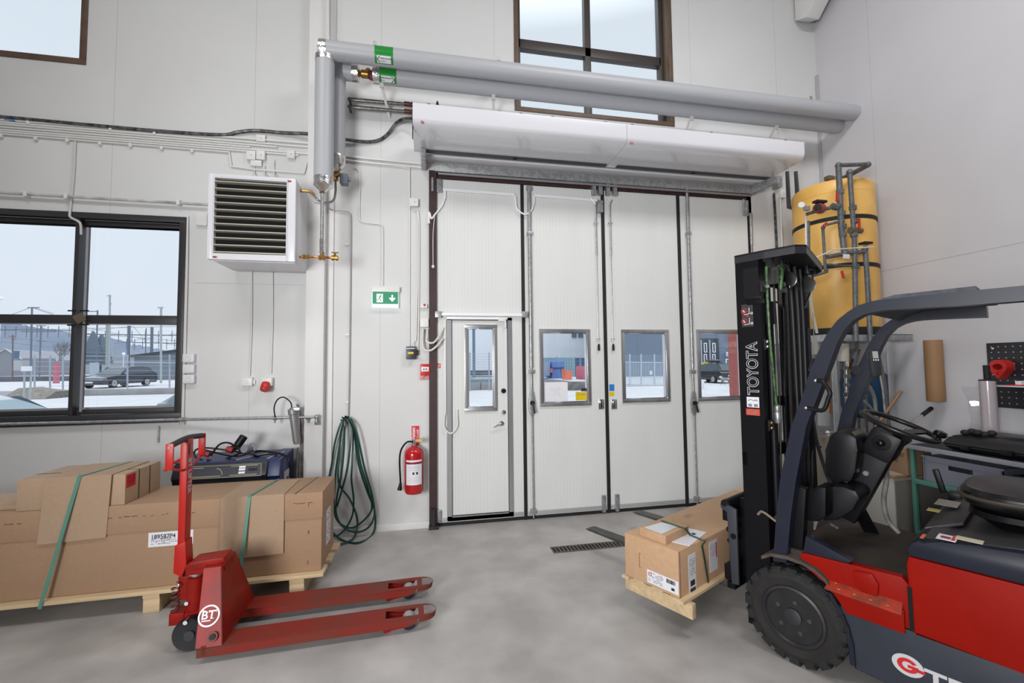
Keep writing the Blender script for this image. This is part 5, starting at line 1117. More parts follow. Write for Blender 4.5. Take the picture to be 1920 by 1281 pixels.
# mirror / terminal on far leg
c0_, c1_m = S_(1632, 662, SC+.2), S_(1648, 700, SC+.2)
mc = FI @ (FR @ S_(1641, 682, SC+.25)); a = S_(1636, 656, SC+.25); e_ = S_(1643, 708, SC+.25)
dv = (a-e_).normalized(); wv = V((.6, -.75, 0)).normalized()
b = MB(FR); b.obox((a+e_)/2, wv*.030, dv*((a-e_).length/2), wv.cross(dv)*.022, .02); tr = b.build('handset', mat('handset_charcoal', (.03, .032, .036), .35), FL)
fn = wv.cross(dv).normalized()
if (FR @ fn).dot(V((1, 1, 0))) > 0: fn = -fn
b = MB(FR); b.obox((a+e_)/2+dv*.055+fn*.023, wv*.015, dv*.022, fn*.001); b.build('display', mat('grey_display', (.4, .4, .38), .3), tr, False)
b = MB(FR)
for k in range(3): b.obox((a+e_)/2+dv*.022+wv*(k*.012-.012)+fn*.023, wv*.003, dv*.005, fn*.001)
b.build('keys', paper_m, tr, False)
cr_ = cable
b = MB(FR); b.tube([S_(1647, 690, SC+.25), S_(1655, 730, SC+.25), S_(1662, 800, SC+.28), S_(1668, 850, SC+.3)], .006, 6, 6); b.build('handset_cable', mat('grey_hose', (.28, .26, .25)), FL)
# ---- mast
M0, M1 = 1.165, 1.305         # outer channel depth
b = MB(FR); zt = 2.325
for s0, s1 in ((2.85, 2.865), (3.665, 3.68)): b.box(s0, s1, M0, M1, .06, zt)
for s0, s1 in ((2.865, 2.915), (3.615, 3.665)): b.box(s0, s1, M0, M0+.018, .06, zt); b.box(s0, s1, M1-.018, M1, .06, zt)
b.build('outer_mast_channel', satin_m, FL)
b = MB(FR)
for s0, sg in ((2.935, 1), (3.595, -1)):
    b.box(s0, s0+sg*.014, M0+.01, M1+.02, .10, 2.30); b.box(s0, s0+sg*.05, M0+.01, M0+.026, .10, 2.30); b.box(s0, s0+sg*.05, M1, M1+.02, .10, 2.30)
for z in (2.2, .35, .75, 1.35): b.box(2.935, 3.595, M1-.01, M1+.01, z, z+.07)
im = b.build('inner_mast_channel', black_m, FL)
b = MB(FR); b.box(2.85, 3.68, M0-.02, M0+.01, .10, .24); b.box(2.85, 3.68, M1-.03, M1, 1.02, 1.1); b.build('mast_cross_member', satin_m, FL)
# top cap: bowed plate with down-turned lip
cap = [(2.846, 1.30), (2.846, .935), (2.90, .91), (3.55, 1.03), (3.69, 1.10), (3.69, 1.30)]
capo = [(2.846, M1+.0), (2.846, 1.13), (2.862, .965), (2.92, .925), (3.60, 1.05), (3.69, 1.11), (3.69, M1)]
b = MB(FR); b.prism([(s, h, 2.335) for s, h in capo], (0, 0, .012))
rim_ = [V((s, h, 2.347)) for s, h in capo[0:]]; 
for p, q in zip(capo, capo[1:]):
    dn = V((q[0]-p[0], q[1]-p[1], 0)).normalized(); nrm_ = V((-dn.y, dn.x, 0))
    b.prism([V((p[0], p[1], 2.347)), V((q[0], q[1], 2.347)), V((q[0], q[1], 2.295)), V((p[0], p[1], 2.295))], nrm_*-.006 if False else nrm_*.006)
b.build('mast_top_plate', mat('mast_top_black', (.022, .023, .028), .4, noise=.3, scale=15), FL)
b = MB(FR); b.box(2.846, 2.85, M0, M0+.09, 2.07, 2.25); b.box(2.842, 2.85, M0-.012, M0+.10, 2.055, 2.07, .002); b.build('side_window_plate', black_m, FL)
b = MB(FR); b.box(2.843, 2.856, M0-.03, M0+.075, 2.02, 2.05, .004); b.build('side_bracket', satin_m, FL)
# sheaves, chains, hoses, cylinders seen through the mast from the rear
def hb_(px, py, h=M0): return H_(px, py, h)
b = MB(FR)
for s, r_ in ((2.965, .022), (3.55, .022)): b.cyl((s, M0-.005, .12), (s, M0-.005, 1.98), r_, n=14); b.cyl((s, M0-.005, 1.9), (s, M0-.005, 2.04), r_+.012, n=14); b.cyl((s, M0-.005, 2.02), (s, M0-.005, 2.22), .014, n=10)
b.build('lift_cylinder', black_m, FL)
for s in (2.93, 3.16, 3.50):
    c = V((s+.02, M0-.04, 2.20)); MB(FR).lathe([(.034, -.012), (.055, -.01), (.045, -.006), (.045, .006), (.055, .01), (.034, .012)], c, (1, .0, 0), 28).build('sheave', mat('polished_sheave', (.14, .14, .14), .25, .9), FL)
def chain(s, h, z0, z1, nm='lift_chain'):
    b = MB(FR); z = z0; i = 0
    while z < z1:
        b.obox((s, h, z), (.013, 0, 0), (0, .005, 0), (0, 0, .0055)); 
        z += .0155; i += 1
    b.obox((s, h, (z0+z1)/2), (.005, 0, 0), (0, .004, 0), (0, 0, (z1-z0)/2))
    return b.build(nm, mat('oily_chain', (.045, .036, .03), .45, .6), FL, False)
chain(2.935, M0-.085, 2.02, 2.24); chain(3.21, M0-.02, .6, 2.20)
grh = mat('green_striped_hose', (.06, .20, .03), .4, noise=1, scale=45, c2=(.012, .015, .01))
b = MB(FR); b.tube([(2.925, M0-.09, 2.10), (2.93, M0-.10, 2.20), (2.95, M0-.09, 2.255), (2.985, M0-.06, 2.24)], .011, 8, 6); b.tube([hb_(1437, 500, M0-.04), hb_(1439, 560, M0-.04), hb_(1444, 640, M0-.04), hb_(1452, 720, M0-.04), hb_(1457, 768, M0-.04)], .009, 8, 6); b.build('green_hose', grh, FL)
b = MB(FR); c = hb_(1458, 775, M0-.04); b.lathe([(.016, -.06), (.02, -.055), (.02, .0), (.016, .01), (.02, .02), (.016, .05)], c, ZU, 12); b.build('hose_fitting', galv_m, FL)
hoses = [((1449, 478), (1452, 560), (1458, 660), (1462, 760), (1466, 1000)), ((1476, 480), (1484, 560), (1492, 700), (1500, 860), (1510, 1000)), ((1490, 500), (1497, 600), (1504, 760), (1512, 960)), ((1500, 505), (1508, 640), (1514, 800), (1520, 950))]
for i, hs_ in enumerate(hoses):
    b = MB(FR); b.tube([hb_(x, y, M0-.015) for x, y in hs_], .012 if i else .007, 8, 5); b.build('hydraulic_hose', mat('shiny_hose', (.006, .006, .008), .38, spec=.3), FL)
b = MB(FR); b.tube([hb_(1455, 566, M0-.02), hb_(1467, 575, M0-.03), hb_(1471, 600, M0-.03), hb_(1473, 760, M0-.02), hb_(1478, 900, M0-.02)], .006, 6, 5); b.tube([hb_(1525, 508, M0-.02), hb_(1520, 545, M0-.02), hb_(1507, 580, M0-.02)], .007, 6, 5); b.build('steel_line', mat('dark_steel_line', (.06, .06, .07), .2, .8), FL)
for px, py in ((1436, 646), (1444, 798)):
    c = hb_(px, py, M0-.03); b = MB(FR); b.box(c.x-.02, c.x+.02, c.y-.006, c.y+.006, c.z-.032, c.z+.032, .003); p_ = b.build('clamp_plate', black_m, FL)
    b = MB(FR)
    for q in (-.015, .015): b.sph((c.x, c.y-.008, c.z+q), .010, 10)
    b.build('bolt', brass_m if py > 700 else chrome_m, p_)
for px, py in ((1467, 496), (1468, 539), (1428, 538), (1514, 505)):
    c = hb_(px, py, M0-.05); b = MB(FR); b.box(c.x-.022, c.x+.022, c.y-.01, c.y+.01, c.z-.035, c.z+.035, .004); b.build('bracket', navy_m if px != 1428 else black_m, FL)
    b = MB(FR); b.cyl((c.x+.01, c.y-.012, c.z), (c.x+.01, c.y-.035, c.z), .010, n=6); b.build('bolt', chrome_m, FL)
# label strip inside the mast and pale tape marks
b = MB(FR); 
for i, (y0, y1) in enumerate(((528, 545), (590, 640), (650, 735))): a, c = hb_(1485, y0, M1-.0), hb_(1487, y1, M1-.0); b.box(a.x-.004, a.x+.004, M0+.0, M0+.003, c.z, a.z)
b.build('tape_mark', mat('faded_label', (.30, .29, .25)), FL, False)
# letters and stickers on mast side
vS = 2.8495
def ms(px, py): return S_(px, py, vS)
L_ = ms(1421, 742)
xd_, yd_ = V((0, 0, 1)), V((0, 1, 0))
n_ = xd_.cross(yd_)
zt0, zt1 = ms(1410, 741).z, ms(1410, 641).z
hb0, hb1 = ms(1421, 700).y, ms(1400, 700).y
sz = abs(hb1-hb0)*1.38
wid = zt1-zt0
to = text('TOYOTA', sz, (vS-.0006, hb0, zt0), xd_, yd_, mat('print_white', (.62, .62, .64), .5), FL, off=.0028, M=FR, sx=1)
bb = [v.co for v in to.data.vertices]
def fit(o, width):   # stretch lettering to the measured length
    T_ = Mw(o.parent); z = [(T_ @ v.co).z for v in o.data.vertices]; k = width/(max(z)-min(z)); z0 = min(z); Ti = T_.inverted()
    for v in o.data.vertices: w = T_ @ v.co; w.z = z0+(w.z-z0)*k; v.co = Ti @ w
fit(to, wid)
ti = text('TOYOTA', sz, (vS-.0014, hb0, zt0+.0), xd_, yd_, satin_m, to, off=-.0004, M=FR, sx=1)
T_ = Mw(FL); zz_ = [(T_ @ v.co).z for v in ti.data.vertices]
fit_k = (wid-.0064)/(max(zz_)-min(zz_)); zmin = min(zz_)
for v in ti.data.vertices: w = T_ @ v.co; w.z = zt0+.0032+(w.z-zmin)*fit_k; v.co = T_.inverted() @ w
zz_ = [(T_ @ v.co).z for v in to.data.vertices]; dz_ = zt0-min(zz_)
for v in to.data.vertices: w = T_ @ v.co; w.z += dz_; v.co = T_.inverted() @ w
def mlab(px0, py0, px1, py1, m, nm, parent=FL, t=.0012):
    a, c = ms(px0, py0), ms(px1, py1); b = MB(FR); b.box(vS-t, vS, a.y, c.y, c.z, a.z); return b.build(nm, m, parent, False), a, c
s1, a, c = mlab(1400, 744, 1424, 765, paper_m, 'data_label'); marks(((vS-.0018), (a.y+c.y)/2, (a.z*.7+c.z*.3)), (0, -1, 0), ZU, .06, .012, 2, ink_m, s1, M=FR); 
for k in (-.017, .017): b = MB(FR); b.box(vS-.002, vS-.001, (a.y+c.y)/2+k-.011, (a.y+c.y)/2+k+.011, c.z+.004, c.z+.022); b.build('pictogram', greyink_m, s1, False)
s2, a, c = mlab(1399, 766, 1425, 780, mat('orange_red_label', (.65, .07, .03), .4), 'warning_label'); marks(((vS-.0018), (a.y+c.y)/2, (a.z+c.z)/2), (0, -1, 0), ZU, .06, .03, 3, greyink_m, s2, M=FR)
s3, a, c = mlab(1390, 572, 1413, 612, mat('dark_label', (.04, .035, .035), .4), 'safety_decal')
cy_ = (a.y+c.y)/2; hgt = a.z-c.z
for zc_ in (a.z-hgt*.3, a.z-hgt*.75):
    b = MB(FR); b.torus((vS-.0015, cy_+.02, zc_), (1, 0, 0), .016, .002, 18, 4); b.bar((vS-.002, cy_+.03, zc_+.01), (vS-.002, cy_+.01, zc_-.01), .003, .001, (1, 0, 0)); b.build('red_ring', redp_m, s3)
    b = MB(FR); b.bar((vS-.002, cy_+.025, zc_+.006), (vS-.002, cy_+.015, zc_-.008), .008, .001, (1, 0, 0)); b.bar((vS-.002, cy_-.012, zc_-.02), (vS-.002, cy_-.012, zc_+.02), .003, .001, (1, 0, 0)); b.bar((vS-.002, cy_-.012, zc_-.018), (vS-.002, cy_+.02, zc_-.022), .003, .001, (1, 0, 0)); b.torus((vS-.0015, cy_-.026, zc_-.016), (1, 0, 0), .006, .002, 12, 4); b.build('pictogram', paper_m, s3)
b = MB(FR); b.prism([(vS-.002, cy_, a.z-hgt*.42), (vS-.002, cy_+.008, a.z-hgt*.55), (vS-.002, cy_-.008, a.z-hgt*.55)], (.0005, 0, 0)); b.build('red_triangle', redp_m, s3, False)
# carriage and forks
b = MB(FR)
for z in (.30, .66): b.box(2.80, 3.78, 1.375, 1.42, z, z+.09, .004)
for s in (2.95, 3.58): b.box(s, s+.03, 1.31, 1.40, .25, .78)
b.build('carriage_bars', satin_m, FL)
b = MB(FR); b.prism([(2.795, 1.33, .29), (2.795, 1.375, .285), (2.795, 1.385, .72), (2.795, 1.425, .735), (2.795, 1.43, .76), (2.795, 1.40, .745), (2.795, 1.385, .765), (2.795, 1.33, .745)], (.02, 0, 0), .003); cp = b.build('carriage_end_plate', mat('carriage_slate', (.032, .036, .048), .45), FL)
b = MB(FR); b.cyl((2.79, 1.352, .58), (2.797, 1.352, .58), .017, n=16); b.build('plug', satin_m, cp)
b = MB(FR); b.cyl((2.80, 1.40, .765), (3.78, 1.40, .765), .028, n=14); b.cyl((2.83, 1.395, .60), (3.76, 1.395, .60), .02, n=12); b.cyl((2.83, 1.395, .53), (3.76, 1.395, .53), .016, n=12); b.build('cross_shaft', black_m, FL)
MB(FR).box(2.81, 3.76, 1.36, 1.41, .245, .285, .004).build('lower_bar', satin_m, FL)
for s0, s1 in ((2.965, 3.065), (3.645, 3.745)):
    b = MB(FR); b.prism([(s0, 1.43, .70), (s0, 1.46, .70), (s0, 1.465, .212), (s0, 2.2, .205), (s0, 2.72, .198), (s0, 2.755, .19), (s0, 2.72, .184), (s0, 1.46, .165), (s0, 1.43, .19)], (s1-s0, 0, 0), .003); b.build('fork', fork_m, FL)
# brown cable loop on mast foot
b = MB(FR); b.tube([S_(1421, 965, 2.78), S_(1430, 960, 2.78), S_(1455, 978, 2.78)], .007, 8, 4); b.build('tilt_link', mat('dull_tan_steel', (.2, .15, .11), .6), FL)
b = MB(FR); b.cyl((2.95, .95, .45), (2.95, 1.16, .50), .03, n=14); b.cyl((3.58, .95, .45), (3.58, 1.16, .50), .03, n=14); b.build('tilt_cylinder', satin_m, FL)
b = MB(FR); b.tube([S_(1525, 790, 3.6), S_(1532, 830, 3.5), S_(1550, 890, 3.4), S_(1565, 920, 3.35)], .011, 8, 5); b.tube([S_(1522, 780, 3.6), S_(1523, 900, 3.5), S_(1518, 960, 3.4)], .012, 8, 4); b.build('control_cable', black_m, FL)
# ---- cowl and dashboard
b = MB(FR)
q = [S_(x, y, 3.0) for x, y in ((1543, 920), (1543, 978), (1570, 976), (1598, 958), (1612, 935), (1604, 921), (1580, 913), (1556, 911))]
b.prism(q, (.40, 0, 0), .015); b.build('cowl', black_m, FL)
q = [S_(x, y, 2.88) for x, y in ((1511, 927), (1511, 977), (1533, 979), (1548, 970), (1548, 915), (1530, 913))]
b = MB(FR); b.prism(q, (.16, 0, 0), .01); b.build('cowl_side', satin_m, FL)
q = [S_(x, y, 3.08) for x, y in ((1545, 890), (1547, 845), (1553, 820), (1565, 809), (1590, 812), (1606, 822), (1609, 845), (1604, 885), (1595, 905), (1560, 905))]
b = MB(FR); b.prism(q, (.24, 0, 0), .022); ds = b.build('dashboard', black_m, FL)
qa, qb = q[4], q[5]; b = MB(FR); b.prism([V((3.12, qa.y-.01, qa.z)), V((3.29, qa.y-.01, qa.z)), V((3.29, qb.y+.015, qb.z+.006)), V((3.12, qb.y+.015, qb.z+.006))], (0, 0, .004)); b.build('display', mat('olive_display', (.16, .15, .08), .35, noise=.5, scale=30), ds, False)
# steering column tilted
p0_, p1_ = V((3.28, .90, .72)), V((3.28, .665, 1.245)); dcol = (p1_-p0_).normalized(); pc_ = V((1, 0, 0)); pn_ = dcol.cross(pc_)
b = MB(FR); b.obox(p0_*.55+p1_*.45, dcol*.26, pc_*.06, pn_*.065, .015); b.obox(p1_-dcol*.07, dcol*.085, pc_*.09, pn_*.075, .03); b.build('steering_column', black_m, FL)
nr = pn_ if pn_.y < 0 else -pn_
kc = p1_-dcol*.065+nr*.088
side_n = V((-1, 0, 0))
b = MB(FR); b.lathe([(.040, 0), (.044, .004), (.036, .005)], p1_-dcol*.05+V((-.10, 0, 0)), (-1, 0, 0), 24); b.build('bezel', satin_m, FL)
b = MB(FR); b.sph(p1_-dcol*.05+V((-.115, 0, 0)), .02, 12, (.8, 1, 1)); b.build('control_knob', mat('glossy_black', (.005, .005, .006), .1), FL)
b = MB(FR); c = p0_*.45+p1_*.55+V((-.062, 0, 0)); b.cyl(c, c+V((-.012, 0, 0)), .014, n=14); b.build('ignition_lock', chrome_m, FL)
# steering wheel
wc_ = (S_(1613, 770, SC+.02)+S_(1765, 830, SC+.02))/2
wn = V((0, -.33, .94)).normalized()
wd_ = S_(1765, 830, SC+.02)-S_(1613, 770, SC+.02); wd_.x = 0
wn = V((0, wd_.z, -wd_.y)).normalized()
if wn.z < 0: wn = -wn
wR = wd_.length/2-.014
b = MB(FR); b.torus(wc_, wn, wR, .0145, 56, 10); stw = b.build('steering_wheel', mat('steering_black', (.010, .010, .011), .35), FL)
b = MB(FR)
for k in range(3):
    t = 2*PI*k/3+.6; d = V((1, 0, 0))*math.cos(t)+V((1, 0, 0)).cross(wn)*math.sin(t); b.bar(wc_-wn*.05, wc_+d*wR*.96, .05, .014, wn, .004)
b.lathe([(.045, -.14), (.062, -.10), (.082, -.055), (.07, -.035), (.03, -.03)], wc_, wn, 28); b.build('spokes', MT['steering_black'], stw)
d = wd_.normalized(); kp = wc_+d*wR*.97; b = MB(FR); b.cyl(kp, kp+wn*.03, .012, n=12); b.lathe([(.012, .02), (.026, .028), (.031, .042), (.024, .056), (.001, .062)], kp, wn, 20); b.build('spinner_knob', mat('glossy_black', (.005, .005, .006), .1), stw)
# levers
b = MB(FR); a = S_(1598, 862, 3.10); b.bar(S_(1586, 905, 3.10), a, .022, .026, (1, 0, 0), .006); b.build('lever', mat('lever_grip', (.012, .012, .013), .55), FL)
b = MB(FR); b.sph(S_(1578, 887, 3.10), .010, 8); b.build('lever_button', offw_m, FL)
# grey gaiter hose beside the column
c = S_(1661, 868, 3.5); b = MB(FR); b.sph(c, .022, 10); b.build('hose_fitting', chrome_m, FL)
b = MB(FR); b.tube([S_(1661, 870, 3.5), S_(1662, 900, 3.5), S_(1657, 940, 3.5), S_(1665, 975, 3.5), S_(1686, 1000, 3.5)], .014, 10, 6); b.build('flexible_hose', mat('grey_hose', (.28, .26, .25)), FL)
# pedals, parking brake
b = MB(FR); b.bar(S_(1610, 955, 3.35), S_(1636, 1003, 3.45), .07, .012, (0, .3, 1), .003); b.bar(S_(1590, 950, 3.3), S_(1625, 985, 3.4), .02, .02); b.build('pedal', satin_m, FL)
b = MB(FR); c = S_(1634, 998, 3.45); 
for k in range(3): b.cyl(c+V((.02*k, 0, .008)), c+V((.02*k, .0, .014)), .007, n=8)
b.build('pedal_studs', chrome_m, FL)
b = MB(FR); b.tube([S_(1558, 983, 3.05), S_(1570, 990, 3.02)], .008, 8); b.tube([S_(1530, 975, 2.92), S_(1527, 993, 2.92)], [.014, .006], 8); b.build('peg', galv_m, FL)
# seat
b = MB(FR); SCs = 3.26
def rr(s0, s1, h0, h1, z, r=.1, n=5):
    P_ = []
    for cx_, cy_, a0 in ((s1-r, h1-r, 0), (s0+r, h1-r, PI/2), (s0+r, h0+r, PI), (s1-r, h0+r, 3*PI/2)):
        for i in range(n+1): a = a0+PI/2*i/n; P_.append(V((cx_+r*math.cos(a), cy_+r*math.sin(a), z)))
    return P_
b.loft([rr(3.03, 3.49, -.16, .31, .945), rr(2.98, 3.54, -.18, .365, .975, .15), rr(2.97, 3.55, -.19, .38, 1.0, .17), rr(2.975, 3.545, -.185, .375, 1.03, .17), rr(3.0, 3.52, -.16, .355, 1.045, .15), rr(3.05, 3.47, -.12, .30, 1.03, .12)])
st = b.build('seat_cushion', mat('black_vinyl', (.009, .009, .010), .3, noise=.3, scale=12), FL)
b = MB(FR); b.loft([rr(2.965, 3.555, -.17, .385, 1.002, .17), rr(2.962, 3.558, -.17, .388, 1.010, .17), rr(2.965, 3.555, -.17, .385, 1.018, .17)]); b.build('seat_piping', mat('worn_piping', (.05, .042, .03), .5), FL)
b = MB(FR); b.loft([rr(2.99, 3.53, -.16, .345, .95, .14), rr(2.985, 3.535, -.16, .35, .925, .14), rr(3.03, 3.49, -.1, .31, .905, .1), rr(3.05, 3.47, -.1, .27, .875, .08)]); b.build('seat_pan', satin_m, FL)
b = MB(FR); b.loft([rr(2.99, 3.53, -.30, -.17, 1.0, .05), rr(3.0, 3.52, -.36, -.23, 1.25, .05), rr(3.06, 3.46, -.40, -.30, 1.42, .04)]); b.build('seat_backrest', MT['black_vinyl'], FL)
# grey badge letters on the slate panel
lo = S_(1705, 1249, SN+.01)
b = MB(FR); sv_ = SN+.0095
cl = S_(1702, 1248, SN+.01); ry = .048; rx = .058
def disc(c, ra, rb, m, nm, parent, t, a0=0, a1=2*PI, ri=0):
    b = MB(FR); n = 28
    for i in range(n):
        t0, t1 = a0+(a1-a0)*i/n, a0+(a1-a0)*(i+1)/n
        pts = [V((sv_-t, c.y-ra*math.cos(t0), c.z+rb*math.sin(t0))), V((sv_-t, c.y-ra*math.cos(t1), c.z+rb*math.sin(t1))), V((sv_-t, c.y-ra*ri*math.cos(t1), c.z+rb*ri*math.sin(t1))), V((sv_-t, c.y-ra*ri*math.cos(t0), c.z+rb*ri*math.sin(t0)))]
        if ri == 0: pts = pts[:3]
        b.prism(pts, (.0005, 0, 0))
    return b.build(nm, m, parent, False)
pw = MT['print_white']
lg = disc(cl, rx, ry, pw, 'round_logo', FL, .001)
disc(cl, rx*.66, ry*.66, redp_m, 'logo_letter', lg, .0018, .55, 2*PI-.05, .52)
b = MB(FR); b.box(sv_-.0024, sv_-.0018, cl.y-rx*.66, cl.y-.0, cl.z-.008, cl.z+.005); b.build('logo_letter_bar', redp_m, lg, False)
b = MB(FR); b.box(sv_-.0024, sv_-.0012, cl.y-rx*1.05, cl.y-rx*.60, cl.z-.014, cl.z+.0); b.build('logo_bar', redp_m, lg, False)
to2 = text('TEnergy', .105, (sv_-.0006, cl.y-rx*1.02, cl.z-.055), (0, -1, 0), ZU, pw, FL, off=.003, M=FR, sx=1.15)
# ================================================================ LOAD ON THE FORKS
LD = Matrix.Rotation(math.radians(27), 4, 'Z')
lp_ = thing('wooden_pallet', 'pine pallet lifted on the forklift forks', 'pallet', FR @ V((3.4, 1.75, .21)), math.radians(27))
PS0, PS1 = 2.455, 4.36
for i, (h0, h1) in enumerate(((1.50, 1.60), (1.66, 1.74), (1.80, 1.88), (1.90, 1.955))):
    MB(FR).box(PS0+(.0 if i in (0, 3) else .03), PS1, h0, h1, .212, .232, .002).build('deck_board', wood_m, lp_)
for s in (2.50, 3.20, 4.15):
    MB(FR).box(s, s+.04, 1.47 if s < 3 else 1.52, 1.96, .125 if s < 3 else .14, .211, .003).build('bearer', wood_m, lp_)
lc = thing('long_carton', 'long brown carton on the lifted pallet in front of the mast', 'carton', FR @ V((3.3, 1.73, .235)), math.radians(27))
CS0, CS1, CH0, CH1, CZ0, CZ1 = 2.47, 4.02, 1.535, 1.935, .2335, .512
MB(FR).box(CS0, CS1, CH0, CH1, CZ0, CZ1, .005).build('carton_body', mat('warm_cardboard', (.54, .34, .20), .75, noise=.08, scale=30, bump=.05, bscale=100), lc)
tag(MB(FR).box(4.03, 4.33, CH0, CH1, CZ0, CZ1, .004).build('carton', MT['warm_cardboard']), 'short carton standing against the far end of the lifted long carton', 'carton')
# end face marks and label (face at s = CS0, looking toward -s)
e0 = CS0-.0005
def efp(px, py): return S_(px, py, e0)
a, c = efp(1213, 1058), efp(1273, 1120)
b = MB(FR); cen = (a+c)/2; l_ = MB(FR); l_.box(e0-.001, e0, min(a.y, c.y), max(a.y, c.y), c.z+.008, a.z-.03); ll = l_.build('shipping_label', paper_m, lc, False)
mid = V((e0-.0014, (a.y+c.y)/2, (a.z+c.z)/2-.01)); wl_ = abs(a.y-c.y); hl_ = a.z-c.z-.04
marks(mid+V((0, wl_*.2, 0)), (0, -1, 0), ZU, wl_*.5, hl_*.8, 6, greyink_m, ll, M=FR, lh=.35); bars(mid+V((0, -wl_*.27, hl_*.25)), (0, -1, 0), ZU, wl_*.28, hl_*.3, ink_m, ll, M=FR); bars(mid+V((0, -wl_*.33, -hl_*.25)), (0, -1, 0), ZU, wl_*.1, hl_*.2, ink_m, ll, M=FR)
b = MB(FR); b.torus((e0-.0014, a.y-.022, a.z-.055), (1, 0, 0), .011, .0022, 16, 4); b.build('red_logo', redp_m, ll)
b = MB(FR); xg = efp(1199, 1050)
for p, q in (((-.012, .042), (0, .045)), ((0, .045), (.0, -.045)), ((0, -.045), (-.012, -.042))): b.bar((e0-.0005, xg.y+p[0], xg.z+p[1]), (e0-.0005, xg.y+q[0], xg.z+q[1]), .003, .001, (1, 0, 0))
b.build('hand_hole_cut', cut_m, lc, False)
# near long side labels (face h = CH0)
def lfp(px, py): return H_(px, py, CH0)
def slab_label(px0, py0, px1, py1, nm, redstripe=False):
    a, c = lfp(px0, py0), lfp(px1, py1); b = MB(FR); b.box(a.x, c.x, CH0-.0012, CH0-.0002, c.z, a.z); o = b.build(nm, paper_m, lc, False)
    m_ = V(((a.x+c.x)/2, CH0-.0015, (a.z+c.z)/2)); w_, h_ = c.x-a.x, a.z-c.z
    marks(m_+V((0, 0, h_*.2)), XR, ZU, w_*.8, h_*.4, 7, greyink_m, o, M=FR, lh=.3)
    return o, m_, w_, h_
o1, m1, w1_, h1_ = slab_label(1290, 1042, 1306, 1114, 'side_label'); bars(m1+V((0, 0, -h1_*.18)), XR, ZU, w1_*.6, h1_*.13, ink_m, o1, M=FR); bars(m1+V((0, 0, -h1_*.36)), XR, ZU, w1_*.7, h1_*.13, ink_m, o1, M=FR, seed=8)
o2, m2, w2_, h2_ = slab_label(1329, 1017, 1346, 1066, 'delivery_pouch'); b = MB(FR); b.box(m2.x+w2_*.3, m2.x+w2_*.42, CH0-.002, CH0-.001, m2.z-h2_*.1, m2.z+h2_*.4); b.build('red_stripe', redp_m, o2, False)
MB(FR).box(CS0+.012, CS0+.016, CH0-.001, CH0, CZ0, CZ1-.004).build('flap_edge', cut_m, lc, False)
for k in range(3): draw_poly([(3.05+.03*k, 1.80+.01*k, CZ1+.001), (3.07+.03*k, 1.86, CZ1+.001), (3.09+.03*k, 1.81, CZ1+.001)], .0025, greyink_m, lc, 'pen_mark', FR, (0, 0, 1))
# small box, papers, strap on top
q = [FI @ Z_(x, y, CZ1+.055) for x, y in ((1200, 989), (1248, 1006), (1291, 986), (1246, 976))]
sb = thing('small_box', 'small flat brown box strapped on top of the lifted carton', 'box', FR @ ((q[0]+q[2])/2-V((0, 0, .05))))
b = MB(FR); b.prism([V((p.x, p.y, CZ1+.001)) for p in q], (0, 0, .054), .003); b.build('box_body', MT['warm_cardboard'], sb)
cq = sum((p for p in q), V())/4; 
b = MB(FR); b.prism([V((cq.x+(p.x-cq.x)*.72-.02, cq.y+(p.y-cq.y)*.72+.01, CZ1+.0555)) for p in q], (0, 0, .0015)); b.build('shiny_pouch', mat('shiny_pouch', (.6, .6, .62), .15, coat=.6), sb, False)
q2 = [FI @ Z_(x, y, CZ1+.004) for x, y in ((1256, 1015), (1293, 1024), (1325, 998), (1290, 990))]
pp = thing('paper_sheets', 'loose white papers lying beside the small box on the lifted carton', 'paper', FR @ (sum((p for p in q2), V())/4))
MB(FR).prism([V((p.x, p.y, CZ1+.001)) for p in q2], (0, 0, .003)).build('top_sheet', paper_m, pp, False)
c = sum((p for p in q2), V())/4; b = MB(FR); b.box(c.x+.05, c.x+.08, c.y-.01, c.y+.015, CZ1+.0045, CZ1+.005); b.build('print', ink_m, pp, False)
st_ = [FI @ Z_(x, y, z) for x, y, z in ((1240, 976, CZ1+.060), (1284, 991, CZ1+.060), (1294, 1003, CZ1+.01), (1322, 1015, CZ1+.006))]
st_ += [V((st_[-1].x+.005, CH0-.004, CZ1-.03)), V((st_[-1].x+.03, CH0-.008, .36)), V((st_[-1].x+.06, CH0-.006, .24)), V((st_[-1].x+.06, CH0-.02, .205))]
b = MB(FR)
for a, c in zip(st_, st_[1:]): b.bar(a, c, .014, .003, (0, 0, 1) if abs((c-a).z) < .04 else (0, -1, 0))
tag(b.build('packing_strap', mat('dark_green_strap', (.03, .07, .05), .4), None, False), 'dark green strap across the small box and down the lifted carton', 'strap')
# ================================================================ RIGHT CORNER
TX, TY, TR, TZ0, TZ1 = 4.53, 4.10, .385, 1.99, 3.60
tk = thing('insulated_tank', 'tall yellow jacketed water tank with black straps in the corner', 'tank', (TX, TY, TZ0))
b = MB(); b.lathe([(TR*.97, 0), (TR, .02), (TR, TZ1-TZ0-.05), (TR*.985, TZ1-TZ0-.135), (TR*1.005, TZ1-TZ0-.13), (TR*1.0, TZ1-TZ0-.03), (TR*.96, TZ1-TZ0), (.01, TZ1-TZ0+.03)], (TX, TY, TZ0), ZU, 56); b.build('jacket', yel_m, tk)
for z in (3.18, 2.67):
    b = MB(); b.lathe([(TR+.001, -.022), (TR+.006, -.02), (TR+.006, .02), (TR+.001, .022)], (TX, TY, z), ZU, 56, False); b.build('black_band', gasket_m, tk)
b = MB(); b.lathe([(TR+.01, 0), (TR+.01, .06)], (TX, TY, TZ0-.035), ZU, 48); b.build('base_ring', gasket_m, tk)
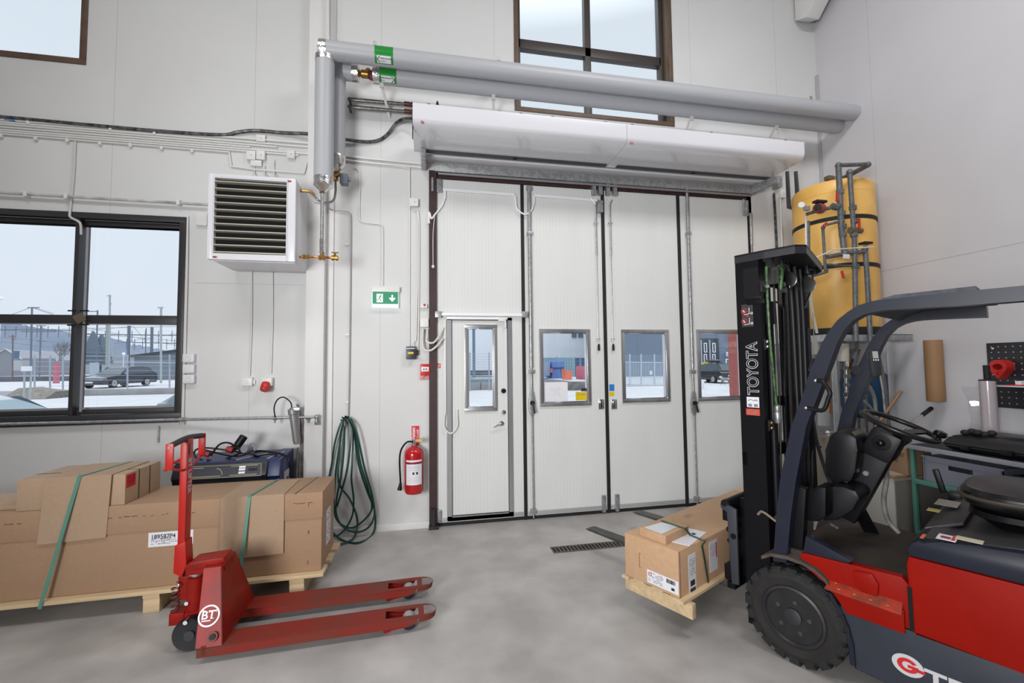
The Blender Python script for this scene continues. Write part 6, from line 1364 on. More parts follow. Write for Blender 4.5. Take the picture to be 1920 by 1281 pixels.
b = MB(); b.cyl((TX-.12, TY-.1, TZ1), (TX-.12, TY-.1, TZ1+.1), .03); b.box(TX-.17, TX-.09, TY-.13, TY-.07, TZ1+.07, TZ1+.12, .01); b.sph((TX+.0, TY-.05, TZ1+.12), .03, 10); b.build('top_fitting', mat('dull_brass', (.16, .12, .08), .5, .4), tk)
# pipework in front of the tank
TD = 3.62   # depth plane of the pipes
tp = thing('tank_pipework', 'galvanised pipes with red valve handles in front of the yellow tank', 'pipework', (TX-.2, TD, 2))
def T_(px, py, d=0): return Y_(px, py, TD-d)
def pipe(pts, r, nm='pipe', m=dgalv_m): b = MB(); b.tube(pts, r, 10); return b.build(nm, m, tp)
pipe([T_(1572, 312), T_(1574, 350), T_(1577, 425), T_(1583, 472)], .026)
pipe([T_(1572, 310), Y_(1627, 308, 3.62)], .020); pipe([Y_(1627, 310, 3.62), Y_(1590, 330, 3.9), Y_(1548, 348, 4.3)], .024)
pipe([T_(1593, 323), T_(1597, 380), T_(1602, 450), T_(1603, 520), T_(1605, 640)], .022)
pipe([T_(1585, 475), T_(1622, 472)], .022); pipe([T_(1622, 462), T_(1627, 540), T_(1632, 640)], .022)
pipe([T_(1576, 415), T_(1548, 422), T_(1543, 430), T_(1547, 500), T_(1549, 510), T_(1540, 513), T_(1515, 520)], .013)
pipe([T_(1549, 496), T_(1572, 498), T_(1602, 499)], .012); pipe([T_(1550, 482), T_(1578, 477)], .022)
for px, py in ((1572, 310), (1627, 309), (1593, 323), (1584, 474), (1622, 467), (1543, 427), (1549, 508), (1603, 499), (1577, 416), (1602, 472)):
    c = T_(px, py); b = MB(); b.sph(c, .031 if px not in (1543, 1549) else .019, 10); b.build('elbow', dgalv_m, tp)
for px, py in ((1575, 360), (1578, 400), (1580, 440), (1599, 390), (1602, 415), (1601, 440), (1604, 500), (1580, 425)):
    c = T_(px, py); b = MB(); b.lathe([(.026, -.024), (.033, -.022), (.033, .022), (.026, .024)], c, ZU, 8); b.build('coupling', dgalv_m, tp)
b = MB(); a, e_ = T_(1573, 386, .06), T_(1530, 396, .06); b.tube([T_(1573, 384, .02), a, e_, T_(1512, 402, .03)], .017, 8); c = (a+e_)/2
b.lathe([(.018, -.03), (.032, -.028), (.032, .028), (.018, .03)], a*.8+e_*.2, (1, 0, -.2), 8); b.build('pump_pipe', dgalv_m, tp)
b = MB(); c = T_(1536, 391, .07); b.lathe([(.035, -.05), (.05, -.045), (.05, .03), (.038, .06)], c, (-.85, -.5, -.15), 20); pm = b.build('circulation_pump', mat('pump_red', (.28, .02, .03), .4), tp)
b = MB(); b.lathe([(.032, 0), (.034, .02), (.012, .024)], c+V((-.05, -.035, -.008)), (-.85, -.5, -.15), 18); b.obox(c+V((-.0, -.01, .062)), (.06, 0, 0), (0, .03, 0), (0, 0, .012), .005); b.build('pump_cover', gasket_m, pm)
for (px, py, p2, q2) in ((1570, 362, 1569, 378), (1611, 410, 1611, 430), (1578, 508, 1582, 522), (1550, 418, 1543, 424)):
    b = MB(); b.bar(T_(px, py, .05), T_(p2, q2, .05), .014, .018, (1, 0, 0)); b.build('red_lever', redpl_m, tp)
c = T_(1601, 432, .0); b = MB(); b.lathe([(.02, -.05), (.035, -.045), (.03, 0), (.035, .045), (.02, .05)], c, (1, 0, 0), 10); b.cyl(c+V((.05, 0, 0)), c+V((.09, 0, 0)), .028, n=10); b.build('brass_valve', mat('dull_brass', (.16, .12, .08)), tp)
c = T_(1502, 385, .05); b = MB(); b.lathe([(.028, 0), (.03, .012), (.026, .016)], c, (-.5, -1, 0), 18); b.build('gauge', offw_m, tp)
c = T_(1512, 391, .05); b = MB(); b.box(c.x-.02, c.x+.025, c.y-.02, c.y+.02, c.z-.02, c.z+.02); b.build('sensor', galv_m, tp)
pipe([T_(1511, 400), T_(1511, 430), T_(1513, 540)], .009, 'cream_duct', MT['cream_flex']); pipe([T_(1514, 415), T_(1515, 470)], .020)
pipe([T_(1502, 495, .1), T_(1560, 470, .1)], .007, 'cream_duct', MT['cream_flex']); pipe([T_(1560, 468, .12), T_(1640, 463, .12)], .006, 'cream_duct', MT['cream_flex'])
pipe([T_(1516, 530), T_(1524, 590), T_(1532, 625)], .012, 'cream_duct', MT['cream_flex'])
b = MB(); c = T_(1624, 458); b.prism([c+V((-.05, -.03, 0)), c+V((.05, -.03, 0)), c+V((.05, .04, 0)), c+V((-.05, .04, 0))], (0, 0, .02)); b.build('black_bracket', black_m, tp)
c = T_(1586, 480, .05); MB().box(c.x-.035, c.x+.035, c.y-.01, c.y, c.z-.03, c.z+.015).build('tape_patch', offw_m, tp)
# two dark pipes left of the tank, from above
for px, lab in ((1476, 'left'), (1492, 'right')):
    cable('dark_pipe', [Y_(px, 322, 4.4), Y_(px+3, 388 if lab == 'left' else 365, 4.4), Y_(px+14, 392 if lab == 'left' else 368, 4.4)], .02, mat('dark_iron_pipe', (.045, .047, .05), .5), lab+' of two dark pipes left of the yellow tank', 'pipe', 0)
cable('conduit', [P(1451, 362, .02), P(1453, 400, .02), P(1457, 475, .02)], .014, gm, 'black conduit down the wall right of the gate')
cable('conduit', [P(1463, 372, .02), P(1464, 400, .02), P(1467, 475, .02)], .011, offw_m, 'white conduit down the wall beside the black one')
jbox(1463, 366, .08, .10, .05, 'white junction box right of the gate head rail')
# steel frame carrying the tank
fr = thing('tank_stand', 'galvanised angle-steel frame carrying the yellow tank', 'stand', (4.5, 4.0, 0))
fx0, fx1, fy0, fy1, fz = Y_(1562, 740, 3.64).x-.02, 4.93, 3.64, 4.46, 1.93
b = MB()
for y in (fy0, fy1): b.box(fx0, fx1, y-.006, y+.0, fz-.07, fz, .001); b.box(fx0, fx1, y-.006, y+.05, fz-.006, fz)
for x in (fx0, fx1): b.box(x-.003, x+.003, fy0, fy1, fz-.07, fz)
b.build('top_ring', galv_m, fr)
lw = mat('pale_galvanised', (.50, .52, .53), .4, .5, noise=.2, scale=10)
for x, y, m_ in ((fx0+.02, fy0, lw), (Y_(1668, 740, 3.64).x, fy0, lw), (fx0+.02, fy1-.05, galv_m), (fx1-.06, fy1-.05, galv_m)):
    b = MB(); b.box(x, x+.055, y, y+.006, 0, fz-.01, .001); b.box(x+.055, x+.061, y, y+.05, 0, fz-.01, .001); b.build('leg', m_, fr)
# pressure vessel and small plumbing
bt = thing('pressure_vessel', 'dark blue pressure vessel behind the galvanised frame', 'vessel', (4.72, 4.2, 0))
vb = [Y_(x, 760, 4.05) for x in (1597, 1668)]
vx_, vr = (vb[0].x+vb[1].x)/2-.07, (vb[1].x-vb[0].x)/2*.88
z0, z1 = Y_(1640, 789, 3.9).z, Y_(1640, 690, 3.9).z
b = MB(); b.lathe([(.02, 0), (vr*.6, .02), (vr*.9, .07), (vr, .14), (vr, z1-z0-.16), (vr*.9, z1-z0-.08), (vr*.6, z1-z0-.02), (.02, z1-z0)], (vx_, 4.05, z0), ZU, 36); b.build('shell', mat('vessel_blue', (.012, .06, .14), .4, noise=.3, scale=5), bt)
b = MB(); 
for k in (-1, 0, 1): b.cyl((vx_+k*.12, 4.05, .0), (vx_+k*.1, 4.05, z0+.1), .012)
b.build('foot', dgalv_m, bt)
c = Y_(1604, 778, 3.78); MB().box(c.x-.045, c.x+.04, 3.80, 3.803, c.z-.07, c.z+.08).build('white_label', mat('pinkish_label', (.5, .42, .5), .5), bt, False)
sp_ = thing('small_pipework', 'brass, copper and chrome fittings inside the galvanised frame', 'pipework', (4.3, 3.8, 1))
def U_(px, py, y=3.72): return Y_(px, py, y)
b = MB(); b.tube([U_(1588, 660), U_(1587, 720), U_(1588, 760)], .02, 10)
for y in (672, 690, 705, 722, 740): b.lathe([(.02, -.018), (.032, -.016), (.032, .016), (.02, .018)], U_(1588, y), ZU, 8)
b.build('valve_stack', mat('mixed_chrome', (.33, .33, .33), .3, .85, noise=.5, scale=40), sp_)
b = MB(); b.cyl(U_(1581, 645), U_(1581, 678), .05, n=16); b.cyl(U_(1531, 635, 3.8), U_(1531, 665, 3.8), .04, n=16); b.build('white_cylinder', mat('dirty_white', (.42, .39, .35), .5), sp_)
b = MB(); b.cyl(U_(1545, 720, 3.9), U_(1545, 798, 3.9), .055, n=18); b.build('tall_white_cylinder', mat('grey_white', (.40, .41, .40), .5), sp_)
b = MB(); b.tube([U_(1590, 675), U_(1590, 712)], .02, 8); b.lathe([(.014, -.03), (.03, -.026), (.03, .02), (.016, .03)], U_(1590, 682), ZU, 10); b.tube([U_(1552, 695, 3.7), U_(1553, 715, 3.7)], .016, 8); b.build('brass_fitting', brass_m, sp_)
b = MB(); b.tube([U_(1552, 700, 3.7), U_(1556, 760, 3.7), U_(1555, 775, 3.7)], .012, 8, 4); b.build('copper_pipe', copper_m, sp_)
bs = MT['braided_steel']
b = MB(); b.tube([U_(1613, 716, 3.7), U_(1630, 726, 3.68), U_(1640, 750, 3.68), U_(1644, 790, 3.68), U_(1655, 840, 3.7)], .018, 10, 6); b.tube([U_(1603, 742, 3.7), U_(1620, 752, 3.68), U_(1640, 775, 3.68), U_(1660, 810, 3.7)], .014, 10, 6); b.build('braided_hose', mat('pale_braid', (.36, .37, .36), .4, .4, noise=.5, scale=90), sp_)
b = MB(); b.tube([U_(1645, 655, 3.75), U_(1655, 700, 3.75), U_(1664, 760, 3.75), U_(1670, 830, 3.75)], .014, 8, 5); b.tube([U_(1575, 790, 3.75), U_(1575, 830, 3.75)], .012, 8); b.build('chain_hose', bs, sp_)
b = MB(); b.tube([U_(1605, 640), U_(1606, 655), U_(1590, 660), U_(1578, 655)], .016, 8, 4); b.tube([U_(1598, 655), U_(1592, 700)], .010, 8); b.tube([U_(1612, 655), U_(1600, 700)], .010, 8); b.build('small_pipe', mat('grubby_chrome', (.2, .2, .19), .4, .7, noise=.5, scale=40), sp_); b = MB(); b.sph(U_(1614, 735), .035, 12); b.tube([U_(1614, 738), U_(1600, 735)], .026, 8); b.build('elbow', mat('grubby_chrome', (.2, .2, .19)), sp_); b = MB(); b.tube([U_(1625, 740), U_(1622, 800)], .012, 8); b.build('small_pipe', mat('grubby_chrome', (.2, .2, .19), .4, .7, noise=.5, scale=40), sp_)
b = MB(); b.tube([U_(1520, 812), U_(1570, 815)], .010, 8); b.lathe([(.01, -.03), (.026, -.026), (.026, .02)], U_(1556, 812), (1, 0, 0), 10); b.build('low_pipe', chrome_m, sp_)
# beige panel box
bb_ = thing('beige_cabinet', 'beige steel cabinet behind the mast with a small round hole', 'cabinet', (4.1, 4.2, 0))
a, c = Y_(1518, 822, 3.95), Y_(1572, 822, 3.95)
MB().box(a.x, c.x+.0, 3.95, 4.35, 0, a.z, .01).build('body', mat('beige_enamel', (.36, .32, .26), .5, noise=.1, scale=4), bb_)
c_ = Y_(1538, 838, 3.95); MB().cyl((c_.x, 3.948, c_.z), (c_.x, 3.945, c_.z), .01).build('hole', dark_m, bb_)
# white cabinet with wooden top edge
wcab = thing('white_cabinet', 'low white cabinet with brown edged top beside the bench', 'cabinet', (4.3, 3.5, 0))
MB().box(4.20, 4.95, 3.323, 3.62, .02, .585, .02).build('body', mat('cabinet_cream', (.50, .50, .46), .5, noise=.1, scale=3), wcab)
MB().box(4.20, 4.95, 3.315, 3.323, .04, .56).build('front', mat('cabinet_front_shaded', (.20, .19, .17), .6), wcab)  # front panel darkened in colour to stand for the shade beside the bench
MB().box(4.19, 4.96, 3.308, 3.625, .585, .608, .006).build('top', woodd_m, wcab); MB().box(4.205, 4.95, 3.33, 3.62, .6081, .6095).build('top_face', mat('cream_worktop', (.42, .38, .31), .5), wcab, False)
fb = thing('cardboard_box', 'brown box printed with antifreeze text standing on the white cabinet', 'box', (4.45, 3.45, .61)); 
bx = [(4.01+.10, 3.40), (4.42, 3.335)]
b = MB(); b.prism([(4.385, 3.56, .610), (4.315, 3.29, .610), (4.60, 3.29, .610), (4.66, 3.55, .610)], (0, 0, .245), .004); b.build('box_body', card_m, fb)
fd = V((-.07, -.27, 0)).normalized(); fo = V((4.385, 3.56, .610)); fn_ = fd.cross(ZU)
text('IRON FROST', .048, fo+fd*.02+ZU*.16+fn_*.001, fd, ZU, mat('print_brown', (.12, .07, .04), .6), fb, off=.0012, sx=.85)
text('5 LITRE', .046, fo+fd*.05+ZU*.10+fn_*.001, fd, ZU, MT['print_brown'], fb, off=.0012, sx=.85)
# workbench
wb = thing('workbench', 'green steel workbench with dark top along the right wall', 'workbench', (4.65, 2.3, 0))
bx0, by0, by1, bz = 4.285, .6, 3.27, .90
MB().box(bx0+.005, RX-.005, by0, by1, bz-.03, bz, .002).build('bench_top', bench_m, wb); MB().box(bx0-.002, bx0+.012, by0, by1, bz-.035, bz+.002, .001).build('edge_strip', gedge_m, wb); MB().box(bx0, RX-.01, by1, by1+.012, bz-.035, bz+.002).build('edge_strip', gedge_m, wb)
for y in (by1-.06, 1.75, by0+.02):
    for x in (bx0+.01, RX-.08): MB().box(x+.015, x+.045, y+.02, y+.05, 0, bz-.035, .003).build('leg', green2_m, wb)
for z in (.58, .12): MB().box(bx0+.02, bx0+.05, by0+.05, by1-.02, z-.02, z+.02, .003).build('rail', green2_m, wb); MB().box(bx0+.04, RX-.05, by0+.05, by1-.03, z+.0, z+.012).build('lower_shelf', mat('shelf_grey', (.10, .10, .11), .5), wb)
MB().box(RX-.04, RX-.03, by0, by1, .05, bz-.04).build('back_panel', mat('dark_brown_panel', (.05, .033, .025), .7), wb)
# crates on shelf
def crate(x0, x1, y0, y1, z0, h, lab, m, cat='crate'):
    t = thing('storage_crate', lab, cat, ((x0+x1)/2, (y0+y1)/2, z0)); th = .006
    b = MB(); b.box(x0, x1, y0, y1, z0, z0+th); b.box(x0, x0+th, y0, y1, z0, z0+h-.09 if m == crate_m else z0+h); b.box(x1-th, x1, y0, y1, z0, z0+h); b.box(x0, x1, y0, y0+th, z0, z0+h); b.box(x0, x1, y1-th, y1, z0, z0+h)
    if m == crate_m:
        ym = (y0+y1)/2; b.box(x0, x0+th, y0, ym-.085, z0+h-.09, z0+h-.045); b.box(x0, x0+th, ym+.085, y1, z0+h-.09, z0+h-.045); b.box(x0, x0+th, y0, y1, z0+h-.045, z0+h)
    b.build('tub', m, t)
    b = MB(); b.box(x0-.012, x1+.0, y0-.01, y0+.002, z0+h-.012, z0+h+.004); b.box(x0-.012, x0+.002, y0, y1, z0+h-.012, z0+h+.004); b.box(x0-.008, x0+.002, y0, y1, z0+h-.05, z0+h-.044); b.box(x0-.01, x0+.0, y0+.01, y0+.016, z0, z0+h); b.box(x0-.01, x0+.0, y1-.016, y1-.01, z0, z0+h); b.build('rim', m, t)
    return t
crate(4.34, 4.86, 2.62, 3.18, .593, .225, 'grey stacking crate with hand slot on the bench shelf', crate_m)
crate(4.33, 4.80, 1.95, 2.55, .593, .20, 'black bin of small parts on the bench shelf', black_m, 'bin')
crate(4.36, 4.80, 2.5, 3.1, .133, .19, 'dark wire-edged crate on the lowest bench shelf', mat('dark_grey_crate', (.05, .05, .055), .5))
b = MB(); rnd = random.Random(3)
for i in range(26): b.sph((4.36+rnd.random()*.35, 2.0+rnd.random()*.5, .76+rnd.random()*.02), .014, 6)
tag(b.build('small_metal_parts', mat('small_parts', (.08, .08, .08), .3, .8)), 'loose small metal parts in the black bin', 'small parts', kind='stuff')
# lower coiled black cable behind hood
b = MB(); b.torus((4.45, 2.75, .42), (.5, -.6, .4), .11, .018, 28, 8); b.torus((4.46, 2.74, .44), (.4, -.6, .5), .12, .018, 28, 8); tag(b.build('cable_coil', black_m), 'coiled black cable in the crate on the lowest shelf', 'cable')
# power-tool case on top
tc_ = thing('tool_case', 'black plastic tool case lying on the workbench', 'case', (4.6, 2.85, .9))
b = MB(); b.loft([rr2 for rr2 in [[V((4.36, 2.98, .905)), V((4.40, 2.45, .905)), V((4.80, 2.42, .905)), V((4.85, 2.95, .905))], [V((4.32, 3.02, .95)), V((4.34, 2.42, .95)), V((4.85, 2.38, .95)), V((4.90, 3.0, .95))], [V((4.36, 2.98, 1.02)), V((4.40, 2.44, 1.02)), V((4.82, 2.40, 1.02)), V((4.86, 2.95, 1.02))], [V((4.44, 2.90, 1.045)), V((4.47, 2.5, 1.045)), V((4.75, 2.48, 1.045)), V((4.8, 2.88, 1.045))]]])
bmesh.ops.bevel(b.bm, geom=list(b.bm.edges), offset=.012, segments=2, affect='EDGES'); b.build('case_shell', mat('case_black', (.012, .012, .014), .35), tc_)
b = MB(); 
for k in range(6): b.sph((4.42+.03*(k % 3), 2.90-.028*k, 1.055+.012*(k % 2)), .03, 8, (1, 1.1, .8))
b.build('glove_bundle', gasket_m, tc_)
b = MB(); b.box(4.32, 4.345, 2.55, 2.62, .93, .97, .004); b.box(4.325, 4.35, 2.82, 2.88, .92, .96, .004); b.build('latch', black_m, tc_)
t = thing('tool_case', 'larger black case behind the other one at the right frame edge', 'case', (4.75, 2.2, .9)); MB().box(4.45, 4.98, 1.9, 2.40, .902, 1.08, .03, 3).build('case_shell', MT['case_black'], t)
tag(MB().box(4.33, 4.42, 2.30, 2.40, .902, .93, .008).build('blue_case', mat('bright_blue', (.02, .12, .4), .4)), 'small blue plastic piece on the bench edge', 'case')
# kraft roll hung on the right wall
kr = thing('kraft_paper_roll', 'brown kraft paper roll hanging upright on the right wall', 'paper roll', (4.95, 3.46, 1.5))
b = MB(); b.lathe([(.070, 0), (.072, .004), (.072, .60), (.070, .604)], (4.935, 3.46, 1.255), ZU, 36); b.build('roll', kraft_m, kr)
b = MB(); b.lathe([(.068, 0), (.045, .001)], (4.935, 3.46, 1.860), ZU, 30, False); b.build('roll_end', mat('kraft_end', (.3, .26, .22), .7, noise=.5, scale=60), kr, False)
# pegboard
pb = thing('pegboard', 'black perforated tool board on the right wall', 'pegboard', (RX-.02, 2.5, 1.5))
MB().box(RX-.02, RX-.004, 1.2, 3.085, 1.235, 1.81, .002).build('board', mat('board_black', (.022, .022, .026), .45), pb)
b = MB()
for i in range(17):
    for j in range(11):
        z, y = 1.275+j*.05, 3.05-i*.05
        if i < 11: b.obox((RX-.0208, y, z), (.0006, 0, 0), (0, .0045, 0), (0, 0, .0045))
b.build('holes', mat('hole_grey', (.4, .4, .42), .5), pb, False)
for y, z in ((3.04, 1.76), (3.04, 1.29)): MB().sph((RX-.022, y, z), .010, 10, (.4, 1, .8)).build('screw', paper_m, pb)
td = thing('tape_dispenser', 'red tape dispenser hung on the black tool board', 'tape dispenser', (4.97, 2.95, 1.6))
a = X_(1878, 688, 4.93); cd = V((4.93, a.y, a.z))
tear = [(math.cos(t)*.062, math.sin(t)*.062) for t in [PI*1.25-i*(PI*1.5)/16 for i in range(17)]]+[(0, -.105)]
ring_i = [(math.cos(t)*.034, math.sin(t)*.026) for t in [PI*1.25-i*(PI*1.5)/16 for i in range(17)]]+[(.0, -.03)]
b = MB(); d = .10
o0 = [V((cd.x-.05, cd.y+p[0], cd.z+p[1])) for p in tear]; i0 = [V((cd.x-.05, cd.y+p[0], cd.z+p[1])) for p in ring_i]; o1 = [p+V((d, 0, 0)) for p in o0]; i1 = [p+V((d, 0, 0)) for p in i0]
b.loft([o0, o1, i1, i0, o0], True, False); b.build('body', redpl_m, td)
MB().obox((cd.x-.052, cd.y, cd.z-.06), (.001, 0, 0), (0, .003, 0), (0, 0, .010)).build('slot', gasket_m, td, False)
MB().box(RX-.03, RX-.018, cd.y-.03, cd.y+.04, cd.z-.02, cd.z+.02).build('wall_pin', chrome_m, td)
# shelf with small things
shf = thing('small_shelf', 'narrow white shelf hooked into the tool board', 'shelf', (4.95, 2.7, 1.42)); MB().box(4.88, 5.01, 2.1, 3.03, 1.425, 1.437, .002).build('tray', mat('white_tray', (.6, .62, .68), .4), shf)
for y0, y1, m_, h, lab in ((2.80, 2.84, paper_m, .04, 'tiny white box on the narrow tool shelf'), (2.72, 2.90, redp_m, .010, 'flat red strip on the narrow tool shelf'), (2.66, 2.76, mat('cream_pad', (.6, .55, .4), .5), .06, 'cream block on the narrow tool shelf')):
    tag(MB().box(4.90 if h > .02 else 4.882, 4.96 if h > .02 else 4.895, y0, y1, 1.4375, 1.4375+h, .003).build('small_item', m_), lab, 'box')
# film roll
fl_ = thing('stretch_film_roll', 'upright roll of stretch film with black handle on the bench', 'film roll', (4.8, 2.97, .9))
c0 = V((4.80, 2.965, .90))
zt_ = X_(1853, 714, 4.80).z
b = MB(); b.lathe([(.055, 0), (.055, .30), (.053, zt_-.90-.0)], (c0.x, c0.y, .902), ZU, 32); b.build('roll', film_m, fl_)
b = MB(); b.lathe([(.056, 0), (.056, .008), (.03, .010), (.022, .012), (.022, .13), (.018, .135)], (c0.x, c0.y, zt_), ZU, 18); b.build('handle', gasket_m, fl_)
b = MB(); zz0 = 1.05
b.loft([[V((c0.x-.03, c0.y+.05+.0*k, 1.0+.07*k)), V((c0.x-.05-.01*(k % 3), c0.y+.09+.015*math.sin(k*1.7)+.02*(k == 5), 1.0+.07*k)), V((c0.x-.04, c0.y+.12+.02*math.sin(k*2.3)+.03*(k > 4), 1.0+.07*k))] for k in range(7)], False, False); b.build('loose_film', clear_m, fl_)
# pen pot and blue roll at far right edge
t = thing('tool_rack', 'black angled rack with white and pink pot at the right frame edge', 'rack', (4.9, 2.72, 1.1)); 
b = MB(); b.prism([(4.90, 2.80, 1.27), (4.90, 2.74, 1.27), (4.90, 2.70, 1.07), (4.90, 2.745, 1.07)], (.1, 0, 0)); b.build('rack_side', black_m, t)
b = MB(); b.box(4.88, 4.98, 2.58, 2.725, 1.10, 1.27, .01); b.build('white_pot', mat('white_pink', (.62, .60, .62), .4), t)
tag(MB().cyl((4.90, 2.69, 1.27), (4.90, 2.69, 1.50), .018).build('blue_tube', mat('bright_blue', (.02, .12, .4))), 'blue tube standing before the tool board', 'tube')
# broom stick and breaker bar
st0, st1 = Y_(1690, 734, 3.62), Y_(1622, 828, 3.62)
sd0 = (st1-st0).normalized(); st1 = st0+sd0*((st0.z-.03)/-sd0.z)
bk = tag(MB().tube([st0, st1], .014, 12).build('broom_stick', woodd_m), 'light brown wooden broom stick leaning against the tank stand', 'broom stick')
lv = thing('pry_bar', 'steel bar with black grip leaning on the right wall', 'bar', (4.9, 3.55, 1)); a, e_ = X_(1746, 766, 4.95), Y_(1668, 824, 3.5)
MB().tube([e_, a], .011, 10).build('shaft', chrome_m, lv); d = (a-e_).normalized(); MB().tube([a-d*.13, a+d*.005], .019, 12).build('grip', gasket_m, lv)
# floor drain
dr = thing('floor_drain', 'long rusty slotted drain grate in the floor', 'drain', (1.4, 3.87, 0))
d0, d1 = Z_(1035, 1033, 0), Z_(1195, 1012, 0)
b = MB(); x0, x1, y0, y1 = d0.x, 2.35, 3.80, 3.93
b.box(x0, x1, y0, y0+.016, -.0, .004); b.box(x0, x1, y1-.016, y1, 0, .004)
x = x0
while x < x1: b.box(x, x+.013, y0, y1, 0, .0035); x += .034
b.build('grate', drain_m, dr, False); MB().box(x0, x1, y0+.002, y1-.002, .0002, .001).build('void', dark_m, dr, False)

# ================================================================ OUTSIDE
asph = mat('bright_asphalt', (.45, .46, .48), .8, noise=.12, scale=.6)
g = MB(); g.box(-300, 300, W+.29, 400, -.4, -.05); struct(g.build('ground', asph, None, False), 'pale asphalt yard outside')
haze = lambda n, c: mat(n, c, .9)
# ---- left window view
def O_(px, py, y): return Y_(px, py, y)
struct(MB().box(-90, -1, 33.6, 120, -.06, .33).build('road', mat('pale_road', (.44, .44, .46), .85), None, False))
tag(MB().box(O_(128, 735, 33).x, -1, 33, 33.6, -.06, .36, .05).build('concrete_kerb', mat('pale_concrete', (.34, .34, .35), .9, noise=.2, scale=1.5)), 'long low concrete kerb across the yard', 'kerb')
b = MB(); p = [O_(x, y, 31) for x, y in ((22, 736), (34, 728), (52, 727), (70, 730), (105, 734))]
b.loft([[V((q.x, 30.2, -.06)), V((q.x, 31, q.z)), V((q.x, 32, q.z)), V((q.x, 32.9, -.06))] for q in p]); tag(b.build('gravel_heap', mat('gravel', (.22, .2, .18), .9, noise=.5, scale=8)), 'low grey gravel heap in the yard', 'gravel heap')
struct(MB().box(-95, 5, 46, 52, .2, .26).build('verge', mat('brown_verge', (.30, .25, .20), .9, noise=.4, scale=.8), None, False), 'brown grass strip before the railway')
b = MB(); b.box(-160, 40, 60, 64, .2, .9); tag(b.build('rail_embankment', mat('track_bed', (.14, .15, .18), .9, noise=.3, scale=.6)), 'dark track bed along the railway', 'track bed')
# hills
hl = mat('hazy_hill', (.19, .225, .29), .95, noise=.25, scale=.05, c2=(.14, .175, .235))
def hill(y, pts, nm, m, lab):
    n = len(pts); rings = []; rnd = random.Random(5)
    P_ = catmull([V(O_(x, z, y)) for x, z in pts], 8)
    for p in P_: 
        z = p.z+rnd.uniform(-.5, .5)
        rings.append([V((p.x, y-40, -1)), V((p.x, y-12, z*.6)), V((p.x, y, z)), V((p.x, y+60, -1))])
    b = MB(); b.loft(rings, False, False); return tag(b.build(nm, m), lab, 'hill')
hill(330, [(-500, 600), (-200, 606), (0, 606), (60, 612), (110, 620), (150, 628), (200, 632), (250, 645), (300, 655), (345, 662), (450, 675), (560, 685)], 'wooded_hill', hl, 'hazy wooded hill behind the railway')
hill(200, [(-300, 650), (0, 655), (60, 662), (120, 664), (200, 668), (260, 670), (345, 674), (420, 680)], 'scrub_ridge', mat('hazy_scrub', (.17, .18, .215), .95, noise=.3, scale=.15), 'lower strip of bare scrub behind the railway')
def crown(px, py, w, h, y, lab, m, bare=False):
    c = O_(px, py, y); rnd = random.Random(px); t_ = thing('tree', lab, 'tree', (c.x, y, 0)); top = c.z+h*.5
    if bare:
        b = MB()
        def br(p, d, l, r, k):
            q = p+d*l; b.tube([p, q], r, 4, r2=r*.6)
            if k:
                for _ in range(4): e_ = (d+V((rnd.uniform(-.8, .8), rnd.uniform(-.3, .3), rnd.uniform(-.1, .7)))).normalized(); br(p+d*l*rnd.uniform(.6, 1), e_, l*.72, r*.55, k-1)
        br(V((c.x, y, 0)), V((0, 0, 1)), h*.45, .28, 4); b.build('branches', m, t_, False)
    else:
        b = MB(); pr = []
        for i in range(9): f = i/9; z = top-h*1.6*(1-f) if False else c.z-h*.5+h*f; r = w*.5*(1-f)**.8; pr += [(r, z), (r*.84, z+h*.06)]
        b.lathe(pr+[(.02, top)], (c.x, y, 0), ZU, 9); b.build('crown', m, t_)
        MB().cyl((c.x, y, 0), (c.x, y, c.z), .25, n=6).build('trunk', m, t_)
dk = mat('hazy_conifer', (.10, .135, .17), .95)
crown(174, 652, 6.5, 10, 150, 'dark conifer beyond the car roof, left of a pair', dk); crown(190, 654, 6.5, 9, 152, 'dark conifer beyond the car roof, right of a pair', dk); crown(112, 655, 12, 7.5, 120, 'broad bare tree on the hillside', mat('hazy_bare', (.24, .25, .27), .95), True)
# houses
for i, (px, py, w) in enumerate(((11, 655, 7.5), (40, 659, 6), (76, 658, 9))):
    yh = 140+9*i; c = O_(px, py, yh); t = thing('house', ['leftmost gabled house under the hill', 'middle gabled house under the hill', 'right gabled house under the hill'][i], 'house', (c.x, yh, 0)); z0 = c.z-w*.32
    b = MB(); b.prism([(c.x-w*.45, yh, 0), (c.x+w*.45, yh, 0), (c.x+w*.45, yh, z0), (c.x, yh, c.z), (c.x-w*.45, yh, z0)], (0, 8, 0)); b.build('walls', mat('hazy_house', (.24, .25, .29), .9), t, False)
    b = MB(); b.bar((c.x-w*.5, yh-.1, z0-.3), (c.x, yh-.1, c.z+.1), .2, .3, (0, 1, 0)); b.bar((c.x+w*.5, yh-.1, z0-.3), (c.x, yh-.1, c.z+.1), .2, .3, (0, 1, 0)); b.build('gable_edge', mat('hazy_white', (.45, .47, .5), .9), t)
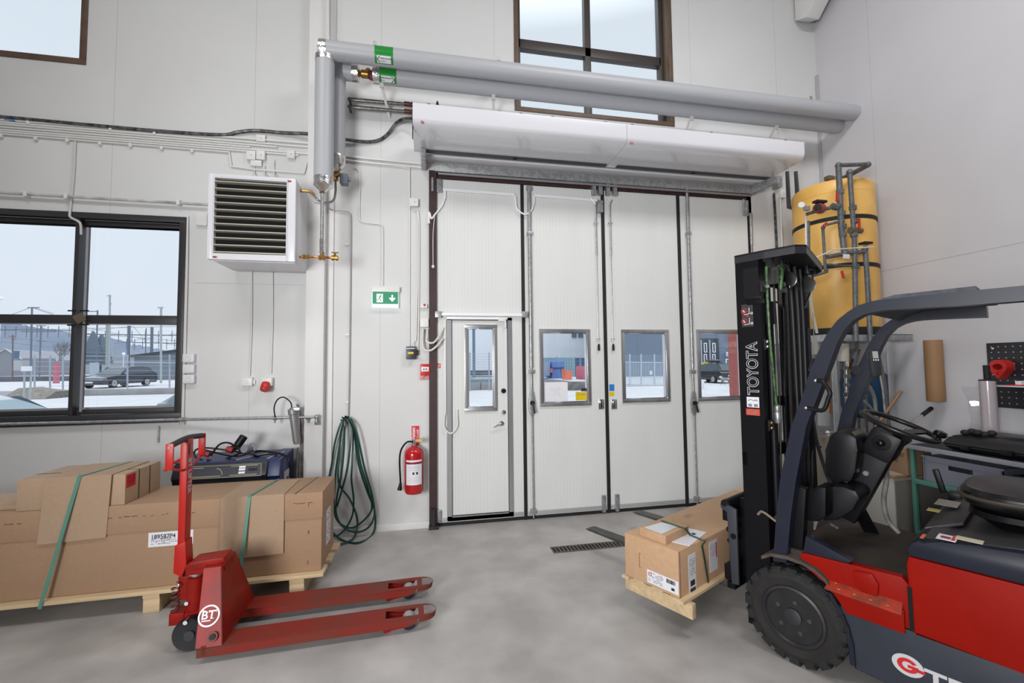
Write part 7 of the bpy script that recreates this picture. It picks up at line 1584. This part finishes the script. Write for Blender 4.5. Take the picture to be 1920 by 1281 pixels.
# shed
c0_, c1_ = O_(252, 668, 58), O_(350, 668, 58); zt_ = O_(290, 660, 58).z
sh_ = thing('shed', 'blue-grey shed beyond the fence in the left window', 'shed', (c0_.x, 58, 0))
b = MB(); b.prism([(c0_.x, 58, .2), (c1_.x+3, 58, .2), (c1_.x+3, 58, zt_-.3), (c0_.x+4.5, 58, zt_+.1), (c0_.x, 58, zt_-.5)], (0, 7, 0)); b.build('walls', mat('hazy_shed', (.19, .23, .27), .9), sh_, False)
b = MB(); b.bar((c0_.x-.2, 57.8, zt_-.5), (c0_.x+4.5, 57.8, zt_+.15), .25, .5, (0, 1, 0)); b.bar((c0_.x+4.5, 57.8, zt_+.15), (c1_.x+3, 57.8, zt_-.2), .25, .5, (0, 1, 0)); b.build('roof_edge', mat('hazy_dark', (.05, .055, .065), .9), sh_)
# railway masts and gantries
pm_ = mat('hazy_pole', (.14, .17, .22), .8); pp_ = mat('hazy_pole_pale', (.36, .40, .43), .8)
def pole(px, y0, y1, y, r, lab, m, nm='catenary_mast', cross=()):
    a, c = O_(px, y0, y), O_(px, y1, y); c = V((c.x, c.y, .2)); t = thing(nm, lab, 'mast', (c.x, y, c.z)); MB().cyl(c, a, r, n=8).build('pole', m, t)
    for (dx0, dx1, py) in cross: b = MB(); b.bar(O_(px+dx0, py, y), O_(px+dx1, py, y), r*1.1, r*1.1); b.build('arm', m, t)
pole(60, 578, 652, 70, .10, 'railway mast with spread wires at the left window', pm_, cross=((-8, 14, 577), (-20, 45, 622)))
pole(77, 610, 637, 90, .12, 'second railway mast, shorter, behind the spread wire mast', pm_, cross=((-9, 9, 611), (-8, 10, 640)))
pole(24, 628, 700, 60, .07, 'leaning brown pole at the left window edge', mat('hazy_brown', (.18, .14, .14), .9), cross=((-8, 6, 631), (-2, 6, 636)))
pole(183, 582, 620, 70, .09, 'railway mast right of the window mullion', pm_, cross=((-18, 0, 584),))
pole(206, 553, 690, 60, .10, 'tall pale lamp mast in the right pane', pp_, 'lamp_mast', cross=((-5, 2, 555), (-1, 3, 570)))
pole(201, 606, 692, 55, .12, 'greenish lattice mast beside the tall lamp mast', mat('hazy_green_pole', (.28, .33, .32), .85))
pole(242, 611, 670, 62, .17, 'thick blue-grey post above the dark car', pm_)
pole(285, 614, 662, 62, .16, 'thick blue-grey post above the shed', pm_)
pole(274, 616, 640, 80, .08, 'short signal post left of the shed post', pm_)
pole(302, 576, 715, 45, .09, 'slim pale lamp post in front of the shed', pp_, 'lamp_post', cross=((-6, 4, 577),))
pole(217, 640, 672, 90, .12, 'small mast among the trees', mat('hazy_green_pole', (.28, .33, .32)))
def wire(pts, y, r, lab, m=pm_): cable('overhead_wire', [O_(a, c, y) for a, c in pts], r, m, lab, 'wire', 0, n=4)
for i, pts in enumerate((((0, 598), (60, 576), (100, 588)), ((60, 577), (128, 600)), ((0, 612), (340, 640)), ((0, 620), (340, 612)), ((0, 641), (130, 655)), ((150, 612), (340, 650)), ((160, 620), (250, 612), (274, 640)), ((150, 655), (335, 625)), ((0, 632), (140, 645)))):
    wire(pts, 70+i*2, .03, ['wire rising to the left mast top', 'wire falling right from the left mast top', 'long wire across both lower panes', 'nearly level long wire over the hill', 'low wire over the houses', 'falling wire behind the dark car', 'wire dipping between the two thick posts', 'wire rising towards the shed side', 'wire just under the hill crest'][i])
for i, (x0, x1, py, y) in enumerate(((160, 335, 627, 68), (230, 335, 642, 75), (0, 140, 618, 72))):
    b = MB(); b.bar(O_(x0, py, y), O_(x1, py+2, y), .13, .13)
    for k in range(7):
        q = O_(x0+(x1-x0)*(k+.5)/7, py, y); b.bar(q+V((0, 0, -1.1)), q+V((0, 0, .5)), .06, .06)
    tag(b.build('gantry_beam', pm_), ['upper railway gantry beam in the right pane', 'lower railway gantry beam by the shed', 'railway gantry beam in the left pane'][i], 'gantry')
for i, (px, py) in enumerate(((148, 662), (232, 664), (245, 646), (290, 664), (3, 560))):
    q = O_(px, py, 100); b = MB(); b.sph(q, .3, 8); b.cyl(q, V((q.x, 100, .2)), .06, n=5); tag(b.build('floodlight', mat('hazy_lamp_white', (.8, .8, .85), .5)), ['white lamp dot over the conifers', 'white lamp dot left of the shed', 'white lamp dot beside the thick post', 'white lamp dot over the shed roof', 'lamp dot high in the left pane'][i], 'lamp')
# fence of the yard
def mesh_fence(px0, px1, ptop, pbot, y, posts, lab, n=7, group=None):
    t = thing('mesh_fence', lab, 'fence', O_(px0, pbot, y)); fm = mat('pale_fence_steel', (.42, .47, .54), .6)
    b = MB()
    for i in range(n): 
        py = ptop+(pbot-ptop)*i/(n-1); b.bar(O_(px0, py, y), O_(px1, py, y), .02, .02)
    b.build('wires', fm, t)
    for px in posts: a, c = O_(px, ptop-3, y), O_(px, pbot+3, y); MB().cyl(V((c.x, y, .33 if y == 34.4 else -.05)), a, .05, n=6).build('post', mat('fence_post_grey', (.33, .38, .45), .6), t)
mesh_fence(63, 135, 669, 724, 34.4, (65, 94, 118), 'tall wire mesh fence left of the mullion')
mesh_fence(158, 345, 668, 722, 34.4, (239, 318), 'tall wire mesh fence in front of the dark car')
b = MB(); b.bar(O_(215, 679, 34.3), O_(345, 681, 34.3), .06, .06); tag(b.build('fence_rail', mat('pale_fence_steel', (.42, .47, .54))), 'pale top rail on the fence before the dark car', 'rail')
t = thing('notice_board', 'white sign board on two posts in the yard', 'sign', O_(51, 722, 26)); a, c = O_(43, 687, 26), O_(60, 696, 26); MB().box(a.x, c.x, 25.9, 26, c.z, a.z).build('board', paper_m, t)
for px, d in ((46, -1), (59, 2)): MB().cyl(V((O_(px+d*-1, 722, 26.1).x, 26.1, -.05)), O_(px, 690, 26.1), .04, n=6).build('post', pp_, t)
t = tag(MB().box(O_(22, 678, 60).x, O_(41, 678, 60).x, 60, 61, O_(22, 695, 60).z, O_(22, 676, 60).z).build('relay_cabinet', mat('hazy_cabinet', (.4, .42, .45), .9)), 'pale double cabinet by the track', 'cabinet')
t = tag(MB().box(O_(23, 660, 58).x, O_(29, 660, 58).x, 58, 58.5, O_(23, 672, 58).z, O_(23, 658, 58).z).build('signal_box', mat('hazy_blue', (.10, .16, .25), .9)), 'small blue signal on a pole by the track', 'signal')
t = tag(MB().box(O_(100, 687, 50).x, O_(107, 687, 50).x, 50, 50.4, .2, O_(100, 680, 50).z).build('red_sign', mat('hazy_red', (.5, .15, .2), .9)), 'red and white track sign left of the mullion', 'sign')
for x, px in (('a', 176),):
    t = thing('track_signal', 'pale signal post behind the bonnet of the dark car', 'signal', O_(176, 700, 50)); MB().cyl(V((O_(177, 706, 50).x, 50, .26)), O_(177, 680, 50), .35, n=8).build('post', mat('hazy_blue_pale', (.35, .42, .5), .9), t)
# cars
def car(M, L, wd_, h, bm, lab, name='car', glass=None, wagon=True, box=False, plate=True):
    """x forward, y across, z up, origin at ground centre"""
    t = thing(name, lab, 'car', M.translation, M.to_euler().z); hw = wd_/2; gm_ = glass or mat('car_glass', (.05, .07, .09), .1)
    rear = -L/2; body = [(L/2, .35), (L/2+.02, .55), (L/2-.12, .72), (L*.20, .92), (L*.20, .92), (rear+.15, .98), (rear+.02, .85), (rear, .5), (rear+.1, .28), (L/2-.1, .25)]
    b = MB(M); ys = [(-hw+.06, .9), (-hw, 1), (hw, 1), (hw-.06, .9)]
    b.loft([[V((x*(1 if k in (1, 2) else .985), y, z if k in (1, 2) else .02+z*.99)) for x, z in body] for k, (y, _) in enumerate(ys)]); bd = b.build('body', bm, t)
    g = [(L*.20, .92), (L*.04, h-.10), (-L*.02, h-.02), (-L*.25, h), (rear+(.55 if wagon else .9), h-.08), (rear+.12, .98)]
    b = MB(M); b.loft([[V((x, y*(hw-.05) if z < 1 else y*(hw-.22), z)) for x, z in g] for y in (-1, 1)]); b.build('roof', bm, t)
    gg = [(L*.165, .95), (L*.045, h-.05), (-L*.02, h-.08), (-L*.25, h-.07), (rear+.60, h-.05), (rear+.30, 1.0)]
    for sd in (-1, 1):
        yo = lambda z: sd*((hw-.05)-(z-.92)/(h-.92)*.17+.008); b = MB(M)
        b.face([V((x, yo(z), z)) for x, z in gg]); bm_ = b.build('side_window', gm_, t)
    b = MB(M); b.face([V((L*.195, -hw+.1, .945)), V((L*.195, hw-.1, .945)), V((L*.048, hw-.25, h-.10)), V((L*.048, -hw+.25, h-.10))]); b.build('windscreen', gm_, t)
    b = MB(M); b.face([V((rear+.11, -hw+.15, 1.02)), V((rear+.11, hw-.15, 1.02)), V((rear+.50, hw-.27, h-.10)), V((rear+.50, -hw+.27, h-.10))]); b.build('rear_window', gm_, t)
    for x in (L*.31, -L*.29):
        for sd in (-1, 1):
            b = MB(M); b.lathe([(.20, 0), (.30, .01), (.325, .04), (.325, .2)], (x, sd*(hw+.01), .325), (0, -sd, 0), 24); w = b.build('wheel', tyre_m, t)
            b = MB(M); b.lathe([(.04, -.012), (.06, -.005), (.21, -.004), (.22, .01)], (x, sd*(hw+.01), .325), (0, -sd, 0), 12, False)
            b.build('rim', mat('alloy_rim', (.42, .42, .44), .3, .6), w)
    b = MB(M)
    for sd in (-1, 1): b.obox((L/2-.22, sd*(hw-.25), .68), (.14, 0, 0), (0, .2, 0), (0, 0, .06), .03); b.obox((L*.13, sd*(hw+.08), 1.0), (.06, 0, 0), (0, .1, 0), (0, 0, .07), .03)
    b.build('lamps_and_mirrors', mat('car_trim_light', (.3, .32, .36), .3), t)
    b = MB(M); b.obox((L/2+.02, 0, .42), (.01, 0, 0), (0, .26, 0), (0, 0, .055)); b.obox((rear-.005, 0, .62), (.01, 0, 0), (0, .26, 0), (0, 0, .055)); b.build('number_plate', paper_m, t)
    return t
dc = mat('dark_blue_car_paint', (.018, .025, .045), .18, coat=.6)
cc = (O_(176, 724, 31.0)+O_(262, 722, 32.5))/2
car(Matrix.Translation((O_(220, 722, 37).x, 37.2, .33)) @ Matrix.Rotation(PI+math.radians(80), 4, 'Z'), 4.7, 1.85, 1.5, dc, 'dark blue estate car parked beyond the mesh fence')
wc2 = mat('silver_car_paint', (.42, .44, .48), .15, .2, coat=.6)
zr = Y_(5, 737, 8.0).z
car(Matrix.Translation((-6.95, 8.2, -.09)) @ Matrix.Rotation(math.radians(2), 4, 'Z'), 4.5, 1.8, zr+.05, wc2, 'silver car just outside the left window, roof showing', glass=mat('pale_car_glass', (.18, .25, .29), .1))
car(Matrix.Translation((-4.35, 10.4, -.05)) @ Matrix.Rotation(PI+math.radians(4), 4, 'Z'), 4.5, 1.8, 1.5, wc2, 'silver car by the window corner, only mirror and windscreen showing', glass=MT['pale_car_glass'])
# ---- view through the gate windows
wbm = mat('pale_cladding', (.86, .90, .94), .8)
wbld = thing('warehouse', 'large white clad warehouse seen through the left gate windows', 'building', (0, 70, 0))
xe = O_(1165, 660, 66).x
MB().box(-8, O_(1178, 660, 66).x, 66, 90, -.2, 16).build('walls', wbm, wbld, False)
c0_ = O_(1072, 624, 65.9); c1_ = O_(1081, 633, 65.9)
for px in (1072, 1084): a, c = O_(px, 624, 65.9), O_(px+9, 633, 65.9); MB().box(a.x, c.x, 65.85, 65.95, c.z, a.z).build('window', mat('hazy_pane', (.16, .19, .24), .5), wbld)
tag(MB().box(O_(886, 640, 40).x, O_(891, 640, 40).x, 40, 40.2, O_(886, 707, 40).z, 14).build('steel_column', mat('hazy_steel_blue', (.12, .19, .27), .8)), 'blue-grey vertical column seen through the wicket window', 'column')
tag(MB().box(O_(840, 711, 30).x, O_(945, 711, 30).x, 30, 30.5, O_(880, 717, 30).z, O_(880, 712, 30).z).build('low_wall_cap', mat('hazy_teal', (.2, .29, .34), .8)), 'bluish cap rail on the low wall outside the wicket window', 'rail')
for i, (x0, x1) in enumerate(((840, 901), (902, 945))): tag(MB().box(O_(x0, 711, 29.8).x, O_(x1, 711, 29.8).x, 29.8, 30.2, -.05, O_(880, 718, 29.8).z, .03).build('concrete_block', MT['pale_concrete']), ['left', 'right'][i]+' concrete block outside the wicket window', 'concrete block')
mesh_fence(868, 945, 664, 710, 29, (881, 917), 'thin mesh fence seen through the wicket window', 10)
# containers
cm = [mat('container_teal', (.26, .40, .47), .7), mat('container_navy', (.08, .13, .24), .7)]
for i, (x0, x1, y0, y1, m_, lab) in enumerate(((1005, 1079, 671, 704, cm[0], 'teal shipping container in the yard'), (1079, 1110, 671, 704, cm[1], 'navy shipping container right of the teal one'))):
    a, c = O_(x0, y0, 56), O_(x1, y1, 56); b = MB(); n = int((c.x-a.x)/.35); b.box(a.x, c.x, 56, 58.4, -.05, a.z)
    for k in range(n): b.box(a.x+k*.35, a.x+k*.35+.18, 55.93, 56, -.05, a.z)
    tag(b.build('shipping_container', m_, None, False), lab, 'container')
a, c = O_(1020, 676, 50), O_(1058, 704, 50); t = thing('box_truck', 'blue van with square rear doors before the container', 'truck', (a.x, 50, 0)); MB().box(a.x+1.0, c.x, 50, 53, -.05, a.z-.1, .1).build('body', mat('hazy_van_blue', (.12, .21, .50), .6), t)
for px in (1034, 1055): q = O_(px, 695, 49.9); MB().box(q.x-.15, q.x+.15, 49.85, 49.98, q.z-.25, q.z+.25).build('rear_lamp', mat('hazy_red', (.5, .15, .2)), t)
b = MB(); q = O_(1038, 684, 49.9); b.box(a.x+1.0, c.x, 49.9, 50, q.z-.45, q.z-.35); b.build('bumper_line', mat('hazy_dark', (.05, .055, .065)), t); MB().box(O_(1021, 680, 50).x, O_(1032, 680, 50).x, 50.2, 52, c.z, O_(1021, 679, 50).z).build('cab', mat('hazy_cab', (.3, .38, .5), .6), t)
tag(MB().prism([V((O_(1060, 704, 45).x, 45, -.05)), V((O_(1072, 704, 45).x, 45, -.05)), O_(1073, 696, 45), O_(1060, 694, 45)], (0, 1.2, 0)).build('orange_bin', mat('hazy_orange', (.75, .2, .12), .8)), 'orange bin beside the blue van', 'bin')
tag(MB().box(O_(1091, 690, 45).x, O_(1104, 690, 45).x, 45, 47, -.05, O_(1091, 687, 45).z, .05).build('red_skip', mat('hazy_red', (.5, .15, .2))), 'red machine in front of the navy container', 'machine')
mesh_fence(1005, 1112, 671, 703, 54, (1044, 1088), 'fine mesh fence before the containers', 6)
struct(MB().box(2, 14, 40, 56, -.05, -.10).build('yard_strip', mat('grey_strip', (.32, .33, .36), .9), None, False))
tag(MB().box(O_(1064, 722, 27).x, O_(1112, 722, 27).x, 27, 27.6, -.05, O_(1080, 716, 27).z, .02).build('plank_stack', mat('grey_planks', (.25, .24, .23), .9, noise=.5, scale=3)), 'stack of grey planks outside', 'planks')
# grey-blue hall on the right
hb2 = thing('industrial_hall', 'blue-grey industrial hall with tall black folding doors', 'building', (22, 52, 0))
hm = mat('hall_blue_grey', (.16, .21, .28), .75, noise=.06, scale=.3); lines(hm, 0, 5.9, O_(1216, 650, 52).x, .05, .6)
MB().box(O_(1171, 650, 52).x, 60, 52, 80, -.2, 16).build('walls', hm, hb2, False)
a, c = O_(1303, 635, 51.9), O_(1350, 720, 51.9); dk_ = mat('hall_door_dark', (.035, .05, .075), .6)
MB().box(a.x, c.x, 51.85, 52, -.1, a.z).build('gate', dk_, hb2, False)
for px in (1315, 1331): q = O_(px, 660, 51.8); MB().box(q.x-.1, q.x+.1, 51.75, 51.85, -.1, a.z-.2).build('gate_post', pp_, hb2, False)
for px in (1308, 1323, 1339):
    for y0, y1 in ((643, 661), (664, 682)):
        b = MB(); q0, q1 = O_(px-3.2, y0, 51.7), O_(px+3.2, y1, 51.7); frame_rect(b, q0.x, q1.x, q1.z, q0.z, .1, 51.7, 51.8, 0); b.build('window_frame', mat('hazy_lamp_white', (.8, .8, .85)), hb2)
a, c = O_(1362, 660, 51.5), O_(1374, 668, 51.5); MB().box(a.x, c.x, 51.5, 51.6, c.z, a.z).build('white_sign', paper_m, hb2, False)
text('HYR', .35, (a.x+.12, 51.48, c.z+.12), XR, ZU, redp_m, hb2, off=.01)
b = MB(); frame_rect(b, O_(1360, 673, 51.5).x, O_(1378, 673, 51.5).x, .0, O_(1360, 673, 51.5).z, .12, 51.4, 51.5, 0); b.build('door_frame', mat('hazy_lamp_white', (.8, .8, .85)), hb2)
tag(MB().box(O_(1371, 640, 9).x, O_(1383, 640, 9).x, 9, 9.12, -.05, 5).build('red_steel_post', mat('hazy_red_brown', (.32, .085, .07), .6)), 'brown-red steel post just outside the last gate window', 'post')
# palisade fence
pf_ = thing('palisade_fence', 'pale vertical-bar fence seen through the third gate window', 'fence', O_(1175, 722, 32)); fm = mat('pale_fence_blue', (.48, .56, .64), .6)
b = MB(); b.bar(O_(1155, 679, 32), O_(1262, 680, 32), .08, .08); b.bar(O_(1155, 721, 32), O_(1262, 723, 32), .1, .1); b.build('rails', fm, pf_)
b = MB()
for i in range(42): px = 1156+i*2.5; b.bar(O_(px, 722, 32), O_(px, 680, 32), .03, .03, (1, 0, 0))
b.build('bars', fm, pf_, False)
for px in (1181, 1202, 1227): b = MB(); b.bar(O_(px, 722, 31.9), O_(px, 664, 31.9), .07, .07, (1, 0, 0)); b.build('post', fm, pf_)
b = MB()
for k in range(4): b.bar(O_(1165, 667+k*3, 32), O_(1262, 667+k*3, 32), .015, .015)
b.build('top_wires', fm, pf_, False)
q = O_(1220, 699, 31.8); MB().box(q.x-.1, q.x+.1, 31.75, 31.8, q.z-.15, q.z+.15).build('small_sign', paper_m, pf_, False)
tag(MB().box(O_(1150, 724, 30).x, O_(1262, 724, 30).x, 30, 31, -.05, O_(1200, 725, 30).z, .02).build('low_kerb', mat('pale_kerb', (.5, .53, .56), .8)), 'pale kerb at the foot of the vertical-bar fence', 'kerb')
tag(MB().tube([O_(1310-1, 732, 26), O_(1311, 712, 26)], .32, 12).build('white_bollard', paper_m), 'white rounded bollard by the black car', 'bollard')
# black car with roof box
bc = mat('black_car_paint', (.008, .01, .014), .15, coat=.7)
MC = Matrix.Translation((O_(1352, 716, 32).x+.2, 33.5, -.05)) @ Matrix.Rotation(math.radians(93), 4, 'Z')
ct = car(MC, 4.6, 1.85, 1.62, bc, 'black hatchback with roof box parked outside the hall')
b = MB(MC); b.sph((-.2, 0, 1.84), 1, 20, (.95, .36, .14)); b.build('roof_box', mat('roof_box_grey', (.05, .06, .07), .3), ct)
b = MB(MC)
for x in (.25, -.65): b.bar((x, -.6, 1.66), (x, .6, 1.66), .05, .04)
b.build('roof_bar', black_m, ct)
q = O_(1323, 683, 40); tag(MB().box(q.x-.35, q.x+.35, 40, 40.1, -.05, q.z+.2).build('yellow_sign', mat('hazy_yellow', (.8, .65, .05), .6)), 'small yellow sign left of the roof box', 'sign')
# dog
dg = thing('dog', 'white dog with dark back walking past the black car', 'dog', O_(1361, 722, 29.5))
g0 = O_(1361, 722.5, 29.5); 
sk = bmesh.new(); J = {'hip': (.36, 0, .50), 'mid': (.0, 0, .50), 'chest': (-.28, 0, .52), 'neck': (-.40, 0, .60), 'head': (-.52, 0, .70), 'nose': (-.66, 0, .66), 'ear1': (-.50, .05, .79), 'ear2': (-.50, -.05, .79), 'tail': (.50, 0, .58), 'tail2': (.62, 0, .66),
 'fl1': (-.30, .08, .34), 'fl1b': (-.38, .08, .18), 'fl1c': (-.40, .08, .03), 'fr1': (-.28, -.08, .34), 'fr1b': (-.22, -.08, .18), 'fr1c': (-.16, -.08, .03),
 'hl1': (.30, .08, .32), 'hl1b': (.42, .08, .20), 'hl1c': (.38, .08, .03), 'hr1': (.34, -.08, .32), 'hr1b': (.32, -.08, .20), 'hr1c': (.24, -.08, .03)}
ED = [('hip', 'mid'), ('mid', 'chest'), ('chest', 'neck'), ('neck', 'head'), ('head', 'nose'), ('head', 'ear1'), ('head', 'ear2'), ('hip', 'tail'), ('tail', 'tail2'), ('chest', 'fl1'), ('fl1', 'fl1b'), ('fl1b', 'fl1c'), ('chest', 'fr1'), ('fr1', 'fr1b'), ('fr1b', 'fr1c'), ('hip', 'hl1'), ('hl1', 'hl1b'), ('hl1b', 'hl1c'), ('hip', 'hr1'), ('hr1', 'hr1b'), ('hr1b', 'hr1c')]
RD = {'hip': .11, 'mid': .11, 'chest': .14, 'neck': .09, 'head': .08, 'nose': .035, 'ear1': .02, 'ear2': .02, 'tail': .04, 'tail2': .03}
names_ = list(J); vs_ = {k: sk.verts.new(V(J[k])*.85) for k in names_}
for a, c in ED: sk.edges.new((vs_[a], vs_[c]))
me = bpy.data.meshes.new('dog_body'); sk.to_mesh(me); sk.free(); ob = bpy.data.objects.new('dog_body', me); col.objects.link(ob)
md = ob.modifiers.new('Skin', 'SKIN'); sd_ = me.skin_vertices[0].data if me.skin_vertices else None
if sd_ is None:
    bm_ = bmesh.new(); bm_.from_mesh(me); bm_.verts.layers.skin.verify(); bm_.to_mesh(me); bm_.free(); sd_ = me.skin_vertices[0].data
for i, k in enumerate(names_): r_ = RD.get(k, .045 if k.endswith('1') else .03); sd_[i].radius = (r_, r_); sd_[i].use_root = (k == 'hip')
ms_ = ob.modifiers.new('Sub', 'SUBSURF'); ms_.levels = 1; ms_.render_levels = 2
me.materials.append(mat('dog_fur', (.62, .6, .58), .9, noise=1, scale=2.2, c2=(.03, .03, .03)))
ob.parent = dg; ob.matrix_basis = Matrix.Identity(4); dg.location = (g0.x, g0.y, -.05)
